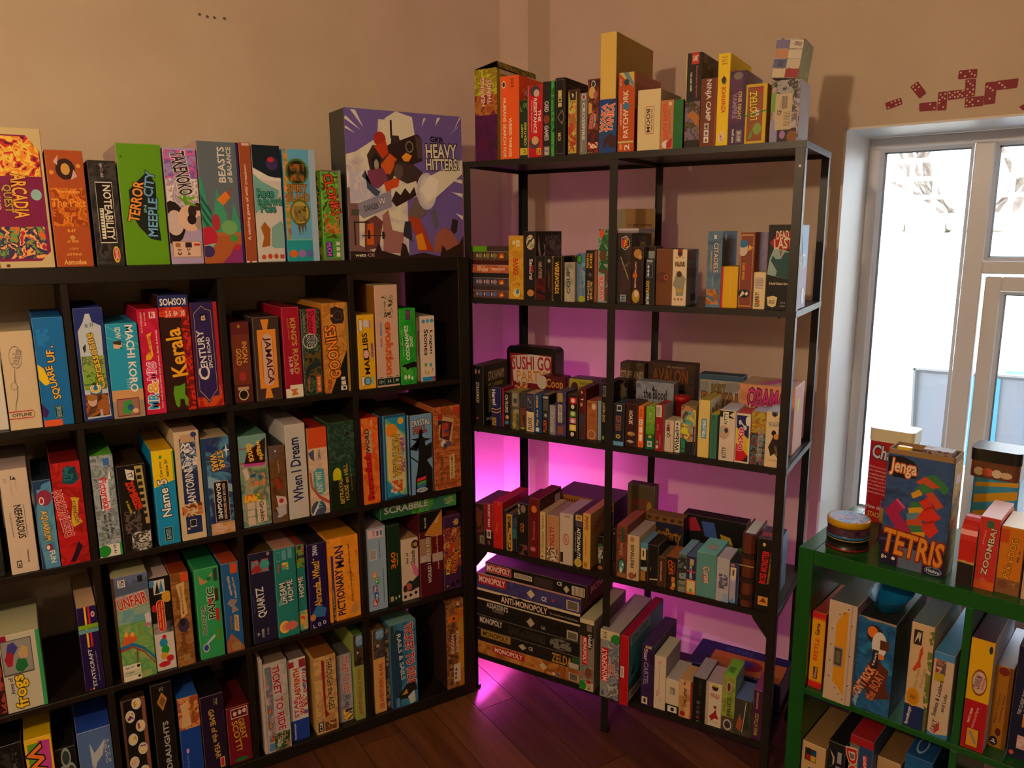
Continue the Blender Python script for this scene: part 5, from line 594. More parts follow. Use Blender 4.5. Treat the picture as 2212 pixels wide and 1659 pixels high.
X('M2L', 0.3002, 0.0120, 1.3454, 0.0364, 0.0500, 0.1292, 'black box with gold trim and yellow horror title', '110e0a', [R(.04, 0, .1, 1, '864'), R(.82, 0, .88, 1, '864'), T('WEREWORDS', .24, .16, .62, .88, -90, 'eb2'), P([(0,.96), (.2,1), (0,1)], 'b94'), P([(0,.04), (.2,0), (0,0)], 'b94')])
X('M2L', 0.3074, 0.0700, 1.3454, 0.0418, 0.0600, 0.1298, 'black gold cornered box behind a silver box', '151210', [P([(0,.96), (.12,1), (0,1)], 'b94'), P([(1,.96), (.88,1), (1,1)], 'b94'), A(.1, .9, .6, .98, '322 765 211', 6)])
X('M2L', 0.3471, 0.0000, 1.3454, 0.0329, 0.0600, 0.1129, 'silver foil box with dark angular letters', '998', [A(0, 0, 1, 1, '998 aa9 bba 887', 3), R(.84, 0, 1, 1, 'ba9'), A(.06, .8, .8, .98, 'ddd 998 777', 4), T('COUP', .2, .2, .56, .82, 90, '332')])
X('M2L', 0.3808, 0.0120, 1.3454, 0.0261, 0.1000, 0.1386, 'sky blue box with orange letters and green emblem', '58b', [E(.3, .88, .3, .1, '243'), E(.3, .88, .22, .07, '4a3'), T('Don t Wake the Dragon', .3, .1, .66, .72, 90, 'b85'), E(.6, .06, .4, .07, 'ab3'), A(.6, .3, 1, .8, '58b 7ac 47a', 5)])
X('M2L', 0.4077, 0.0120, 1.3454, 0.0373, 0.1000, 0.1474, 'black box with gold medieval capitals and orange side', '181410', [R(.74, 0, 1, 1, '742'), R(.8, .02, .96, .98, 'a53'), T('PRINCESS', .18, .04, .36, .42, 90, 'db8'), T('BRIDE', .42, .06, .6, .4, 90, 'db8'), T('PREPARE TO', .1, .66, .28, .94, 88, 'eb3'), T('DIE', .36, .66, .56, .94, 88, 'eb3'), P([(.2,.54), (.4,.58), (.6,.52), (.4,.48)], '655')])
X('M2L', 0.4458, 0.0120, 1.3454, 0.0313, 0.1500, 0.2060, 'grey forest box with bear and red blocky word', '9aa', [A(.1, .4, 1, 1, '9aa 263 9aa 384 643', 5), P([(.1,.72), (.4,.84), (.95,.7), (.6,.66)], '263'), P([(.3,.84), (.6,.93), (.95,.82)], '263'), E(.36, .94, .22, .06, 'e52'), E(.5, .64, .34, .08, '642'), P([(.1,.46), (.4,.56), (.9,.46)], '263'), T('BEARS', .2, .04, .6, .36, -86, 'e22', 'eee'), A(.7, .02, 1, .4, '263 643 9aa', 5)])
X('M2R', 0.5067, 0.0120, 1.3454, 0.0408, 0.1500, 0.1935, 'dark brown box with red and yellow shield title', '322522', [A(0, 0, 1, 1, '322 433 221', 3), P([(.24,.94), (.6,.97), (.86,.9), (.86,.82), (.56,.76), (.26,.8)], 'bbb'), P([(.28,.93), (.6,.95), (.82,.89), (.82,.83), (.56,.775), (.3,.81)], '411'), E(.42, .86, .14, .06, 'd32'), T('VAULT', .46, .79, .7, .94, -90, 'fc2'), P([(.2,.66), (.5,.5), (.8,.34), (.82,.37), (.52,.53), (.24,.68)], 'a98'), P([(.3,.48), (.6,.56), (.9,.6), (.6,.53)], '765'), R(.22, .03, .66, .13, '9ab'), T('H', .3, .05, .58, .11, 90, '256'), on('R', P([(.3,.98), (.7,.96), (.72,.8), (.34,.8)], '544')), on('R', T('VAULT', .4, .82, .65, .88, -90, 'cb4'))], s='2a2523')
X('M2R', 0.5491, 0.0120, 1.3454, 0.0338, 0.0350, 0.1576, 'dark red box with golden skull and coin', '311', [E(.5, .88, .34, .08, 'b83'), E(.7, .82, .16, .04, 'ca6'), T("CAPTAIN'S WAGER", .26, .28, .42, .74, -90, 'ecb'), E(.3, .5, .2, .05, 'c62'), E(.4, .14, .34, .12, 'b93'), E(.44, .18, .2, .06, 'eca')])
X('M2R', 0.5631, 0.0500, 1.3454, 0.0392, 0.0600, 0.1582, 'dark maroon box with grey screen strip', '311a1a', [R(.05, .02, .95, .95, '2a1512'), R(.3, .79, .95, .92, '9aa')])
X('M2R', 0.5952, 0.0000, 1.3454, 0.0243, 0.0450, 0.1250, 'slim navy box with yellow and white bold title', '1a1f2a', [R(.06, .6, .8, .9, '89a'), R(.1, .61, .76, .89, '1a1f2a'), E(.3, .83, .12, .04, 'ccd'), E(.3, .74, .12, .04, 'ccd'), E(.3, .66, .12, .04, 'ccd'), R(.1, .93, .8, .98, 'aab'), T('BATMAN', .1, .02, .46, .26, 90, 'eed'), T('FLUXX', .1, .28, .46, .54, 90, 'ec3')])
X('M2R', 0.6203, 0.0120, 1.3454, 0.0450, 0.1000, 0.1519, 'plain chestnut box with small round clasp', '742', [E(.36, .5, .34, .1, '632'), E(.62, .5, .13, .045, 'c63'), E(.62, .5, .08, .028, '421')], s='632')
X('M2R', 0.6661, 0.0120, 1.3454, 0.0395, 0.1000, 0.1509, 'white box with armoured bird sketch', 'edb', [R(.34, .9, .68, 1, '822'), P([(.34,.9), (.5,.86), (.68,.9)], '822'), E(.5, .92, .12, .03, '321'), T('MIGHTY FINE', .2, .85, .8, .87, 0, 'a75'), T('VALOUR', .16, .7, .86, .78, 0, '863', '221'), P([(.05,.36), (.3,.62), (.6,.6), (.95,.48), (.85,.36), (.8,.18), (.3,.18), (.25,.32)], '998'), E(.5, .56, .16, .06, '433'), P([(.45,.5), (.56,.52), (.5,.46)], 'ca3'), P([(.26,.3), (.74,.3), (.64,.24), (.36,.24)], 'ca4'), E(.22, .12, .07, .022, 'a65'), E(.46, .12, .07, .022, 'a65'), E(.7, .12, .07, .022, 'a65'), on('R', R(.05, .82, .3, .95, 'a66')), on('R', T('printed description lines', .1, .4, .85, .75, 0, '778')), on('R', R(.4, .08, .8, .2, '444'))], s='99a')
X('M2R', 0.7601, 0.0120, 1.3454, 0.0383, 0.1400, 0.1976, 'steel blue box with cream serif capitals', '567a88', [A(0, 0, 1, 1, '579 68a 468', 3), T('CITADELS', .44, .46, .76, .85, -89, 'edc', '332'), R(.24, .48, .32, .74, 'ba7'), R(.42, .9, .6, .95, 'ddd'), A(.02, .04, .9, .24, 'a63 c84 579 843', 5), E(.7, .14, .2, .05, 'a62'), T('a card game of intrigue', .36, .28, .46, .42, -89, 'bcd'), on('R', A(.1, .3, .9, .9, '468 655 567 744', 3)), on('R', P([(.1,.94), (.2,.98), (.3,.92), (.2,.86)], 'ddd'))], s='57809a')
X('M2R', 0.7993, 0.0120, 1.3454, 0.0433, 0.1000, 0.1075, 'small yellow box with red edge', 'eb1', [R(0, 0, .12, 1, 'c23'), T('embossed writing line', .5, .14, .62, .86, 90, 'fc5')], s='c90')
X('M2R', 0.8444, 0.0120, 1.3454, 0.0369, 0.1400, 0.1947, 'copper box with blue capped face and gold frame', '843', [R(.06, .03, .9, .97, 'da5'), R(.09, .045, .87, .955, '843'), E(.2, .78, .34, .09, 'dcb'), E(.2, .85, .34, .05, '37a'), P([(.6,.84), (.7,.82), (.9,.8), (.7,.77), (.56,.76)], 'eb3'), T('CARD WARS', .22, .38, .4, .6, -90, 'eb3'), R(.46, .38, .72, .58, 'a33'), E(.4, .2, .42, .055, '1f2233'), P([(.1,.16), (.3,.24), (.46,.2), (.6,.23), (.72,.2), (.56,.17), (.46,.2), (.2,.16)], 'edc'), on('R', A(0, .2, 1, 1, '843 a54 722', 3))], s='732')
X('M2R', 0.8827, 0.0120, 1.3454, 0.0299, 0.1000, 0.0943, 'small white box with barcode and black scrawl', 'eda', [R(.08, .56, .86, .88, 'fed'), R(.1, .57, .84, .583, '544'), R(.1, .6, .84, .613, '544'), R(.1, .63, .84, .643, '544'), R(.1, .66, .84, .673, '544'), R(.1, .69, .84, .703, '544'), R(.1, .72, .84, .733, '544'), R(.1, .75, .84, .763, '544'), R(.1, .78, .84, .793, '544'), R(.1, .81, .84, .823, '544'), R(.1, .84, .84, .853, '544'), T('QUIRKY!', .16, .06, .6, .46, 90, '211'), E(.42, .2, .16, .06, 'b73')])
X('M2R', 0.9132, 0.0120, 1.3454, 0.0752, 0.1200, 0.2126, 'large black box with red splatter and teal figures', '151311', [P([(.06,.8), (.2,.84), (.3,.92), (.5,.9), (.76,.94), (.8,.74), (.6,.7), (.5,.68), (.2,.72)], 'a12'), T('DEAD', .26, .83, .66, .93, 4, 'edb'), T('LAST', .2, .72, .8, .84, 4, 'edb'), P([(.02,.42), (.08,.6), (.2,.72), (.5,.71), (.76,.68), (.76,.36)], '9bb'), P([(.12,.58), (.18,.64), (.28,.6), (.44,.6), (.56,.68), (.76,.68), (.76,.36), (.3,.4), (.34,.46), (.2,.54)], '255'), P([(.4,.7), (.44,.62), (.46,.7)], 'a12'), T('A Social Collusion Game', .1, .3, .72, .33, 0, 'edb'), P([(.06,.15), (.1,.05), (.26,.03), (.36,.05), (.4,.15), (.26,.17)], 'eda'), T('SMIRK & DAGGER', .13, .07, .32, .12, 0, '432'), T('4 TO 12', .5, .08, .66, .1, 0, 'bba'), T('30-60', .5, .04, .66, .06, 0, 'bba'), on('R', P([(.2,.98), (.9,.98), (.9,.5), (.5,.5)], '8be')), on('R', T('LAST', .1, .48, .7, .66, 0, 'eee')), on('R', R(.55, .06, .75, .24, 'fff'))], s='a9b')
X('M3L', 0.0133, 0.0120, 0.9343, 0.0400, 0.1500, 0.1957, 'black box with pale jagged title on its wide side', '151210', [T('STAYAWAY!', .3, .38, .6, .72, -90, 'cba'), T('8 4', .2, .86, .7, .94, 0, 'a87'), E(.4, .12, .1, .02, 'a45'), on('R', T('STAYAWAY!', .2, .72, .85, .88, 0, 'cb9')), on('R', A(.2, .2, .8, .68, '151210 663 995 332', 4)), on('R', T('age', .1, .06, .5, .12, 0, 'ccc'))], s='1a1714', t='433')
X('M3L', 0.0721, 0.0283, 0.9343, 0.0364, 0.0700, 0.1270, 'navy box with white brush title and gold lines', '226', [T('Hares!', .12, .54, .5, .94, -86, 'eee'), P([(0,.46), (.6,.44), (1,.5), (1,.48), (.6,.42), (0,.44)], 'da5'), P([(0,.38), (.6,.36), (1,.42), (1,.4), (.6,.34), (0,.36)], 'da5'), R(.1, .02, .5, .22, 'b93'), T('HZ', .16, .05, .44, .2, 0, '432')], t='323')
X('M3L', 0.1092, 0.0352, 0.9343, 0.0054, 0.0700, 0.1249, 'sliver of a crimson box', 'a13', [])
X('M3L', 0.1195, 0.0285, 0.9343, 0.0239, 0.0700, 0.1159, 'slim black box with white bubble title', '181412', [T('CN FLUXX', .22, .42, .66, .92, -90, 'eed'), E(.5, .3, .24, .06, 'd98'), R(.2, .1, .7, .2, '48b')], t='876')
X('M3L', 0.1519, 0.0207, 0.9343, 0.0279, 0.0700, 0.1219, 'olive box with vertical yellow title', '765', [A(0, 0, 1, .6, '887 665 453 998', 4), R(.16, .62, .8, .96, '998'), R(.3, .7, .7, .82, '443'), T('FIREFLY FLUXX', .24, .04, .6, .52, 90, 'db3')], t='a93')
X('M3L', 0.1806, 0.0235, 0.9343, 0.0209, 0.0700, 0.1213, 'slim maroon box with crouching animal', '422', [R(.14, .64, .9, .97, '345'), A(.1, .1, .95, .6, '422 743 533', 5), E(.5, .06, .4, .03, '8a3')], t='432')
X('M3L', 0.2066, 0.0196, 0.9343, 0.0271, 0.0700, 0.1219, 'cream based box with black scratchy title', 'dca', [R(0, .52, 1, 1, '335'), P([(0,.54), (.6,.5), (1,.5), (1,.48), (.5,.46), (0,.5)], 'fda'), R(.1, .64, .76, .92, '99a'), R(.13, .65, .73, .91, '335'), E(.3, .84, .1, .035, '99a'), E(.5, .78, .1, .035, '99a'), T('FLUXX', .24, .06, .76, .38, 90, '321')], t='ca8')
X('M3L', 0.2369, 0.0178, 0.9343, 0.0234, 0.0700, 0.1239, 'blue box with chunky orange lettering', '148', [T('flip the BIRD', .24, .18, .64, .96, 90, 'eb3'), R(.2, .04, .7, .14, 'def')], t='236')
X('M3L', 0.2611, 0.0244, 0.9343, 0.0217, 0.0700, 0.1222, 'slim black box with rainbow title', '181818', [R(.1, .58, .9, .88, '555'), R(.1, .4, .9, .54, '777'), R(.14, .41, .86, .53, '222'), E(.5, .47, .2, .04, 'ccc'), T('FLUXX', .14, .03, .7, .36, 90, 'e63'), R(.1, .9, .9, .96, 'bbb')], t='876')
X('M3L', 0.2878, 0.0219, 0.9343, 0.0198, 0.0700, 0.0927, 'short grey box with garbled print', '889', [A(0, 0, 1, 1, '889 99a 778', 6), T('PASSPORT', .2, .1, .7, .9, 90, 'bbb')], t='665')
X('M3L', 0.3099, 0.0222, 0.9343, 0.0331, 0.0700, 0.1385, 'dusty purple box with yellow label', '436', [A(0, 0, 1, 1, '436 547 325', 5), R(.12, .76, .66, .96, 'a95'), R(.2, .3, .62, .7, 'ccb'), T('DICE HEIST', .28, .32, .54, .68, 90, '332'), R(.16, .04, .74, .22, '854')], t='657')
X('M3L', 0.3545, 0.0114, 0.9343, 0.0328, 0.0700, 0.1341, 'black box with coloured portrait squares', '181414', [R(.22, .8, .88, .94, 'd12'), E(.52, .87, .2, .05, 'edc'), E(.5, .73, .18, .05, 'edc'), R(.2, .5, .86, .63, '592'), E(.52, .57, .2, .05, 'edc'), R(.2, .35, .86, .48, 'c69'), E(.52, .41, .2, .05, 'edc'), R(.2, .18, .86, .32, 'ec2'), E(.52, .25, .2, .05, 'edc'), E(.48, .1, .18, .05, 'edc')], t='433')
X('M3L', 0.3880, 0.0178, 0.9343, 0.0222, 0.0900, 0.1562, 'maroon box with small cream scrawl', '511', [A(.1, 0, .8, .5, '511 345 411', 4), P([(.3,.95), (.6,.92), (.4,.88)], 'ecb'), P([(.2,.78), (.7,.8), (.6,.76)], 'ecb'), E(.4, .68, .2, .04, 'c84'), R(.9, 0, 1, 1, '733')], t='735')
X('M3L', 0.4110, 0.0249, 0.9343, 0.0326, 0.0700, 0.1186, 'kraft brown box with printed emblem', 'a63', [T('CE', .16, .84, .4, .94, 90, '432'), E(.7, .86, .2, .08, 'dca'), A(.3, .4, .8, .7, 'a63 953 a63', 9), E(.5, .14, .4, .12, 'dba'), E(.5, .14, .34, .1, 'a63')], t='b66')
X('M3L', 0.4444, 0.0301, 0.9343, 0.0107, 0.0700, 0.1198, 'slim powder blue box', '8ac', [])
X('M3L', 0.4584, 0.0237, 0.9343, 0.0204, 0.0900, 0.1751, 'black box with thin pale vertical title', '151410', [T('ONE NIGHT', .2, .34, .6, .68, 90, 'cb8'), R(.2, .78, .7, .96, '887'), R(.26, .8, .64, .94, '443'), R(.2, .04, .5, .1, '8a4')])
X('M3R', 0.5057, 0.0056, 0.9343, 0.0328, 0.0800, 0.1245, 'navy box with sky blue foot and faded title', '182038', [R(0, 0, .95, .1, '6ad'), R(.3, .82, .76, .97, 'ccc'), R(.36, .85, .7, .94, '234'), T('PORTAL HEROES', .2, .36, .74, .72, 90, 'a64'), E(.46, .22, .22, .05, 'dc3'), E(.46, .22, .14, .03, '654')], t='345')
X('M3R', 0.5394, 0.0130, 0.9343, 0.0367, 0.0800, 0.1265, 'dark wine box with white slanted title', '3a1515', [T('HOAX', .3, .52, .62, .84, -90, 'edc'), E(.5, .3, .34, .05, 'a84'), E(.4, .32, .12, .03, 'da7'), P([(.1,.12), (.4,.16), (.8,.12), (.5,.08)], 'bba'), E(.5, .7, .36, .12, '3a1515'), T('HOAX', .3, .56, .62, .84, -90, 'edc')], t='422')
X('M3R', 0.5768, 0.0173, 0.9343, 0.0171, 0.0700, 0.1219, 'tangerine box with white label squares', 'f72', [R(.2, .54, .8, .68, 'fed'), R(.2, .36, .8, .5, 'fed'), R(.2, .16, .8, .32, 'fed'), T('20-40', .3, .56, .6, .66, 90, '543'), T('CE', .3, .04, .66, .1, 90, '432'), T('notice text', .2, .74, .7, .94, 90, 'a52'), R(.9, 0, 1, 1, 'c52')], t='e94')
X('M3R', 0.6026, 0.0118, 0.9343, 0.0262, 0.0700, 0.1248, 'lime to bottle green box', '7b2', [A(0, .3, 1, .6, '5a2 6a2 384', 4), R(0, 0, 1, .36, '164'), A(.4, .5, .76, .92, '998 7a4 bba', 7), E(.5, .3, .2, .04, 'ca4'), R(.2, .06, .74, .2, 'cdc'), R(.3, .1, .6, .16, '59b')], t='ac5')
X('M3R', 0.6338, 0.0040, 0.9343, 0.0243, 0.0700, 0.1347, 'crimson box with white barcode patch', '912', [R(.06, .74, .72, .99, 'ddc'), R(.12, .76, .14, .95, '544'), R(.17, .76, .19, .95, '544'), R(.22, .76, .24, .95, '544'), R(.27, .76, .29, .95, '544'), R(.32, .76, .34, .95, '544'), R(.37, .76, .39, .95, '544'), R(.42, .76, .44, .95, '544'), R(.47, .76, .49, .95, '544'), R(.52, .76, .54, .95, '544'), T('Love', .16, .46, .4, .58, 90, 'd99'), T('A GAME MADE', .5, .1, .7, .36, 90, 'b88'), E(.26, .1, .16, .04, 'dcc'), E(.26, .2, .14, .035, '7a5'), on('R', P([(.2,.3), (.6,.7), (.7,.3)], 'b55'))], s='999', t='a22')
X('M3R', 0.6588, 0.0112, 0.9343, 0.0260, 0.0600, 0.0917, 'short ivory box with quirky black scrawl', 'dcb', [T('QUIRK!', .24, .46, .66, .94, 90, '322'), R(.2, .66, .56, .8, '834'), T('small print', .66, .1, .76, .6, 90, '766')], t='dcb')
X('M3R', 0.6857, 0.0165, 0.9343, 0.0165, 0.0600, 0.0914, 'short white box with bold black title', 'eed', [T('Wibbell++', .1, .06, .82, .96, 90, '211')])
X('M3R', 0.7070, 0.0040, 0.9343, 0.0418, 0.0800, 0.1401, 'crowded cartoon box with dark foot', 'ba7', [A(0, .3, 1, 1, 'ba7 dc5 765 c85 8a9 e9a', 5), A(.1, .6, .9, .9, 'c4a dd4 ba7 5aa 643', 5), E(.28, .5, .22, .07, 'dd2'), P([(0,0), (1,0), (1,.3), (.5,.28), (.2,.36), (0,.34)], '222'), T('RICK AND MORTY', .06, .06, .34, .34, 88, '3ca'), R(.84, .04, .94, .6, '336')], t='986')
X('M3R', 0.7546, 0.0059, 0.9343, 0.0333, 0.1000, 0.1608, 'pale yellow box with blue tag title', 'e8d27a', [R(0, 0, .02, 1, '211'), R(.96, 0, 1, 1, '211'), R(.3, .34, .72, .68, '29c'), T('DEBATABLE', .38, .36, .66, .66, -90, 'fff'), on('R', A(.1, .3, .9, .9, 'ddc 643 eed 988', 4))], s='ddc', t='ba4')
X('M3R', 0.7887, 0.0075, 0.9343, 0.0220, 0.0800, 0.1239, 'slim jade green box', '3a7d68', [T('50 word prompts and cards', .36, .1, .5, .8, 90, '244'), T('CE', .2, .86, .5, .96, 90, '244'), R(.86, 0, 1, 1, '222')], t='dc3')
X('M3R', 0.8142, 0.0040, 0.9343, 0.0423, 0.1000, 0.1409, 'white box with kitten face and black tag', 'e0d2c4', [P([(0,.98), (.9,.98), (.6,.9), (.96,.84), (0,.86)], '221'), R(.2, .7, .56, .96, 'eed'), T('KITTY', .26, .72, .5, .94, 90, '332'), E(.3, .56, .34, .14, 'ca9'), E(.44, .6, .12, .05, '344'), E(.08, .6, .1, .05, 'abb'), T('KITTY', .22, .06, .5, .28, 90, '332')], s='bbc', t='ccd')
X('M3R', 0.8574, 0.0040, 0.9343, 0.0387, 0.0800, 0.1361, 'white bordered box in blue, yellow and red', 'e5dccd', [R(.06, .04, .9, .96, 'ec3'), P([(.06,.96), (.06,.72), (.5,.6), (.9,.5), (.9,.96)], '226'), P([(.06,.04), (.06,.4), (.5,.3), (.9,.16), (.9,.04)], 'c12'), P([(.5,.04), (.9,.18), (.9,.04)], '321'), E(.3, .82, .1, .05, 'cde'), E(.66, .72, .1, .05, 'cde'), P([(.3,.82), (.66,.7), (.66,.74), (.32,.85)], 'cde'), E(.84, .86, .18, .1, 'eed'), T('DiXit', .2, .26, .56, .72, 88, 'c26', 'fcc'), T('Jinx', .62, .26, .8, .5, 88, 'db3')], s='dcc', t='c44')
X('M3R', 0.8969, 0.0100, 0.9343, 0.0371, 0.0800, 0.1441, 'patterned gold and teal box with white outlined slogan', '864', [A(0, .55, 1, 1, 'ca3 a72 ba4 863', 6), A(0, 0, 1, .6, '356 843 48a 432 654', 6), T('TWIN IT TO WIN IT!', .5, .08, .8, .68, 88, '421', 'eed')], t='aab')
X('M3R', 0.9354, 0.0040, 0.9343, 0.0414, 0.1000, 0.1496, 'white box with striding figure in black', 'e6d3a8', [P([(.32,1), (.68,1), (.68,.94), (.5,.9), (.32,.94)], '667'), E(.5, .95, .12, .03, '222'), T('THE GALLERIST', .14, .74, .92, .82, 6, '567', 'edc'), P([(.2,.36), (.4,.5), (.5,.6), (.84,.54), (.86,.36), (.9,.24), (.8,.18), (.6,.26), (.36,.2), (.3,.28)], '322'), E(.5, .62, .14, .05, '211'), E(.66, .56, .16, .05, 'd95'), P([(.56,.4), (.72,.38), (.84,.2), (.72,.2)], '765'), T('icons line', .2, .12, .8, .15, 0, 'a98'), on('R', T('o q', .4, .6, .6, .8, 0, '557'))], s='cce', t='bbc')
X('M4L', 0.0177, 0.0040, 0.5285, 0.0373, 0.1500, 0.1438, 'dark brown box with orange scribble', '3a2018', [A(.1, .3, .9, .9, '3a2018 633 4a2a1c', 5), P([(.1,.7), (.5,.76), (.8,.6), (.4,.4), (.2,.5)], '6a3a20'), R(.5, .04, .96, .24, '887'), T('icons', .56, .06, .9, .2, 90, '322')], t='435')
X('M4L', 0.0560, 0.0040, 0.5285, 0.0329, 0.1400, 0.1491, 'two tone red and black box with white capitals', '9a1225', [R(0, 0, 1, .36, '2a1012'), T('POCKET MARS', .4, .46, .66, .98, -90, 'edd'), R(.24, .2, .76, .4, 'ccc'), R(.34, .24, .66, .36, '755'), E(.5, .1, .16, .05, '655')], t='622')
X('M4L', 0.0897, 0.0056, 0.5285, 0.0339, 0.1700, 0.1605, 'bright scarlet box', 'c9201c', [T('golden script', .2, .36, .6, .56, 80, 'd63'), E(.4, .24, .06, .03, '711'), E(.6, .96, .1, .015, 'e77')], s='a11', t='b13')
X('M4L', 0.1245, 0.0122, 0.5285, 0.0102, 0.1500, 0.1345, 'slim black glossy box', '2a2520', [], t='776')
X('M4L', 0.1373, 0.0083, 0.5285, 0.0207, 0.1000, 0.1250, 'slim box framed in gold foil', 'c8962a', [R(.24, .04, .8, .94, '3a2a1a'), A(.28, .1, .76, .9, 'c32 543 da4 3a2a1a 265', 8)], t='765')
X('M4L', 0.1588, 0.0119, 0.5285, 0.0146, 0.1200, 0.1291, 'slim teal to black box', '124', [R(0, .35, 1, .8, '277488'), A(.1, .6, .9, .9, 'b63 247 a84', 6)], t='433')
X('M4L', 0.1791, 0.0040, 0.5285, 0.0434, 0.1600, 0.1724, 'black box with copper ornate title', '1a1512', [T('CITY OF', .1, .78, .3, .98, 90, 'ddc'), T('GOLD', .3, .44, .62, .62, 90, 'b73'), E(.56, .9, .2, .08, '876'), E(.5, .1, .3, .08, '744'), A(.2, 0, .9, .2, '1a1512 744 322', 6)], t='322')
X('M4L', 0.2238, 0.0040, 0.5285, 0.0372, 0.1500, 0.1963, 'tall wine red box', '6a1210', [T('Romance', .3, .3, .6, .62, 90, 'a54'), E(.5, .82, .26, .06, 'c73'), E(.4, .14, .26, .04, 'b66'), on('R', R(.7, .7, .95, .92, 'baa')), on('R', T('text lines', .2, .4, .6, .8, 0, '744'))], s='3a1512', t='711')
X('M4L', 0.2632, 0.0040, 0.5285, 0.0231, 0.1400, 0.1570, 'slim cream box with brown handwriting', 'd0bc84', [R(0, 0, .06, 1, '221'), R(.9, 0, 1, 1, '221'), T('A Chocolate Tapestry', .26, .14, .7, .94, 90, '864'), E(.4, .06, .14, .02, '621')], t='ca8')
X('M4L', 0.2869, 0.0040, 0.5285, 0.0443, 0.1400, 0.1527, 'tan box with red angular letters', 'ba8a62', [T('LLTSN', .26, .36, .6, .74, -90, 'a12'), A(.04, .02, .9, .3, 'ba8a62 864 dcb 522 ca8', 6)], t='a88')
X('M4L', 0.3330, 0.0040, 0.5285, 0.0450, 0.1500, 0.1670, 'white box with red circular scribble', 'c8bcb0', [E(.5, .5, .24, .11, 'c43'), E(.5, .5, .2, .09, 'c8bcb0'), T('WHY', .36, .44, .64, .56, 90, 'c43'), R(.06, .04, .28, .24, '322'), T('memo', .4, .93, .8, .97, 0, '876')], t='bab')
X('M4L', 0.3789, 0.0094, 0.5285, 0.0317, 0.1500, 0.1721, 'black box with bold white capitals and seal', '1a1718', [T('ASTRONAUTS', .36, .16, .74, .74, -90, 'eee'), T('THE ULTIMATE SPACE GAME', .16, .28, .26, .66, -90, 'bbb'), R(.2, .87, .9, .98, 'cb8'), R(.34, .9, .76, .96, 'b73'), R(.2, .76, .9, .86, '546'), E(.5, .08, .4, .08, 'db5'), E(.5, .08, .3, .06, 'ba4')], t='322')
X('M4L', 0.4113, 0.0067, 0.5285, 0.0253, 0.1500, 0.1792, 'honey yellow box with crimson brush title', 'd8ab52', [T('Gotcha!', .2, .7, .7, .96, 90, '922'), T('small slogan lines here', .3, .24, .5, .6, -90, '964'), E(.4, .08, .24, .05, 'b73'), on('R', T('Gotcha', .1, .7, .8, .9, 20, 'a43'))], s='a7804a', t='c76')
X('M4L', 0.4551, 0.0209, 0.5285, 0.0182, 0.0900, 0.1097, 'dark box with pale petals near the centre post', '151210', [E(.5, .72, .4, .08, '263'), A(.1, .35, .95, .7, '221 bba 665 da8', 5), T('GAMES', .2, .2, .6, .34, 90, 'bba'), E(.5, .08, .4, .06, 'b63')])
X('M4R', 0.5097, 0.0040, 0.5285, 0.0143, 0.1000, 0.1502, 'slim black box with red fleck', '151012', [R(.5, .1, .66, .3, '812'), E(.4, .9, .1, .02, 'ec6')])
X('M4R', 0.5249, 0.0040, 0.5285, 0.0320, 0.1400, 0.1669, 'brown box with green fish creature badge', '6a3020', [A(0, .3, 1, 1, '6a3020 843 5a2820', 4), E(.6, .9, .16, .06, '253'), E(.6, .82, .16, .06, '253'), E(.6, .74, .16, .06, '253'), T('Slide', .24, .42, .6, .66, 90, 'a86'), E(.5, .22, .4, .16, '243'), E(.5, .24, .26, .1, '598'), E(.6, .26, .08, .03, 'eee'), E(.44, .15, .16, .05, 'cdc'), R(.1, .02, .9, .1, '964')], t='a54')
X('M4R', 0.5576, 0.0040, 0.5285, 0.0376, 0.1400, 0.1402, 'off white box with dark western capitals', 'cdb890', [T('PRETENSE', .3, .28, .6, .8, 91, '2a1512'), R(.26, .86, .56, .96, 'a76'), E(.4, .1, .26, .08, '954'), P([(.6,.12), (.8,.2), (.76,.04)], '433')], t='baa')
X('M4R', 0.5960, 0.0129, 0.5285, 0.0223, 0.1000, 0.1215, 'black and blue box with cream icon label', '1a1818', [R(0, .84, 1, 1, '59b'), R(.1, .56, .76, .86, 'dc9'), R(.3, .64, .5, .8, '433'), P([(0,.36), (1,.4), (.9,.28), (.1,.3)], 'abb'), R(.1, .02, .76, .28, 'a73')], t='69b')
X('M4R', 0.6227, 0.0040, 0.5285, 0.0315, 0.0900, 0.1238, 'dull black pouch shaped box', '191413', [P([(.2,.12), (.98,.15), (.98,.18), (.2,.15)], 'cba'), E(.3, .4, .03, .05, '998')], t='221')
X('M4R', 0.6551, 0.0040, 0.5285, 0.0215, 0.1000, 0.0928, 'slim cocoa box with white line of text', '4a2a18', [T('COLOUR & MIXIN', .3, .2, .5, .86, -90, 'eca')], t='654')
X('M4R', 0.6779, 0.0040, 0.5285, 0.0352, 0.0900, 0.0991, 'dark box with orange police style letters', '221511', [T('COPS', .2, .46, .6, .9, -84, 'd62'), T('SMALL', .66, .5, .82, .86, -84, '843'), R(.5, .24, .8, .4, 'c73'), R(.54, .1, .84, .22, 'ca4'), E(.6, .05, .2, .05, 'c73')], t='a63')
X('M4R', 0.7140, 0.0040, 0.5285, 0.0243, 0.1200, 0.1162, 'grey blue box with storm figure', '5a6a72', [A(0, .3, 1, .9, '5a6a72 333 89a 454', 5), E(.5, .86, .3, .06, '332'), A(.1, 0, .9, .3, '565 887 343', 5)], t='7ac')
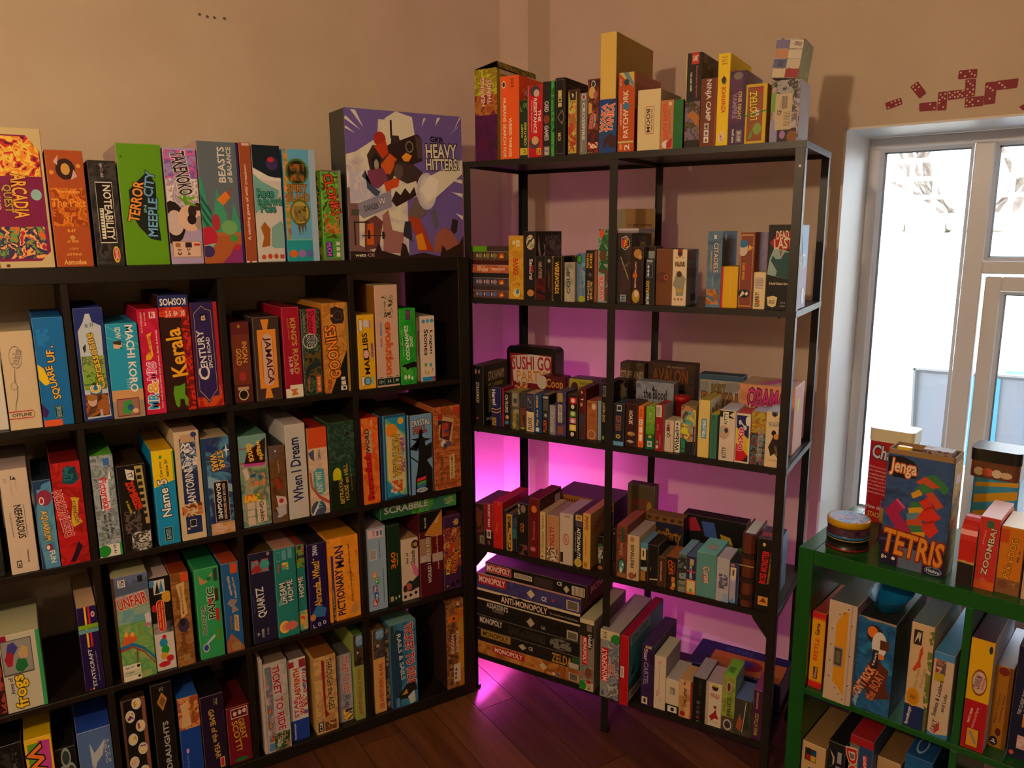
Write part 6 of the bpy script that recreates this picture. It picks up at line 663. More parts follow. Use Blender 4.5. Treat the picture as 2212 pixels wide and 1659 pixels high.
X('M4R', 0.7396, 0.0040, 0.5285, 0.0266, 0.1100, 0.1151, 'slim indigo box with orange ticket foot', '22305a', [R(0, 0, 1, .38, 'd85'), R(.1, .06, .9, .34, 'dc9'), T('NO THANKS', .3, .4, .6, .74, -88, 'eed'), R(.3, .76, .76, .92, 'ba7'), P([(0,.62), (1,.6), (1,.57), (0,.59)], 'd33'), E(.5, .1, .2, .05, '8a4')], t='57a')
X('M4R', 0.7670, 0.0040, 0.5285, 0.0567, 0.1200, 0.1328, 'duck egg blue box with script logo', '5a9a9a', [T('Cortex', .36, .32, .7, .7, -86, 'dcb', '933'), R(.34, .36, .4, .52, 'b43'), on('R', R(0, 0, 1, 1, '5a9a9a')), on('T', T('Cortex', .3, .3, .8, .6, 0, 'dcb', '933'))], s='3a7478', t='7cc')
X('M4R', 0.8245, 0.0040, 0.5285, 0.0353, 0.0900, 0.1269, 'white carton with blue ink splash', 'b8b8c4', [A(.2, .3, .9, .64, 'b8b8c4 557 99a b8b8c4', 6), R(.3, .4, .5, .56, '668'), A(0, 0, 1, .2, 'b8b8c4 8ad b8b8c4', 3)], t='cce')
X('M4R', 0.8606, 0.0040, 0.5285, 0.0253, 0.0800, 0.1194, 'small blue box with rounded white panel', '2a3a6a', [R(.04, .04, .7, .66, 'aac'), E(.4, .66, .3, .1, 'ccd'), R(.1, .62, .7, .9, 'dcb'), R(.3, .7, .5, .84, '543'), R(.1, .92, .5, .98, 'b77'), P([(0,.06), (.3,.02), (.7,.04), (.4,.14)], '5ad')], t='233')
X('M4R', 0.9318, 0.0040, 0.5285, 0.0567, 0.1000, 0.2069, 'black box with slanted red title and gold badge', '151210', [T('BOSS MONSTER', .2, .38, .5, .84, 86, 'd23', '611'), T('THE DUNGEON BUILDING CARD GAME', .56, .38, .66, .82, 86, 'b92'), E(.3, .92, .07, .025, 'dc4'), R(.14, .08, .6, .2, 'ca8'), R(.16, .085, .58, .195, 'd92'), P([(.2,.12), (.4,.19), (.54,.12)], '732'), on('R', A(0, .2, 1, 1, '9bd 8ac 7ab ace', 3)), on('R', A(0, 0, 1, .24, '263 143 385', 5)), on('T', T('BOSS MONSTER', .1, .2, .9, .5, 0, 'd33'))], s='8ab', t='423')
X('M5L', 0.4156, -0.0150, 0.1362, 0.0476, 0.2500, 0.2387, 'upright box with white lid, red banner and green disc', '8a8078', [R(0, .94, 1, 1, 'd0c6a0'), R(0, .76, 1, .94, '221'), R(.5, .84, .86, .93, '766'), R(.18, .36, .56, .76, 'b12'), T('MONOPOLY', .24, .38, .5, .74, -90, 'fdc'), P([(.5,.8), (.7,.84), (.9,.78), (.9,.62), (.7,.58), (.56,.64)], '221'), T('U-build', .6, .62, .84, .8, -90, 'eee'), A(.04, .12, .96, .36, '8a8078 a66 387 998 743', 4), R(0, 0, 1, .12, 'c8bc90'), E(.2, .06, .3, .07, '283'), R(.5, .1, .8, .15, 'b12'), T('8-2', .56, .02, .8, .08, 90, '533')], t='bb9')
X('M5R', 0.4873, -0.0200, 0.1362, 0.0620, 0.2700, 0.2243, 'tall grey city photo box with red diagonal banner', '8e9298', [R(0, .86, 1, 1, 'cfc59c'), E(.84, .88, .3, .09, '283'), T('8+ 2-4', .14, .88, .36, .97, 90, '544'), A(.4, 0, 1, .84, '678 99a 445 bbb 556 a98', 4), R(.06, .24, .42, .74, 'b12'), T('MONOPOLY', .1, .25, .38, .73, 92, 'fdc'), T('CITY', .48, .36, .76, .54, 92, 'c32', 'ecb'), R(.08, .03, .22, .1, '557')], t='aaa')
X('M5R', 0.5559, -0.0300, 0.1362, 0.0281, 0.2900, 0.2275, 'red spined box with sky blue pictorial cover', 'b5101c', [R(.1, .4, .5, .56, 'ddd'), T('text', .16, .42, .4, .54, 90, 'b22'), on('R', R(.02, .3, 1, .97, '4aa0c0')), on('R', R(.04, .84, .6, .99, '9cd8ea')), on('R', T('ELECTRONIC COUNTING UNIT', .08, .86, .56, .96, 0, '235')), on('R', P([(.02,.3), (.5,.42), (1,.3), (1,.24), (.02,.24)], '176a68')), on('R', R(.02, .06, .6, .2, 'c8b8b0')), on('R', T('New Trend', .08, .09, .5, .17, 0, '445')), on('R', P([(.06,.42), (.2,.56), (.14,.4)], '221')), on('R', R(0, 0, 1, .05, '224'))], s='28608a', t='a01220')
X('M5R', 0.6114, 0.0040, 0.1362, 0.0392, 0.2000, 0.1974, 'violet box with tall white and grey lettering', '2e1a48', [A(0, 0, 1, 1, '2e1a48 3a2458 241440', 4), T('Star', .2, .74, .5, .94, -90, 'dbc'), T('CARTEL', .2, .34, .58, .72, -90, '98a'), R(.1, .02, .56, .14, 'dca'), E(.34, .08, .1, .04, '322'), R(.3, .95, .8, .99, 'ba8')], s='223350', t='436')
X('M5R', 0.6525, 0.0040, 0.1362, 0.0363, 0.1300, 0.1733, 'white box with thin red arrow and lettering', 'd6c8b8', [R(.44, .28, .47, .82, 'a43'), E(.46, .88, .14, .04, 'd99'), T('HOT', .2, .24, .4, .36, 90, 'c43'), T('CARD', .5, .14, .64, .24, 90, 'b98')], s='a9a6b0', t='ccb')
X('M5R', 0.6895, 0.0040, 0.1362, 0.0412, 0.1200, 0.1094, 'white box with grey code square and black foot', 'd2c6ae', [R(.32, .56, .7, .78, '998'), A(.34, .58, .68, .76, '877 aa9 776', 9), R(0, 0, 1, .26, '181614'), R(.18, .04, .86, .22, 'ddc'), E(.54, .13, .14, .06, '222')], t='bbb')
X('M5R', 0.7315, 0.0040, 0.1362, 0.0374, 0.0900, 0.1204, 'parchment box with script title and red seal', 'c99f68', [R(.88, 0, 1, 1, 'a23'), A(0, 0, .88, 1, 'c99f68 dbb480 b8884c', 4), T('Love Letter', .26, .3, .6, .8, 90, '422'), E(.3, .1, .22, .07, 'a22'), R(.26, .86, .56, .96, 'dba'), R(.3, .87, .5, .95, '854')], t='ca7')
X('M5R', 0.7710, 0.0040, 0.1362, 0.0386, 0.1200, 0.1412, 'black box with row of small round emblems', '141210', [T('Lukas', .4, .62, .64, .94, 90, '443'), E(.46, .44, .12, .035, '99a'), E(.46, .33, .12, .035, '665'), E(.46, .22, .12, .035, '889'), E(.46, .11, .12, .035, 'c34'), E(.46, 0, .12, .035, '6a5'), E(.46, .44, .08, .022, '221'), E(.46, .33, .08, .022, '221'), E(.46, .22, .08, .022, '221'), E(.46, .11, .08, .022, '221'), E(.46, 0, .08, .022, '221')], t='aab')
X('M5R', 0.8104, 0.0040, 0.1362, 0.0459, 0.1000, 0.1372, 'white box with small red dancer', 'd8ccb8', [R(0, 0, .18, 1, 'b8ac9c'), E(.56, .9, .2, .07, '322'), E(.56, .95, .2, .03, 'cb3'), T('HANABI', .3, .66, .84, .78, -8, '943', 'edc'), P([(.24,.22), (.5,.32), (.66,.42), (.72,.3), (.86,.2), (.6,.2), (.4,.14)], '922'), E(.6, .46, .1, .035, '733'), T('o o o', .28, .1, .8, .14, -10, 'a98')], t='bab')
X('M5R', 0.8571, 0.0040, 0.1362, 0.0358, 0.1000, 0.1739, 'olive lime box with dark tall lettering', '8a9a3a', [A(0, 0, 1, 1, '8a9a3a 9aaa4a 7a8a30', 4), T('FORD', .1, .34, .32, .54, 90, '5a6a2a'), T('FRIES', .4, .28, .74, .62, 90, '3a4a1a'), E(.5, .8, .2, .1, 'c9a'), E(.5, .8, .12, .08, '622'), R(0, 0, 1, .26, '543'), E(.5, .12, .34, .1, 'bbb'), E(.5, .12, .24, .07, '433'), on('T', T('FRIES', .2, .2, .7, .5, 0, '354'))], s='8ab0a0', t='7ac234')
X('M5R', 0.8938, 0.0040, 0.1362, 0.0480, 0.1000, 0.1120, 'dark glossy box with orange figure and blue top', '2a2a2c', [A(0, 0, 1, 1, '2a2a2c 443 3a3a40 553', 3), P([(.1,.2), (.3,.6), (.46,.4), (.36,.1)], 'a53'), P([(.62,.95), (.54,.5), (.44,.1), (.48,.1), (.58,.5), (.66,.95)], 'ccb')], t='5a7ab0')
X('M5R', 0.9432, 0.0040, 0.1362, 0.0253, 0.1000, 0.1546, 'slim plum box with yellow green lettering', '4a1a48', [T('TEN-MINUTE PARADISE', .36, .62, .56, .96, 90, 'ca6'), T('MARS ATTACKS', .24, .1, .66, .54, 88, 'a9a82a')], t='8a2a6a')
X('G11', 0.0400, 0.0174, 0.3905, 0.0333, 0.2000, 0.2075, 'yellow box with red zigzag ends and red script', 'e8a81a', [R(0, .93, 1, 1, 'c22'), R(0, 0, 1, .07, 'c22'), P([(0,.935), (.062,.89), (.125,.935)], 'c22'), P([(.125,.935), (.188,.89), (.25,.935)], 'c22'), P([(.25,.935), (.312,.89), (.375,.935)], 'c22'), P([(.375,.935), (.438,.89), (.5,.935)], 'c22'), P([(.5,.935), (.562,.89), (.625,.935)], 'c22'), P([(.625,.935), (.688,.89), (.75,.935)], 'c22'), P([(.75,.935), (.812,.89), (.875,.935)], 'c22'), P([(.875,.935), (.938,.89), (1,.935)], 'c22'), P([(0,.065), (.062,.105), (.125,.065)], 'c22'), P([(.125,.065), (.188,.105), (.25,.065)], 'c22'), P([(.25,.065), (.312,.105), (.375,.065)], 'c22'), P([(.375,.065), (.438,.105), (.5,.065)], 'c22'), P([(.5,.065), (.562,.105), (.625,.065)], 'c22'), P([(.625,.065), (.688,.105), (.75,.065)], 'c22'), P([(.75,.065), (.812,.105), (.875,.065)], 'c22'), P([(.875,.065), (.938,.105), (1,.065)], 'c22'), T('BEETLE', .3, .36, .6, .66, 87, 'd42'), T('Game', .3, .7, .62, .86, 87, '322'), R(.34, .12, .66, .28, '421'), T('Gibsons', .38, .13, .6, .27, 87, 'dba')], s='c2381a', t='a12818')
X('G11', 0.0885, -0.0100, 0.3905, 0.0656, 0.2400, 0.2651, 'white case style box with riveted yellow stripe and clasp', 'c8b49c', [R(.3, .06, .72, .93, 'd8961a'), P([(0,1), (.8,1), (.8,.92), (.55,.92), (.3,.78), (0,.8)], 'c8b49c'), P([(0,0), (.85,0), (.8,.06), (.5,.16), (.3,.2), (0,.2)], 'c8b49c'), E(.4, .88, .022, .007, '322'), E(.56, .9, .022, .007, '322'), E(.7, .95, .022, .007, '322'), E(.16, .72, .022, .007, '322'), E(.16, .56, .022, .007, '322'), E(.16, .4, .022, .007, '322'), E(.16, .24, .022, .007, '322'), E(.42, .14, .022, .007, '322'), E(.56, .09, .022, .007, '322'), E(.7, .05, .022, .007, '322'), E(.86, .2, .022, .007, '322'), E(.86, .5, .022, .007, '322'), E(.86, .8, .022, .007, '322'), R(.28, .36, .62, .56, '988'), R(.32, .375, .58, .545, '443'), R(.37, .4, .53, .52, '665'), R(.82, 0, .84, 1, '98a')], s='98a', t='555c60')
X('G11', 0.1549, 0.0047, 0.3905, 0.0840, 0.2600, 0.2414, 'torn open blue box with brown wooden sign title', '1a5a94', [A(0, 0, 1, 1, '1a5a94 2a6aa4 174a80 2a80b8', 3), P([(.2,.28), (.36,.52), (.5,.6), (.9,.5), (.86,.36), (.98,.2), (.5,.14)], '5a2a20'), T("DON'T ROCK", .12, .1, .36, .5, 68, 'e8b070', 'a33'), T('the BOAT', .44, .12, .7, .46, 72, 'c87040', '5a2a20'), E(.46, .84, .22, .1, '2a2a30'), E(.4, .86, .14, .06, 'e07828'), E(.6, .74, .2, .14, 'd8d4d0'), R(.62, .7, .86, .8, '5a3020'), E(.66, .62, .1, .03, 'e07828'), R(.44, .48, .6, .68, '222'), T('text', .48, .5, .54, .66, 80, 'ccc'), P([(0,.06), (.16,.2), (.1,0)], '8ac'), P([(0,.97), (.05,1), (.3,.97), (.6,.985), (1,.98), (1,1), (0,1)], 'a88868'), on('R', A(0, 0, 1, 1, '223 344 122 355', 3))], s='233', t='222')
X('G11', 0.2712, 0.0040, 0.3905, 0.0481, 0.2600, 0.2641, 'cream box with red fox and navy foot', 'cdb48c', [R(0, 0, 1, .22, '1a2e6a'), R(.88, 0, 1, .96, '5a6a30'), A(.8, .24, 1, .95, 'cdb48c 6a7a3a 8a7a4a', 7), P([(.2,.56), (.3,.6), (.42,.66), (.46,.76), (.56,.8), (.6,.74), (.52,.66), (.56,.6), (.42,.58), (.3,.54)], 'c8421e'), T('Deep Dark', .36, .38, .52, .58, 84, 'a08860'), T('Wood Game', .6, .4, .76, .6, 84, 'a08860'), E(.34, .3, .3, .09, 'd89a1a'), E(.34, .3, .26, .075, 'c88a10'), T('GRIMWOOD', .2, .28, .48, .32, 84, '643'), R(.14, .8, .5, .94, '322'), P([(.18,.81), (.3,.92), (.4,.82), (.46,.92)], 'dcb'), T('Ravensburger', .12, .02, .32, .2, 84, 'ddd')], t='5a6a70')
X('G11', 0.3234, 0.0040, 0.3905, 0.0416, 0.2800, 0.2097, 'white box with black children game title and blue ends', 'cab8a0', [R(0, .92, 1, 1, '48c'), P([(0,0), (0,.05), (.3,.02), (1,.06), (1,0)], '3a84c0'), R(.12, .74, .62, .92, 'b86a4a'), A(.14, .75, .6, .91, 'b86a4a 556 ca8 8a3a3a', 8), R(.1, .66, .58, .76, 'b8a020'), T('Snakes & Ladders', .26, .24, .46, .68, 84, '2a1a28'), T('and Ludo', .6, .32, .78, .54, 84, '2a1a28'), T('GALT', .2, .05, .46, .2, 84, '422'), P([(.3,.02), (.6,.1), (.56,.2), (.42,.12)], 'b33')], s='b8b4c0', t='3a8ac8')
X('G12', 0.3925, 0.0056, 0.3905, 0.0448, 0.2400, 0.2692, 'yellow over red box with round gear logo', 'b01420', [R(0, .45, 1, 1, 'e0b010'), E(.52, .62, .34, .12, '8a4a20'), E(.52, .62, .3, .1, 'c8b0a0'), T('CRANIUM', .3, .56, .6, .68, 80, '6a2a60'), T('JUNIOR', .64, .56, .78, .68, 80, 'b33'), E(.86, .93, .08, .035, '234'), T('DATA HEAD', .24, .24, .34, .38, 82, 'edc'), T('trivia facts and figures', .44, .2, .6, .4, 82, 'd99'), R(.2, .03, .76, .2, '221'), R(.23, .035, .73, .195, 'd89a28'), P([(.3,.16), (.6,.06), (.68,.08), (.4,.18)], '887')], s='ccd', t='4a2a4a')
X('G12', 0.4381, 0.0500, 0.3905, 0.0339, 0.2200, 0.2005, 'ochre box with round black age badge', 'a8701a', [R(.76, 0, 1, 1, '7a4a18'), T("May's Colours", .24, .3, .4, .66, 86, '543'), T('Counting Game', .5, .32, .66, .66, 86, '543'), E(.3, .08, .24, .06, '1a1a2e'), T('3+', .16, .055, .44, .105, 80, 'eee'), E(.46, .94, .3, .05, '7a2a20'), E(.5, .2, .16, .05, '522')], t='bbc')
X('G12', 0.4769, 0.0365, 0.3905, 0.0554, 0.2400, 0.2677, 'navy box with white outlined letter tiles', '161a3c', [R(.4, .44, .8, .6, 'caa'), R(.44, .455, .76, .585, '2a2440'), R(.4, .3, .7, .42, 'c84'), R(.3, .1, .6, .22, 'caa'), T('Q', .36, .12, .54, .2, 70, 'dcc'), T('THE CLASSIC FAMILY GAME', .28, .4, .4, .74, 84, 'bbc'), E(.16, .05, .08, .02, 'c53')], t='1a1a2c')
X('G21', 0.0400, 0.0100, 0.0380, 0.0602, 0.2000, 0.1979, 'cream box with colour block logo and blue letters', 'c8a87a', [R(.14, .74, .62, .92, '2a2a24'), R(.2, .75, .4, .83, 'a22'), R(.4, .84, .6, .91, '147'), R(.4, .75, .6, .83, 'ca3'), E(.3, .88, .1, .05, '221'), T('IDEA', .4, .1, .8, .66, -84, '3a7a9a')], t='9a7a50')
X('G21', 0.1051, 0.0120, 0.0380, 0.0426, 0.2000, 0.2276, 'black blue box with pale crescent', '14161e', [P([(.1,.9), (.3,.8), (.3,.72), (.1,.66), (.4,.74), (.4,.82)], 'ba9'), R(.5, .6, .76, .72, '99a'), R(.56, .76, .8, .9, '99a'), E(.3, .3, .24, .1, 'a84')], t='15161c')
X('G21', 0.1567, 0.0120, 0.0380, 0.0549, 0.2000, 0.2682, 'red topped blue box with stone textured title', '2a4a80', [R(0, .92, 1, 1, 'a01820'), A(0, .5, .4, .92, '887 665 aa9', 6), T('DOWN', .1, .1, .56, .86, -82, 'b22', 'dcb'), R(.62, .66, .78, .84, 'c33'), T('IDEAL', .64, .67, .76, .83, -82, 'fcc'), T('Doctor', .6, .2, .76, .56, -82, 'ddd')], t='a02028')
X('G21', 0.2123, 0.0500, 0.0380, 0.0549, 0.2200, 0.2142, 'plain kraft carton top', 'c0a078', [E(.6, .8, .1, .08, '833')], t='8a6a40')
X('G21', 0.2791, 0.0300, 0.0380, 0.0596, 0.2000, 0.2642, 'cobalt blue box with round emblem on its lid', '1a64a8', [R(0, .9, 1, 1, '1a5a9a'), T('GAMES', .6, .2, .8, .8, -84, 'cde'), on('T', E(.4, .3, .2, .2, '9bd')), on('T', E(.4, .3, .15, .15, '1a4a8a'))], t='1a4e90')
X('GT', 0.1808, 0.0300, 0.7650, 0.1385, 0.0750, 0.2708, 'large blue open topped box with falling blocks', '2a4a80', [A(0, .2, 1, 1, '2a4a80 3a5a90 24406e', 3), R(0, 0, 1, .22, '1a1a38'), P([(0,.31), (1,.26), (1,.21), (0,.24)], '1a1a38'), R(.3, 0, .66, .19, '5a6a8a'), R(.28, 0, .3, .19, '6a2a4a'), R(.66, 0, .68, .19, '6a2a4a'), P([(.54,.84), (.74,.88), (.96,.78), (.9,.72), (.7,.8)], '3a7a4a'), P([(.46,.79), (.6,.85), (.82,.78), (.66,.74)], 'c8502a'), P([(.44,.72), (.56,.79), (.74,.75), (.66,.7)], '3a7a4a'), P([(.4,.68), (.52,.73), (.58,.69), (.44,.64)], 'd8a020'), P([(.62,.7), (.72,.73), (.9,.62), (.8,.58)], 'c84a28'), P([(.4,.6), (.6,.64), (.66,.58), (.42,.54)], '3a7a4a'), P([(.38,.55), (.58,.58), (.66,.52), (.4,.5)], 'd8a020'), P([(.36,.5), (.56,.53), (.64,.47), (.38,.44)], '5a8aa0'), P([(.36,.44), (.58,.48), (.64,.42), (.4,.39)], 'c84a28'), P([(.4,.4), (.6,.42), (.64,.34), (.44,.34)], '3a7a4a'), P([(.46,.34), (.66,.37), (.68,.29), (.5,.27)], 'd8a020'), P([(.18,.4), (.26,.43), (.3,.34), (.2,.33)], '4a7a7a'), P([(.02,.49), (.2,.62), (.34,.55), (.25,.49), (.46,.35), (.32,.27)], 'a81e5a'), P([(.2,.62), (.34,.55), (.32,.53), (.18,.6)], 'd0508a'), P([(.54,.62), (.66,.68), (.76,.58), (.88,.52), (.78,.47), (.86,.4), (.74,.32), (.6,.4), (.66,.46), (.52,.48), (.62,.57)], 'd8301e'), P([(.62,.57), (.76,.62), (.77,.6), (.63,.55)], 'a82018'), P([(.66,.46), (.78,.49), (.79,.47), (.67,.44)], 'a82018'), P([(.02,.98), (.22,.99), (.4,.96), (.48,.9), (.46,.82), (.3,.8), (.12,.8), (.02,.84)], '1a1512'), T('Jenga', .05, .81, .46, .96, -3, 'e8d8b0', 'd8502a'), T('TETRIS', .03, .1, .97, .32, -5, 'e0902a', '902a1a'), T('8+', .03, .05, .12, .09, -3, 'edc'), E(.22, .07, .03, .015, 'edc'), E(.84, .045, .13, .035, '9ac'), E(.84, .045, .12, .03, '1a3a60'), T('Hasbro', .74, .03, .94, .06, -5, 'dde'), on('R', A(0, 0, 1, 1, 'b88a28 caa030 8a7a50 5a7a8a', 3)), on('R', R(.2, .4, .7, .5, 'c8402a')), on('R', R(.3, .8, .8, .88, 'dcc'))], s='b88a28', t='6a4a20')
X('GT', 0.3788, 0.0300, 0.7650, 0.0384, 0.1400, 0.1652, 'coral red box with black lettered shout and cactus', 'c8322a', [T('ZOOMBA!', .42, .2, .72, .86, 84, 'dca', '1a1a3a'), T('speed game', .24, .62, .34, .82, 84, 'e99'), R(.36, .86, .7, .96, '3a6a50'), P([(.14,.12), (.3,.14), (.24,.04)], '4a8a5a'), E(.44, .12, .14, .04, 'c86a5a'), A(0, 0, 1, .12, 'c8402a d86a2a', 3)], s='c84a40', t='e8b8b0')
X('GT', 0.4187, 0.0350, 0.7650, 0.0454, 0.1200, 0.1525, 'amber box with yellow picking title and dog', 'd07a14', [R(0, 0, 1, .22, '8a5a38'), E(.3, .14, .2, .06, '7a4a30'), P([(.5,.16), (.8,.2), (.76,.08), (.7,.16)], 'a87a50'), T('Pick-a-DOG', .36, .24, .62, .84, 84, 'e8a820', '4a1a10'), R(0, .76, .36, .96, 'c84a18'), T('8+', .76, .5, .86, .7, 84, '643'), R(.97, 0, 1, 1, '433')], s='8a5a20', t='e8d8b8')
X('GT', 0.4677, 0.0300, 0.7650, 0.0318, 0.1200, 0.1366, 'pale rounded box at the picture edge', 'cba88a', [], t='ddd')
X('GT', 0.3452, 0.0200, 0.7650, 0.0328, 0.1000, 0.0561, 'black box under a curved red drum', '241c1c', [], t='321')
# ------------------------------------------------------------------ other things on the metal rack
Z5_, Z4_, Z3_, Z2_, ZT_ = LEV
X('M2R', .447, .20, Z2_, .098, .098, .266, 'brown and grey carton turned cornerwise', 'b08a58', [A(0, 0, 1, .5, 'b08a58 a87c4a 9a6a40', 3), T('in a game of strategy', .1, .8, .9, .84, 0, '6a4a30'), on('R', R(0, 0, 1, 1, 'b8b098')), on('R', T('a game of wandering', .1, .8, .9, .84, 0, '5a5040')), on('R', A(.3, .02, .8, .5, 'b8b098 a09078 b8b098', 5))], s='b8b098', name='game_carton', rz=math.radians(45))
X('M2R', .492, .012, Z2_ + .1945, .075, .12, .012, 'thin lilac box lying across a dark box', '9a90a8', [R(0, .6, 1, 1, 'ccc4cc')], t='c8c0cc')
# tins on the third level
def tin(row, u, v, z, w, d, h, rad, desc, m_body, m_edge, els, lidh=0.0, lid=None):
    U = row[0]; k = 6; prof = []
    for cx, cz, a0 in ((w - rad, h - rad, 0), (rad, h - rad, 90), (rad, rad, 180), (w - rad, rad, 270)):
        for i in range(k + 1):
            a = math.radians(a0 + 90 * i / k); prof.append((cx + rad * math.cos(a), cz + rad * math.sin(a)))
    o = MB().prism(prof, 0, d, mat(m_body, .3, .5), mat(m_edge, .3, .5)).build('game_tin'); o.location = wpos(U, u, v, z + .0004); o.rotation_euler = (0, 0, UNIT[U][1])
    rim = MB().prism([(x * 1.012 - w * .006, zz * 1.012 - h * .006) for x, zz in prof], -.002, .004, mat(m_edge, .25, .6)); rim.v = [(x, y, max(z_, 0.0)) for x, y, z_ in rim.v]; rim.build('rim', o)
    ff = [('on', 'F', e) for e in els]
    tag(o, desc + ' ' + where(row), 'tin', GROUP[U])
    h2 = bpy.data.objects.new('front_print', None)
    bpy.data.objects.remove(h2)
    OFFS[o.name] = 1; decorate_off(o, w, d, h, els, -.0023); return o
OFFS = {}
def decorate_off(o, w, d, h, els, y):
    decorate(o, w, d, h, els); SHIFT[o.name] = y
SHIFT = {}
tin('M3L', .03, .2, Z3_, .183, .06, .236, .02, 'black rounded tin with red and orange lettering', '1a1512', '141110', [R(.06, .3, .94, .9, '8a1a22'), P([(.1, .86), (.5, .9), (.92, .88), (.9, .62), (.88, .48), (.14, .5), (.12, .64)], 'd8d0cc'), T('SUSHI GO', .1, .67, .92, .87, 2, 'b02030'), T('PARTY!', .2, .5, .84, .67, 2, 'd88838', 'f0e0c8'), A(.1, .3, .5, .48, 'c8502a d8b080 8a1a22 3a1a1a', 8)])
tin('M3L', .195, .115, Z3_, .102, .045, .163, .018, 'dark red rounded tin with pale bird face', '7a1a20', '5a1418', [E(.16, .86, .18, .14, 'c8bcb4'), T('Coop', .3, .72, .9, .95, 0, 'c88a3a')])
tin('M3L', .302, .115, Z3_, .124, .045, .166, .018, 'olive yellow and purple rounded tin', '5a3a6a', '4a3458', [P([(0, .5), (.06, .98), (.7, .98), (.6, .5)], 'a8a030'), E(.2, .82, .1, .1, '4a1a28'), T('banana', .34, .88, .7, .95, 0, '6a6420')])
lid = MB().lathe([(.021, 0), (.021, .128), (.0225, .128, None), (.0225, .143)], mat('b01820', .35), 24).build('round_tin', smooth=True); lid.location = wpos('M', .672, .117, Z3_ + .0004)
tag(lid, 'round red lidded tin behind short boxes on metal rack third level', 'tin', GROUP['M'])
X('M3R', .442, .20, Z3_, .078, .05, .212, 'weathered brown box with cream slab lettering', '4a3c30', [A(0, .3, 1, 1, '4a3c30 5a4a3a 3a2e26', 5), T('STUFF AND', .02, .76, .96, .88, 0, 'b8a888'), T('NONSENSE', .02, .6, .96, .73, 0, 'b8a888'), T('professor games', .4, .5, .9, .55, 0, '8a7c68')], t='5a4a40')
X('M3R', .448, .125, Z3_, .05, .045, .17, 'black box with grey moth drawings', '1e1a1c', [A(.05, .3, .95, .98, '1e1a1c 8a8888 2a2428 6a6868', 7), R(.04, .45, .2, .85, 'ccc'), E(.7, .8, .16, .12, 'a89878')], t='3a2a3a')
X('M3R', .526, .125, Z3_, .116, .045, .173, 'misty blue box with black gothic title', '7a86a0', [A(0, .0, 1, 1, '7a86a0 98a0b4 66728e', 3), T('the Blood', .2, .7, .82, .88, 0, '221a22'), T('of an', .06, .68, .2, .76, 0, '5a4a58'), T('Englishman', .2, .5, .96, .68, 0, '221a22'), P([(.42, .84), (.46, .94), (.5, .86)], '111')], t='8a92a8')
X('M3R', .524, .225, Z3_, .147, .05, .216, 'dim brown box with copper fantasy capitals', '3a2a20', [A(0, 0, 1, 1, '3a2a20 4a3628 2a1e18', 4), T('AVALON', .1, .72, .86, .92, 0, '8a4a20'), T('the resistance', .4, .93, .8, .97, 0, '8a7a68'), P([(.08, .62), (.6, .62), (.7, .68), (.6, .56), (.08, .56)], '9a5a30'), E(.72, .4, .2, .24, '1a1210'), E(.66, .4, .08, .12, '6a3020')], t='4a3a34')
X('M3R', .697, .185, Z3_, .128, .05, .2, 'grey blue box with harbour lettering', '3a5a78', [R(.03, 0, 1, .92, 'a8a498'), A(.03, .0, 1, .9, 'a8a498 8a8a90 b8b0a0', 3), T('PORT', .3, .72, .62, .86, 3, '8a7a30', '4a3a20'), T('ROYAL', .08, .52, .98, .74, 0, 'a86a30', '5a3a20'), E(.38, .64, .09, .1, 'b88a30'), R(.7, .3, .98, .44, 'a03028')], t='2a4a66')
X('M3R', .83, .14, Z3_, .148, .13, .19, 'peach box with hot pink bubble lettering', 'd89468', [A(0, .0, 1, 1, 'd89468 e0a078 cc8458', 3), T('OBAMA', .14, .66, .84, .94, -2, 'd0358a', '5a1a3a'), T('LLAMA', .1, .36, .9, .6, 0, 'e0b030', '5a3a1a'), E(.5, .5, .12, .16, 'a05a3a'), P([(.1, .55), (.2, .72), (.26, .5)], 'e8d0b0'), on('T', A(0, 0, .3, 1, 'c8a080 d8b090', 4)), on('T', P([(.3, .1), (.5, .1), (.9, .95), (.6, .95)], 'd060a0')), on('R', R(.3, .6, .5, .8, 'e8d020'))], t='c89a80', s='d8a088')
# fourth level, back row
X('M4L', .227, .175, Z4_, .212, .14, .163, 'large purple topped box with ochre dotted rim', '3a2a44', [R(0, .82, 1, 1, 'a06a28')] + [E(.03 + i * .045, .9, .012, .03, '4a2a18') for i in range(22)], t='4a2e5e')
X('M4R', .455, .25, Z4_, .092, .04, .212, 'olive box with red block letters and moustached head', '5a5038', [T('DON DE', .14, .66, .76, .78, 0, 'b02020'), T('SAN SEB', .1, .5, .72, .62, 0, 'b02020'), E(.82, .62, .1, .14, 'b08830'), E(.16, .28, .14, .2, 'a87858'), E(.18, .38, .12, .1, '221a16'), R(.1, .22, .24, .26, '221a16'), R(.4, .26, .92, .36, 'b07a28')], t='5a3a50')
X('M4R', .553, .155, Z4_, .123, .045, .16, 'brown rimmed dark box with gold rhino lettering', '1e2440', [R(0, .86, 1, 1, '7a5430'), A(0, .0, 1, .4, '1e2440 56709a 2a3a5a', 4), T('RhinoParty', .1, .46, .95, .76, -3, 'a8782a', '3a2010')] + [E(.12 + .2 * i, .93, .05, .03, '3a2010') for i in range(5)], t='8a6238')
X('M4R', .655, .215, Z4_, .195, .05, .158, 'black box with multicoloured slanted cards', '15141a', [P([(.05, .9), (.2, .96), (.3, .7), (.12, .66)], 'b02848'), P([(.3, .9), (.5, .9), (.56, .6), (.36, .6)], '4060b8'), P([(.6, .7), (.76, .66), (.84, .4), (.66, .4)], 'c8a828'), R(.86, .3, .98, .5, '2a7a4a')], t='1a1820')
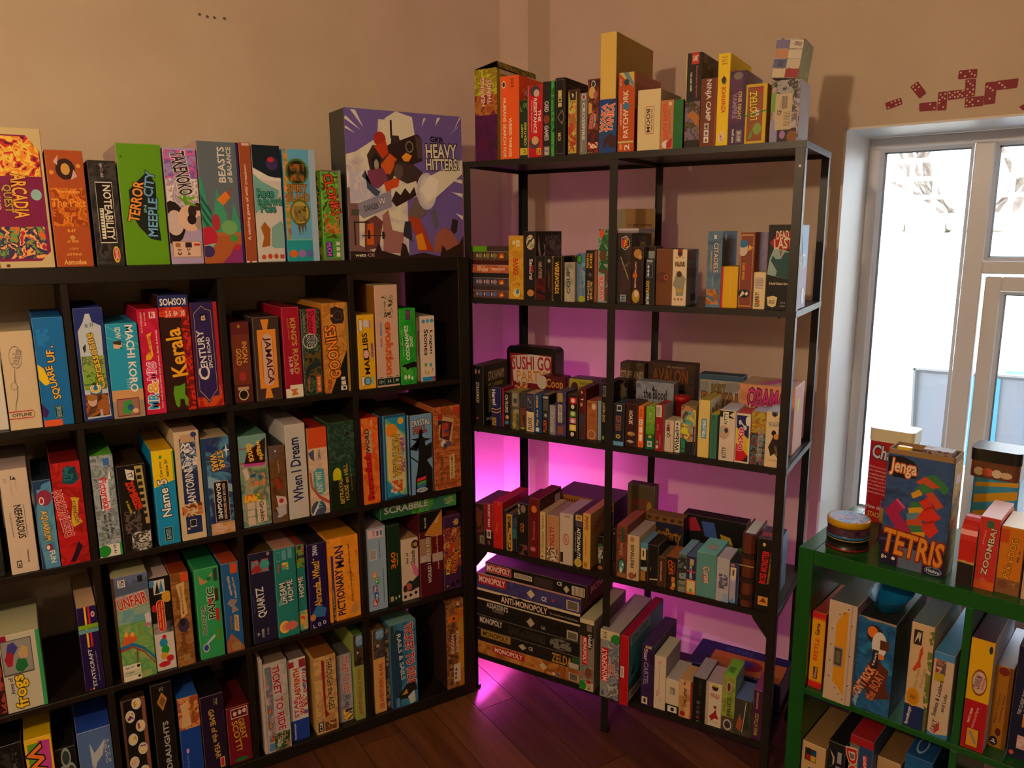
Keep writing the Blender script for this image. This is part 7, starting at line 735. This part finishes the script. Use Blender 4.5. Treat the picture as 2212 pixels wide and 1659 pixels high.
# leather-look book
bk = MB(); LE = noisy('brown_leather', '5a2c20', '6e3626', 20, .5, .3, .2); PG = mat('cfc6bc', .8, name='paper_pages')
bw, bd, bh = .036, .135, .208; sp = [(-.0, .006), (-.004, bw * .0)]
pts = [(0.002, 0.004), (bw * .25, -.004), (bw * .75, -.004), (bw - .002, .004), (bw, .01), (bw, bd), (bw - .003, bd), (bw - .003, .012), (.003, .012), (.003, bd), (0, bd), (0, .01)]
n = len(pts); bk.v += [(x, y, 0) for x, y in pts] + [(x, y, bh) for x, y in pts]; LEi = bk.slot(LE)
for k in range(n): a, b = k, (k + 1) % n; bk.f.append((a, b, b + n, a + n)); bk.mi.append(LEi)
for q in ((0, 1, 2, 3, 4, 7, 8, 11), (4, 5, 6, 7), (8, 9, 10, 11)): bk.f.append(tuple(q)); bk.mi.append(LEi); bk.f.append(tuple(n + i for i in reversed(q))); bk.mi.append(LEi)
book = bk.build('book'); book.location = wpos('M', .888, .008, Z4_ + .0004); book.rotation_euler = (0, 0, UNIT['M'][1]); tag(book, 'thick brown leather style book with white pages on metal rack fourth level', 'book', GROUP['M'])
pg = MB()
for i in range(8):
    x0 = .0035 + i * (bw - .007) / 8; x1 = x0 + (bw - .007) / 8 - .0006; dz = .004 * math.sin(math.pi * (i + .5) / 8); pg.box((x0, .0125, .003), (x1, bd - .004, bh - .003 - dz), PG)
pg.build('page_block', book)
bands = MB()
for z in (.02, .07, .14): bands.box((-.0004, -.0048, z), (bw + .0004, .0035, z + .016), mat('2e1a14', .5))
bands.build('spine_band', book); MB().box((-.0006, -.0052, .118), (bw + .0006, -.0044, .121), mat('b89a5a', .4)).build('elastic_cord', book)
# stack of property games lying flat on the bottom level
stack = [(.136, .182, .02, .407, 'orange brown box, lowest of the flat stack', 'a8642a', [A(0, 0, 1, 1, 'a8642a c88a40 8a4a20 b87838', 3), R(.16, .36, .48, .9, 'b01a22'), T('MONOPOLY', .18, .44, .46, .82, 0, 'f0e0d0'), P([(.62, .5), (.66, .8), (.7, .5), (.66, .2)], 'c8b890'), E(.76, .2, .012, .1, 'ddd'), E(.8, .2, .014, .12, '3a6ab0'), R(.9, .1, .99, .7, 'c8bca8'), R(.91, .15, .98, .65, '6a6058')]),
 (.182, .228, .02, .407, 'black gold bannered box, second in flat stack', '1c1814', [R(.04, .4, .34, .96, 'a8823a'), T('MONOPOLY', .06, .48, .32, .88, 0, '2a1c10'), P([(.42, .5), (.46, .75), (.5, .5), (.46, .25)], 'b8ac90'), T('CE', .52, .4, .56, .7, 0, 'c8c0b4'), T('ZELDA', .74, .1, .93, .8, 0, 'b8862a'), R(.93, .5, 1, .95, '2a5a34'), R(.9, .05, .99, .45, 'b8b0a0')]),
 (.228, .278, .02, .407, 'black box with faint title, third in flat stack', '181412', [T('MONOPOLY', .03, .45, .26, .9, 0, 'd8ccc4'), T('GAME of THRONES', .32, .2, .68, .8, 0, '3a342e'), E(.82, .5, .1, .4, '6a6660'), A(.74, .2, .92, .8, '181412 77736c 4a4640', 9)]),
 (.278, .334, .02, .407, 'black box with silver title, fourth in flat stack', '1a1614', [T('ASSASSIN\'S', .1, .6, .32, .95, 0, 'c0bab4'), T('CREED', .16, .4, .28, .58, 0, '8a8480'), P([(.5, .4), (.54, .7), (.58, .4), (.54, .1)], 'b8ac90'), T('CE', .64, .2, .68, .45, 0, 'c0bab4'), A(.6, .4, .88, .8, '1a1614 2e2824', 9), R(.88, .05, .98, .6, 'b8b0a0'), R(.89, .1, .97, .5, '6a6058')]),
 (.334, .376, .02, .407, 'cream edged skyline box in the flat stack', '16120f', [R(0, .8, 1, 1, 'd8c8a0'), R(0, 0, 1, .14, 'd8c8a0'), P([(.24, .8), (.28, .9), (.3, .8), (.34, .95), (.38, .84), (.44, .98), (.5, .82), (.56, .92), (.62, .8)], '16120f'), R(.24, .1, .7, .86, '16120f'), T('ANTI-MONOPOLY', .25, .22, .7, .76, 0, 'ecd0c0'), T('The Real Estate Trading Game', .72, .3, .98, .5, 0, 'a89c90')]),
 (.376, .43, .02, .409, 'violet box with red banner in flat stack', '45407e', [A(0, 0, 1, 1, '45407e 3a3670 524a8c', 4), R(0, .9, 1, 1, 'b88a70'), R(.02, .3, .3, .9, 'b01a2a'), T('MONOPOLY', .03, .4, .29, .82, 0, 'f0e0d8'), P([(.5, .45), (.54, .75), (.58, .45), (.54, .15)], 'c8bc98'), A(.6, .4, .84, .9, '45407e 6a66a0', 10), T('CE', .64, .2, .69, .5, 0, 'ddd'), E(.75, .4, .015, .1, 'b02a30'), R(.87, .1, .98, .7, 'c8bca8'), R(.88, .15, .97, .65, '6a6058')]),
 (.43, .474, .056, .429, 'black barcode box crowning the flat stack', '151110', [R(.01, .2, .27, .9, 'c8b0a8'), R(.014, .23, .266, .87, 'a81a28'), T('MONOPOLY', .02, .32, .26, .8, 0, 'f0e4dc'), R(.3, .3, .48, .7, 'd0c4b0'), T('CHEATERS EDITION', .31, .36, .47, .64, 0, '222'), R(.5, .1, .68, .8, '3a302c'), T('CE', .72, .55, .77, .85, 0, 'ddd'), P([(.78, .4), (.81, .7), (.84, .4), (.81, .1)], 'b8b090'), R(.86, .1, .98, .8, 'c8bca8')] + [R(.87 + i * .012, .15, .875 + i * .012, .75, '5a5048') for i in range(9)] + [on('R', T('MONOPOLY', .1, .2, .9, .8, 0, 'd8a0a8', 'a81a28'))])]
for z0, z1, u0, u1, ds, c, els in stack: X('M5L', u0, .004, z0, u1 - u0, .25, z1 - z0 - .0008, ds, c, els, t='4a2a5a' if z0 > .42 else c, s='2a1a1e' if z0 < .37 else '5a1a28')
X('M5R', .70, .17, Z5_, .285, .16, .085, 'wide navy box lying flat with orange picture lid', '1c2450', [on('T', R(.2, .05, .98, .7, 'b8742a')), on('T', E(.62, .4, .14, .2, '8a2a30')), on('T', E(.58, .44, .08, .12, '2a3a8a')), on('T', T('VICKERS', .3, .75, .6, .92, 0, '4a5aa0'))], t='1c2a60')
# tilted comic-panel box balanced on the end box, open flap of the first box
X('MT', .897, .016, 1.90786, .064, .11, .09, 'tilted comic panel box balanced on another', 'b8b4b8', [A(0, 0, 1, 1, 'b8b4b8 6a5a58 c8c0b4 8a4a4a', 4)] + [R(.02 + .48 * (i % 2) * 1.0, .02 + .24 * (i // 2), .5 + .48 * (i % 2), .24 + .24 * (i // 2), ('d8ccb0', 'a02a30', '5a6aa0', 'd0c4a8', 'c8906a', 'd8d0bc', '7a78a8', 'dcd4c4')[i]) for i in range(8)] + [T('small words', .56, .82, .94, .92, 80, '443'), T('more words', .1, .3, .4, .44, 80, '443'), on('R', A(0, 0, 1, 1, 'b8b8c0 a8b868 c8c8d0', 4))], s='b4b4bc', ry=math.radians(7))
flap_root = next(o for o in COL.objects if o.get('label', '').startswith('yellow to purple gradient'))
fp = MB(); fh = flap_root_h = 0.26084; fwid = 0.07830
fp.poly([(0, 0, fh + .001), (fwid, 0, fh + .018), (fwid, .23, fh + .018), (0, .23, fh + .001)], mat('4a3a1a')); fp.poly([(fwid, 0, fh + .018), (fwid + .004, .0, fh + .0), (fwid + .004, .23, fh + .0), (fwid, .23, fh + .018)], art('9a8a22 5a5418 b8a830', 7))
fp.poly([(fwid + .0042, 0.01, fh - .004), (fwid + .0042, .22, fh - .004), (fwid + .0042, .22, fh - .016), (fwid + .0042, 0.01, fh - .016)], mat('d8ccb8'))
fp.build('cover_flap', flap_root)
# ------------------------------------------------------------------ things on the green unit
GZ = 0.76500
def G(o, u, v, z, rz=0.0): o.location = wpos('G', u, v, z + .0004); o.rotation_euler = (0, 0, UNIT['G'][1] + rz); return o
def round_tin(u, v, z, r, parts, label, kids):
    o = MB().lathe(parts, mat('222', .3), 40).build('round_tin', smooth=True); G(o, u, v, z); tag(o, label + ' on the green unit', 'tin', GROUP['G'])
    for nm, pr, m in kids: MB().lathe(pr, m, 40).build(nm, o, smooth=True)
    return o
TB = mat('15140f', .3, .5)
round_tin(.088, .085, GZ, .05, [(.049, 0, mat('8a1418', .3)), (.0505, .002, mat('8a1418', .3)), (.0505, .006, TB), (.049, .007, TB), (.049, .027, mat('b89a5a', .3)), (.0505, .028, mat('b89a5a', .3)), (.0505, .030, TB)], 'black round tin with red base under a yellow lidded tin', [])
t2 = round_tin(.088, .085, GZ + .0305, .05, [(.0495, 0, mat('1c3a5a', .3)), (.0505, .002, mat('2a6a9a', .3)), (.0505, .008, mat('2a1430', .3)), (.0485, .009, art('3a1a38 52222e 1a1a3a 7a2a3a', 6)), (.0485, .03)], 'round underwater picture tin with yellow lid', [('lid', [(.0492, .029), (.0505, .030), (.0505, .042), (.0492, .0445), (.046, .0445)], mat('c89a10', .28, .6)), ('lid_picture', [(.0458, .0444), (.0458, .0449, art('6a8ac8 98b8e0 c8b0c8 5a6ab8', 6)), (.0457, .045, art('6a8ac8 98b8e0 c8b0c8 5a6ab8', 6))], mat('c8c8a0', .3))])
round_tin(.17, .19, GZ, .04, [(.04, 0, mat('8a1a1a', .3)), (.041, .002, mat('7a2a22', .3)), (.041, .004), (.0395, .006, mat('6a1c1e', .3)), (.0395, .05, mat('c8a020', .3)), (.041, .052, mat('c8a020', .3)), (.041, .09, mat('6a3a7a', .3)), (.041, .1, mat('6a3a7a', .3)), (.038, .103)], 'round tin in red, yellow and purple behind the open box', [])
def soft_tin(nm, u, v, z, w, d, h, rad, col, desc, lidh=None, lidcol=None, els=()):
    k = 5; plan = []
    for cx, cy, a0 in ((w - rad, d - rad, 0), (rad, d - rad, 90), (rad, rad, 180), (w - rad, rad, 270)):
        for i in range(k + 1): a = math.radians(a0 + 90 * i / k); plan.append((cx + rad * math.cos(a), cy + rad * math.sin(a)))
    def ext(z0, z1, g, m):
        b = MB(); q = [((x - w / 2) * g + w / 2, (y - d / 2) * g + d / 2) for x, y in plan]; n = len(q)
        b.v = [(x, y, z0) for x, y in q] + [(x, y, z1) for x, y in q]
        for j in range(n): a, c = j, (j + 1) % n; b.f.append((a, c, c + n, a + n)); b.mi.append(b.slot(m))
        b.f.append(tuple(reversed(range(n)))); b.mi.append(0); b.f.append(tuple(range(n, 2 * n))); b.mi.append(0); return b
    o = ext(0, h, 1, mat(col, .3, .5) if isinstance(col, str) else col).build(nm); G(o, u, v, z); tag(o, desc + ' on the green unit', 'tin', GROUP['G'])
    if lidh: ext(h - lidh * .35, h + lidh * .65, 1.035, mat(lidcol, .28, .5)).build('lid', o)
    if els: decorate(o, w, d, h, els)
    return o
soft_tin('game_tin', .057, .295, GZ, .108, .08, .238, .016, 'b01a22', 'tall red tin with white lid and curly white title', .034, 'dcd8b8', [T('Chairs', .1, .74, .86, .9, -5, 'd8d8e8', '2a2a4a')] + [T(('Think you are up for', 'the challenge? Get', 'creative and start', 'stacking with a style', 'all your own! There', 'are endless ways to', 'construct. How do you', 'stand out in a crowd?')[i], .06, .63 - i * .042, .62, .655 - i * .042, -4, 'd8b0b4') for i in range(8)] + [T('How do you', .06, .14, .6, .2, -4, 'dcc8cc'), T('STACK UP?', .1, .06, .6, .12, -4, 'd8b048')])
soft_tin('game_tin', .306, .295, GZ, .1, .085, .178, .012, '3a9ad0', 'tall tin striped blue and yellow', None, None, [P([(.08, .98 - .24 * i), (.98, 1.12 - .24 * i), (.98, 1.0 - .24 * i), (.08, .86 - .24 * i)] if i else [(.08, .86), (.08, .92), (.98, 1.0), (.98, .94)], 'd0a020') for i in range(5)] + [T('WINNING LINES', .16, .19, .6, .25, 6, 'c8c8d8', '5a7aa0'), T('ANY GAME', .62, .25, .84, .28, 6, '333'), T('LOWER GAME', .52, .08, .76, .11, 6, '333')])
soft_tin('game_tin', .298, .29, GZ + .1784, .107, .095, .052, .016, '6a3c28', 'flat sushi picture tin resting on the striped tin', .03, '1a1620', [R(.1, .1, .9, .62, '7a4a30')] + [R(.12 + i * .05, .12, .135 + i * .05, .6, '54301e') for i in range(16)] + [E(.2, .3, .1, .2, 'd8c8a8'), E(.38, .3, .12, .2, 'c85a40'), E(.56, .28, .1, .2, 'd8c8b0'), E(.74, .26, .12, .16, 'd0b898')])
# red drum with rounded top standing on a black box
dr = MB(); RD = mat('c8281c', .3, .5); prof = []
for i in range(13): a = math.radians(180 * i / 12); prof.append((.05 - .05 * math.cos(a), .05 + .045 * math.sin(a)))
prof = [(0, 0)] + prof + [(.1, 0)]
n = len(prof); w_ = .032
dr.v = [(0, y, z) for y, z in prof] + [(w_, y, z) for y, z in prof]
for k in range(n): a, b = k, (k + 1) % n; dr.f.append((b, a, a + n, b + n)); dr.mi.append(dr.slot(RD))
dr.f.append(tuple(range(n))); dr.mi.append(dr.slot(mat('8a8a80', .5))); dr.f.append(tuple(reversed(range(n, 2 * n)))); dr.mi.append(dr.slot(mat('8a8a80', .5)))
drum = dr.build('curved_game_box'); G(drum, .3455, .02, GZ + 0.05669); tag(drum, 'shiny red curved top game box on the green unit', 'game box', GROUP['G'])
tn = MB(); tn.poly([(0, -.0004, -.002), (w_, -.0004, -.004), (w_, -.0006, .003), (w_ * .7, -.0006, .001), (w_ * .4, -.0006, .0035), (0, -.0006, .002)], mat('c89a5a', .8)); tn.build('torn_edge', drum)
# crumpled blue bag
bg_ = MB(); BM = mat('1c3ab8', .25, .6)
for j in range(7):
    ph = math.pi * j / 6 / 2
    for i in range(14):
        a = 2 * math.pi * i / 14; r = math.cos(ph) * (.055 + .008 * math.sin(3 * a + j) + random.uniform(-.006, .006)); bg_.v.append((r * math.cos(a) * 1.3, r * math.sin(a), .045 * math.sin(ph) + (random.uniform(-.004, .004) if j else 0)))
for j in range(6):
    for i in range(14): a, b = j * 14 + i, j * 14 + (i + 1) % 14; bg_.f.append((a, b, b + 14, a + 14)); bg_.mi.append(bg_.slot(BM))
bag = bg_.build('plastic_bag'); G(bag, .49, .26, GZ); tag(bag, 'crumpled shiny blue bag behind the amber box on the green unit', 'bag', GROUP['G'])
# open top of the falling-blocks box: torn card rim, blocks and leaflet showing
jb = next(o for o in COL.objects if o.get('label', '').startswith('large blue open topped'))
jw, jd, jh = 0.13850, 0.07500, 0.27078; rim = MB(); CB = mat('9a7a50', .8)
for a, b in (((0, 0), (jw, .003)), ((0, jd - .003), (jw, jd)), ((0, 0), (.003, jd)), ((jw - .003, 0), (jw, jd))): rim.box((a[0], a[1], jh), (b[0], b[1], jh + .012), CB)
rim.build('torn_rim', jb)
MB().cham((.012, .02, jh), (.042, .035, jh + .014), .001, mat('e0b818', .4), mat('e0b818', .4), mat('e0b818', .4), mat('e0b818', .4)).build('toy_block', jb)
MB().box((.07, .012, jh), (jw - .01, .05, jh + .02), art('6a4a4a 9a8a8a 4a3a50', 8)).build('leaflet', jb)
# blue dish poking out of the torn boat box
rb = next(o for o in COL.objects if o.get('label', '').startswith('torn open blue box'))
rw, rd_, rh = 0.08401, 0.26000, 0.24142
ds = MB(); DB = mat('1a8ad0', .3, .5); n = 28
for (sx, sy, z) in ((.046, .085, .038), (.048, .088, .040), (.044, .082, .036), (.03, .06, .006), (.001, .001, .004)):
    for k in range(n): a = 2 * math.pi * k / n; ds.v.append((sx * math.cos(a), sy * math.sin(a), z))
for j in range(4):
    for k in range(n): a, b = j * n + k, j * n + (k + 1) % n; ds.f.append((a, b, b + n, a + n)); ds.mi.append(ds.slot(DB))
dish = ds.build('toy_boat', rb, (rw / 2, .1, rh - .004), smooth=True)
# ------------------------------------------------------------------ stickers and screws on the walls
DOM = [[[[1.247,1.888],[1.287,1.898],[1.292,1.88],[1.253,1.869]],[[1.257,1.875],[1.264,1.887],[1.273,1.89],[1.282,1.892],[1.276,1.881],[1.285,1.884]]],[[[1.307,1.923],[1.325,1.936],[1.349,1.903],[1.333,1.89]],[[1.322,1.928],[1.315,1.922],[1.329,1.92],[1.321,1.914]]],[[[1.333,1.878],[1.375,1.879],[1.377,1.856],[1.335,1.857]],[[1.36,1.873],[1.371,1.863]]],[[[1.377,1.902],[1.399,1.902],[1.4,1.854],[1.378,1.855]],[[1.383,1.895],[1.394,1.896],[1.388,1.888],[1.382,1.882],[1.394,1.884],[1.382,1.874],[1.392,1.863]]],[[[1.4,1.903],[1.438,1.902],[1.44,1.881],[1.401,1.879]],[[1.404,1.897],[1.416,1.897],[1.411,1.891],[1.406,1.886],[1.417,1.886],[1.423,1.898],[1.434,1.899],[1.428,1.891],[1.424,1.886],[1.434,1.887]]],[[[1.438,1.927],[1.462,1.926],[1.463,1.883],[1.44,1.882]],[[1.445,1.921],[1.45,1.915],[1.456,1.91],[1.445,1.902],[1.458,1.9],[1.451,1.894],[1.445,1.887],[1.458,1.888]]],[[[1.421,1.951],[1.463,1.95],[1.463,1.928],[1.42,1.929]],[[1.426,1.945],[1.436,1.935],[1.446,1.946],[1.451,1.939],[1.458,1.935]]],[[[1.441,1.881],[1.484,1.882],[1.484,1.857],[1.442,1.856]],[[1.446,1.874],[1.458,1.875],[1.453,1.869],[1.446,1.861],[1.46,1.862],[1.472,1.87]]],[[[1.484,1.914],[1.51,1.914],[1.51,1.86],[1.485,1.859]],[[1.489,1.903],[1.496,1.899],[1.502,1.893],[1.497,1.873]]],[[[1.509,1.915],[1.556,1.916],[1.555,1.893],[1.51,1.892]],[[1.515,1.909],[1.522,1.903],[1.528,1.897]]],[[[1.563,1.847],[1.579,1.854],[1.589,1.843],[1.573,1.836]],[]]]
RED = mat('8e1530', .5, .3); PIP = mat('e6cdb0', .6)
DL = ['lowest tilted red domino sticker, apart from the chain', 'red domino sticker standing tilted above the window', 'red half blank domino sticker starting the chain', 'upright red domino sticker after the half blank one', 'red ten pip domino sticker joining the chain', 'upright red domino sticker beneath the highest one', 'highest red domino sticker capping the chain', 'red five and one domino sticker low in the chain', 'upright red three and one domino sticker', 'red three and blank domino sticker ending the chain', 'cropped red domino sticker at the picture edge']
for (qd, pips), lb in zip(DOM, DL):
    sx = sum(p[0] for p in qd) / 4; sz = sum(p[1] for p in qd) / 4; m = MB()
    pr = []
    for i in range(4):
        a, b, c = Vector(qd[i - 1]), Vector(qd[i]), Vector(qd[(i + 1) % 4])
        for k in range(4):
            p0 = b + (a - b).normalized() * .003; p1 = b + (c - b).normalized() * .003; t = k / 3; p = (p0 * (1 - t) + b * t) * (1 - t) + (b * (1 - t) + p1 * t) * t; pr.append((p.x - sx, p.y - sz))
    pr.reverse(); o = m.prism(pr, -.0012, -.0002, RED).build('domino_sticker'); o.location = wpos('W', sx, 0, sz); o.rotation_euler = (0, 0, math.radians(20)); tag(o, lb, 'sticker', 'domino stickers over the window')
    if pips:
        q = MB()
        for a, b in pips: q.poly([(a - sx + .0024 * math.cos(k * math.pi / 5), -.0016, b - sz + .0024 * math.sin(k * math.pi / 5)) for k in range(10)], PIP)
        q.build('pips', o)
SCR = mat('9a9088', .3, .5, .8)
for i, (y, z) in enumerate(((-1.104, 2.1706), (-1.083, 2.1672), (-1.063, 2.1672), (-1.035, 2.1685))):
    o = MB().lathe([(.0035, 0), (.0035, .004), (.002, .0055)], SCR, 12).build('wall_screw'); o.location = (0.0003, y, z); o.rotation_euler = (0, math.pi / 2, 0)
    tag(o, ('metal wall screw farthest from the corner boxing', 'second wall screw counting toward the corner boxing', 'third wall screw counting toward the corner boxing', 'last wall screw of four, toward the corner boxing')[i], 'screw', 'row of wall screws')
# ------------------------------------------------------------------ print every face
print_all()
for o in COL.objects:
    y = SHIFT.get(o.name)
    if y:
        for c in o.children:
            if c.name.split('.')[0] in ('lettering', 'printed_panel', 'artwork'): c.location.y = y
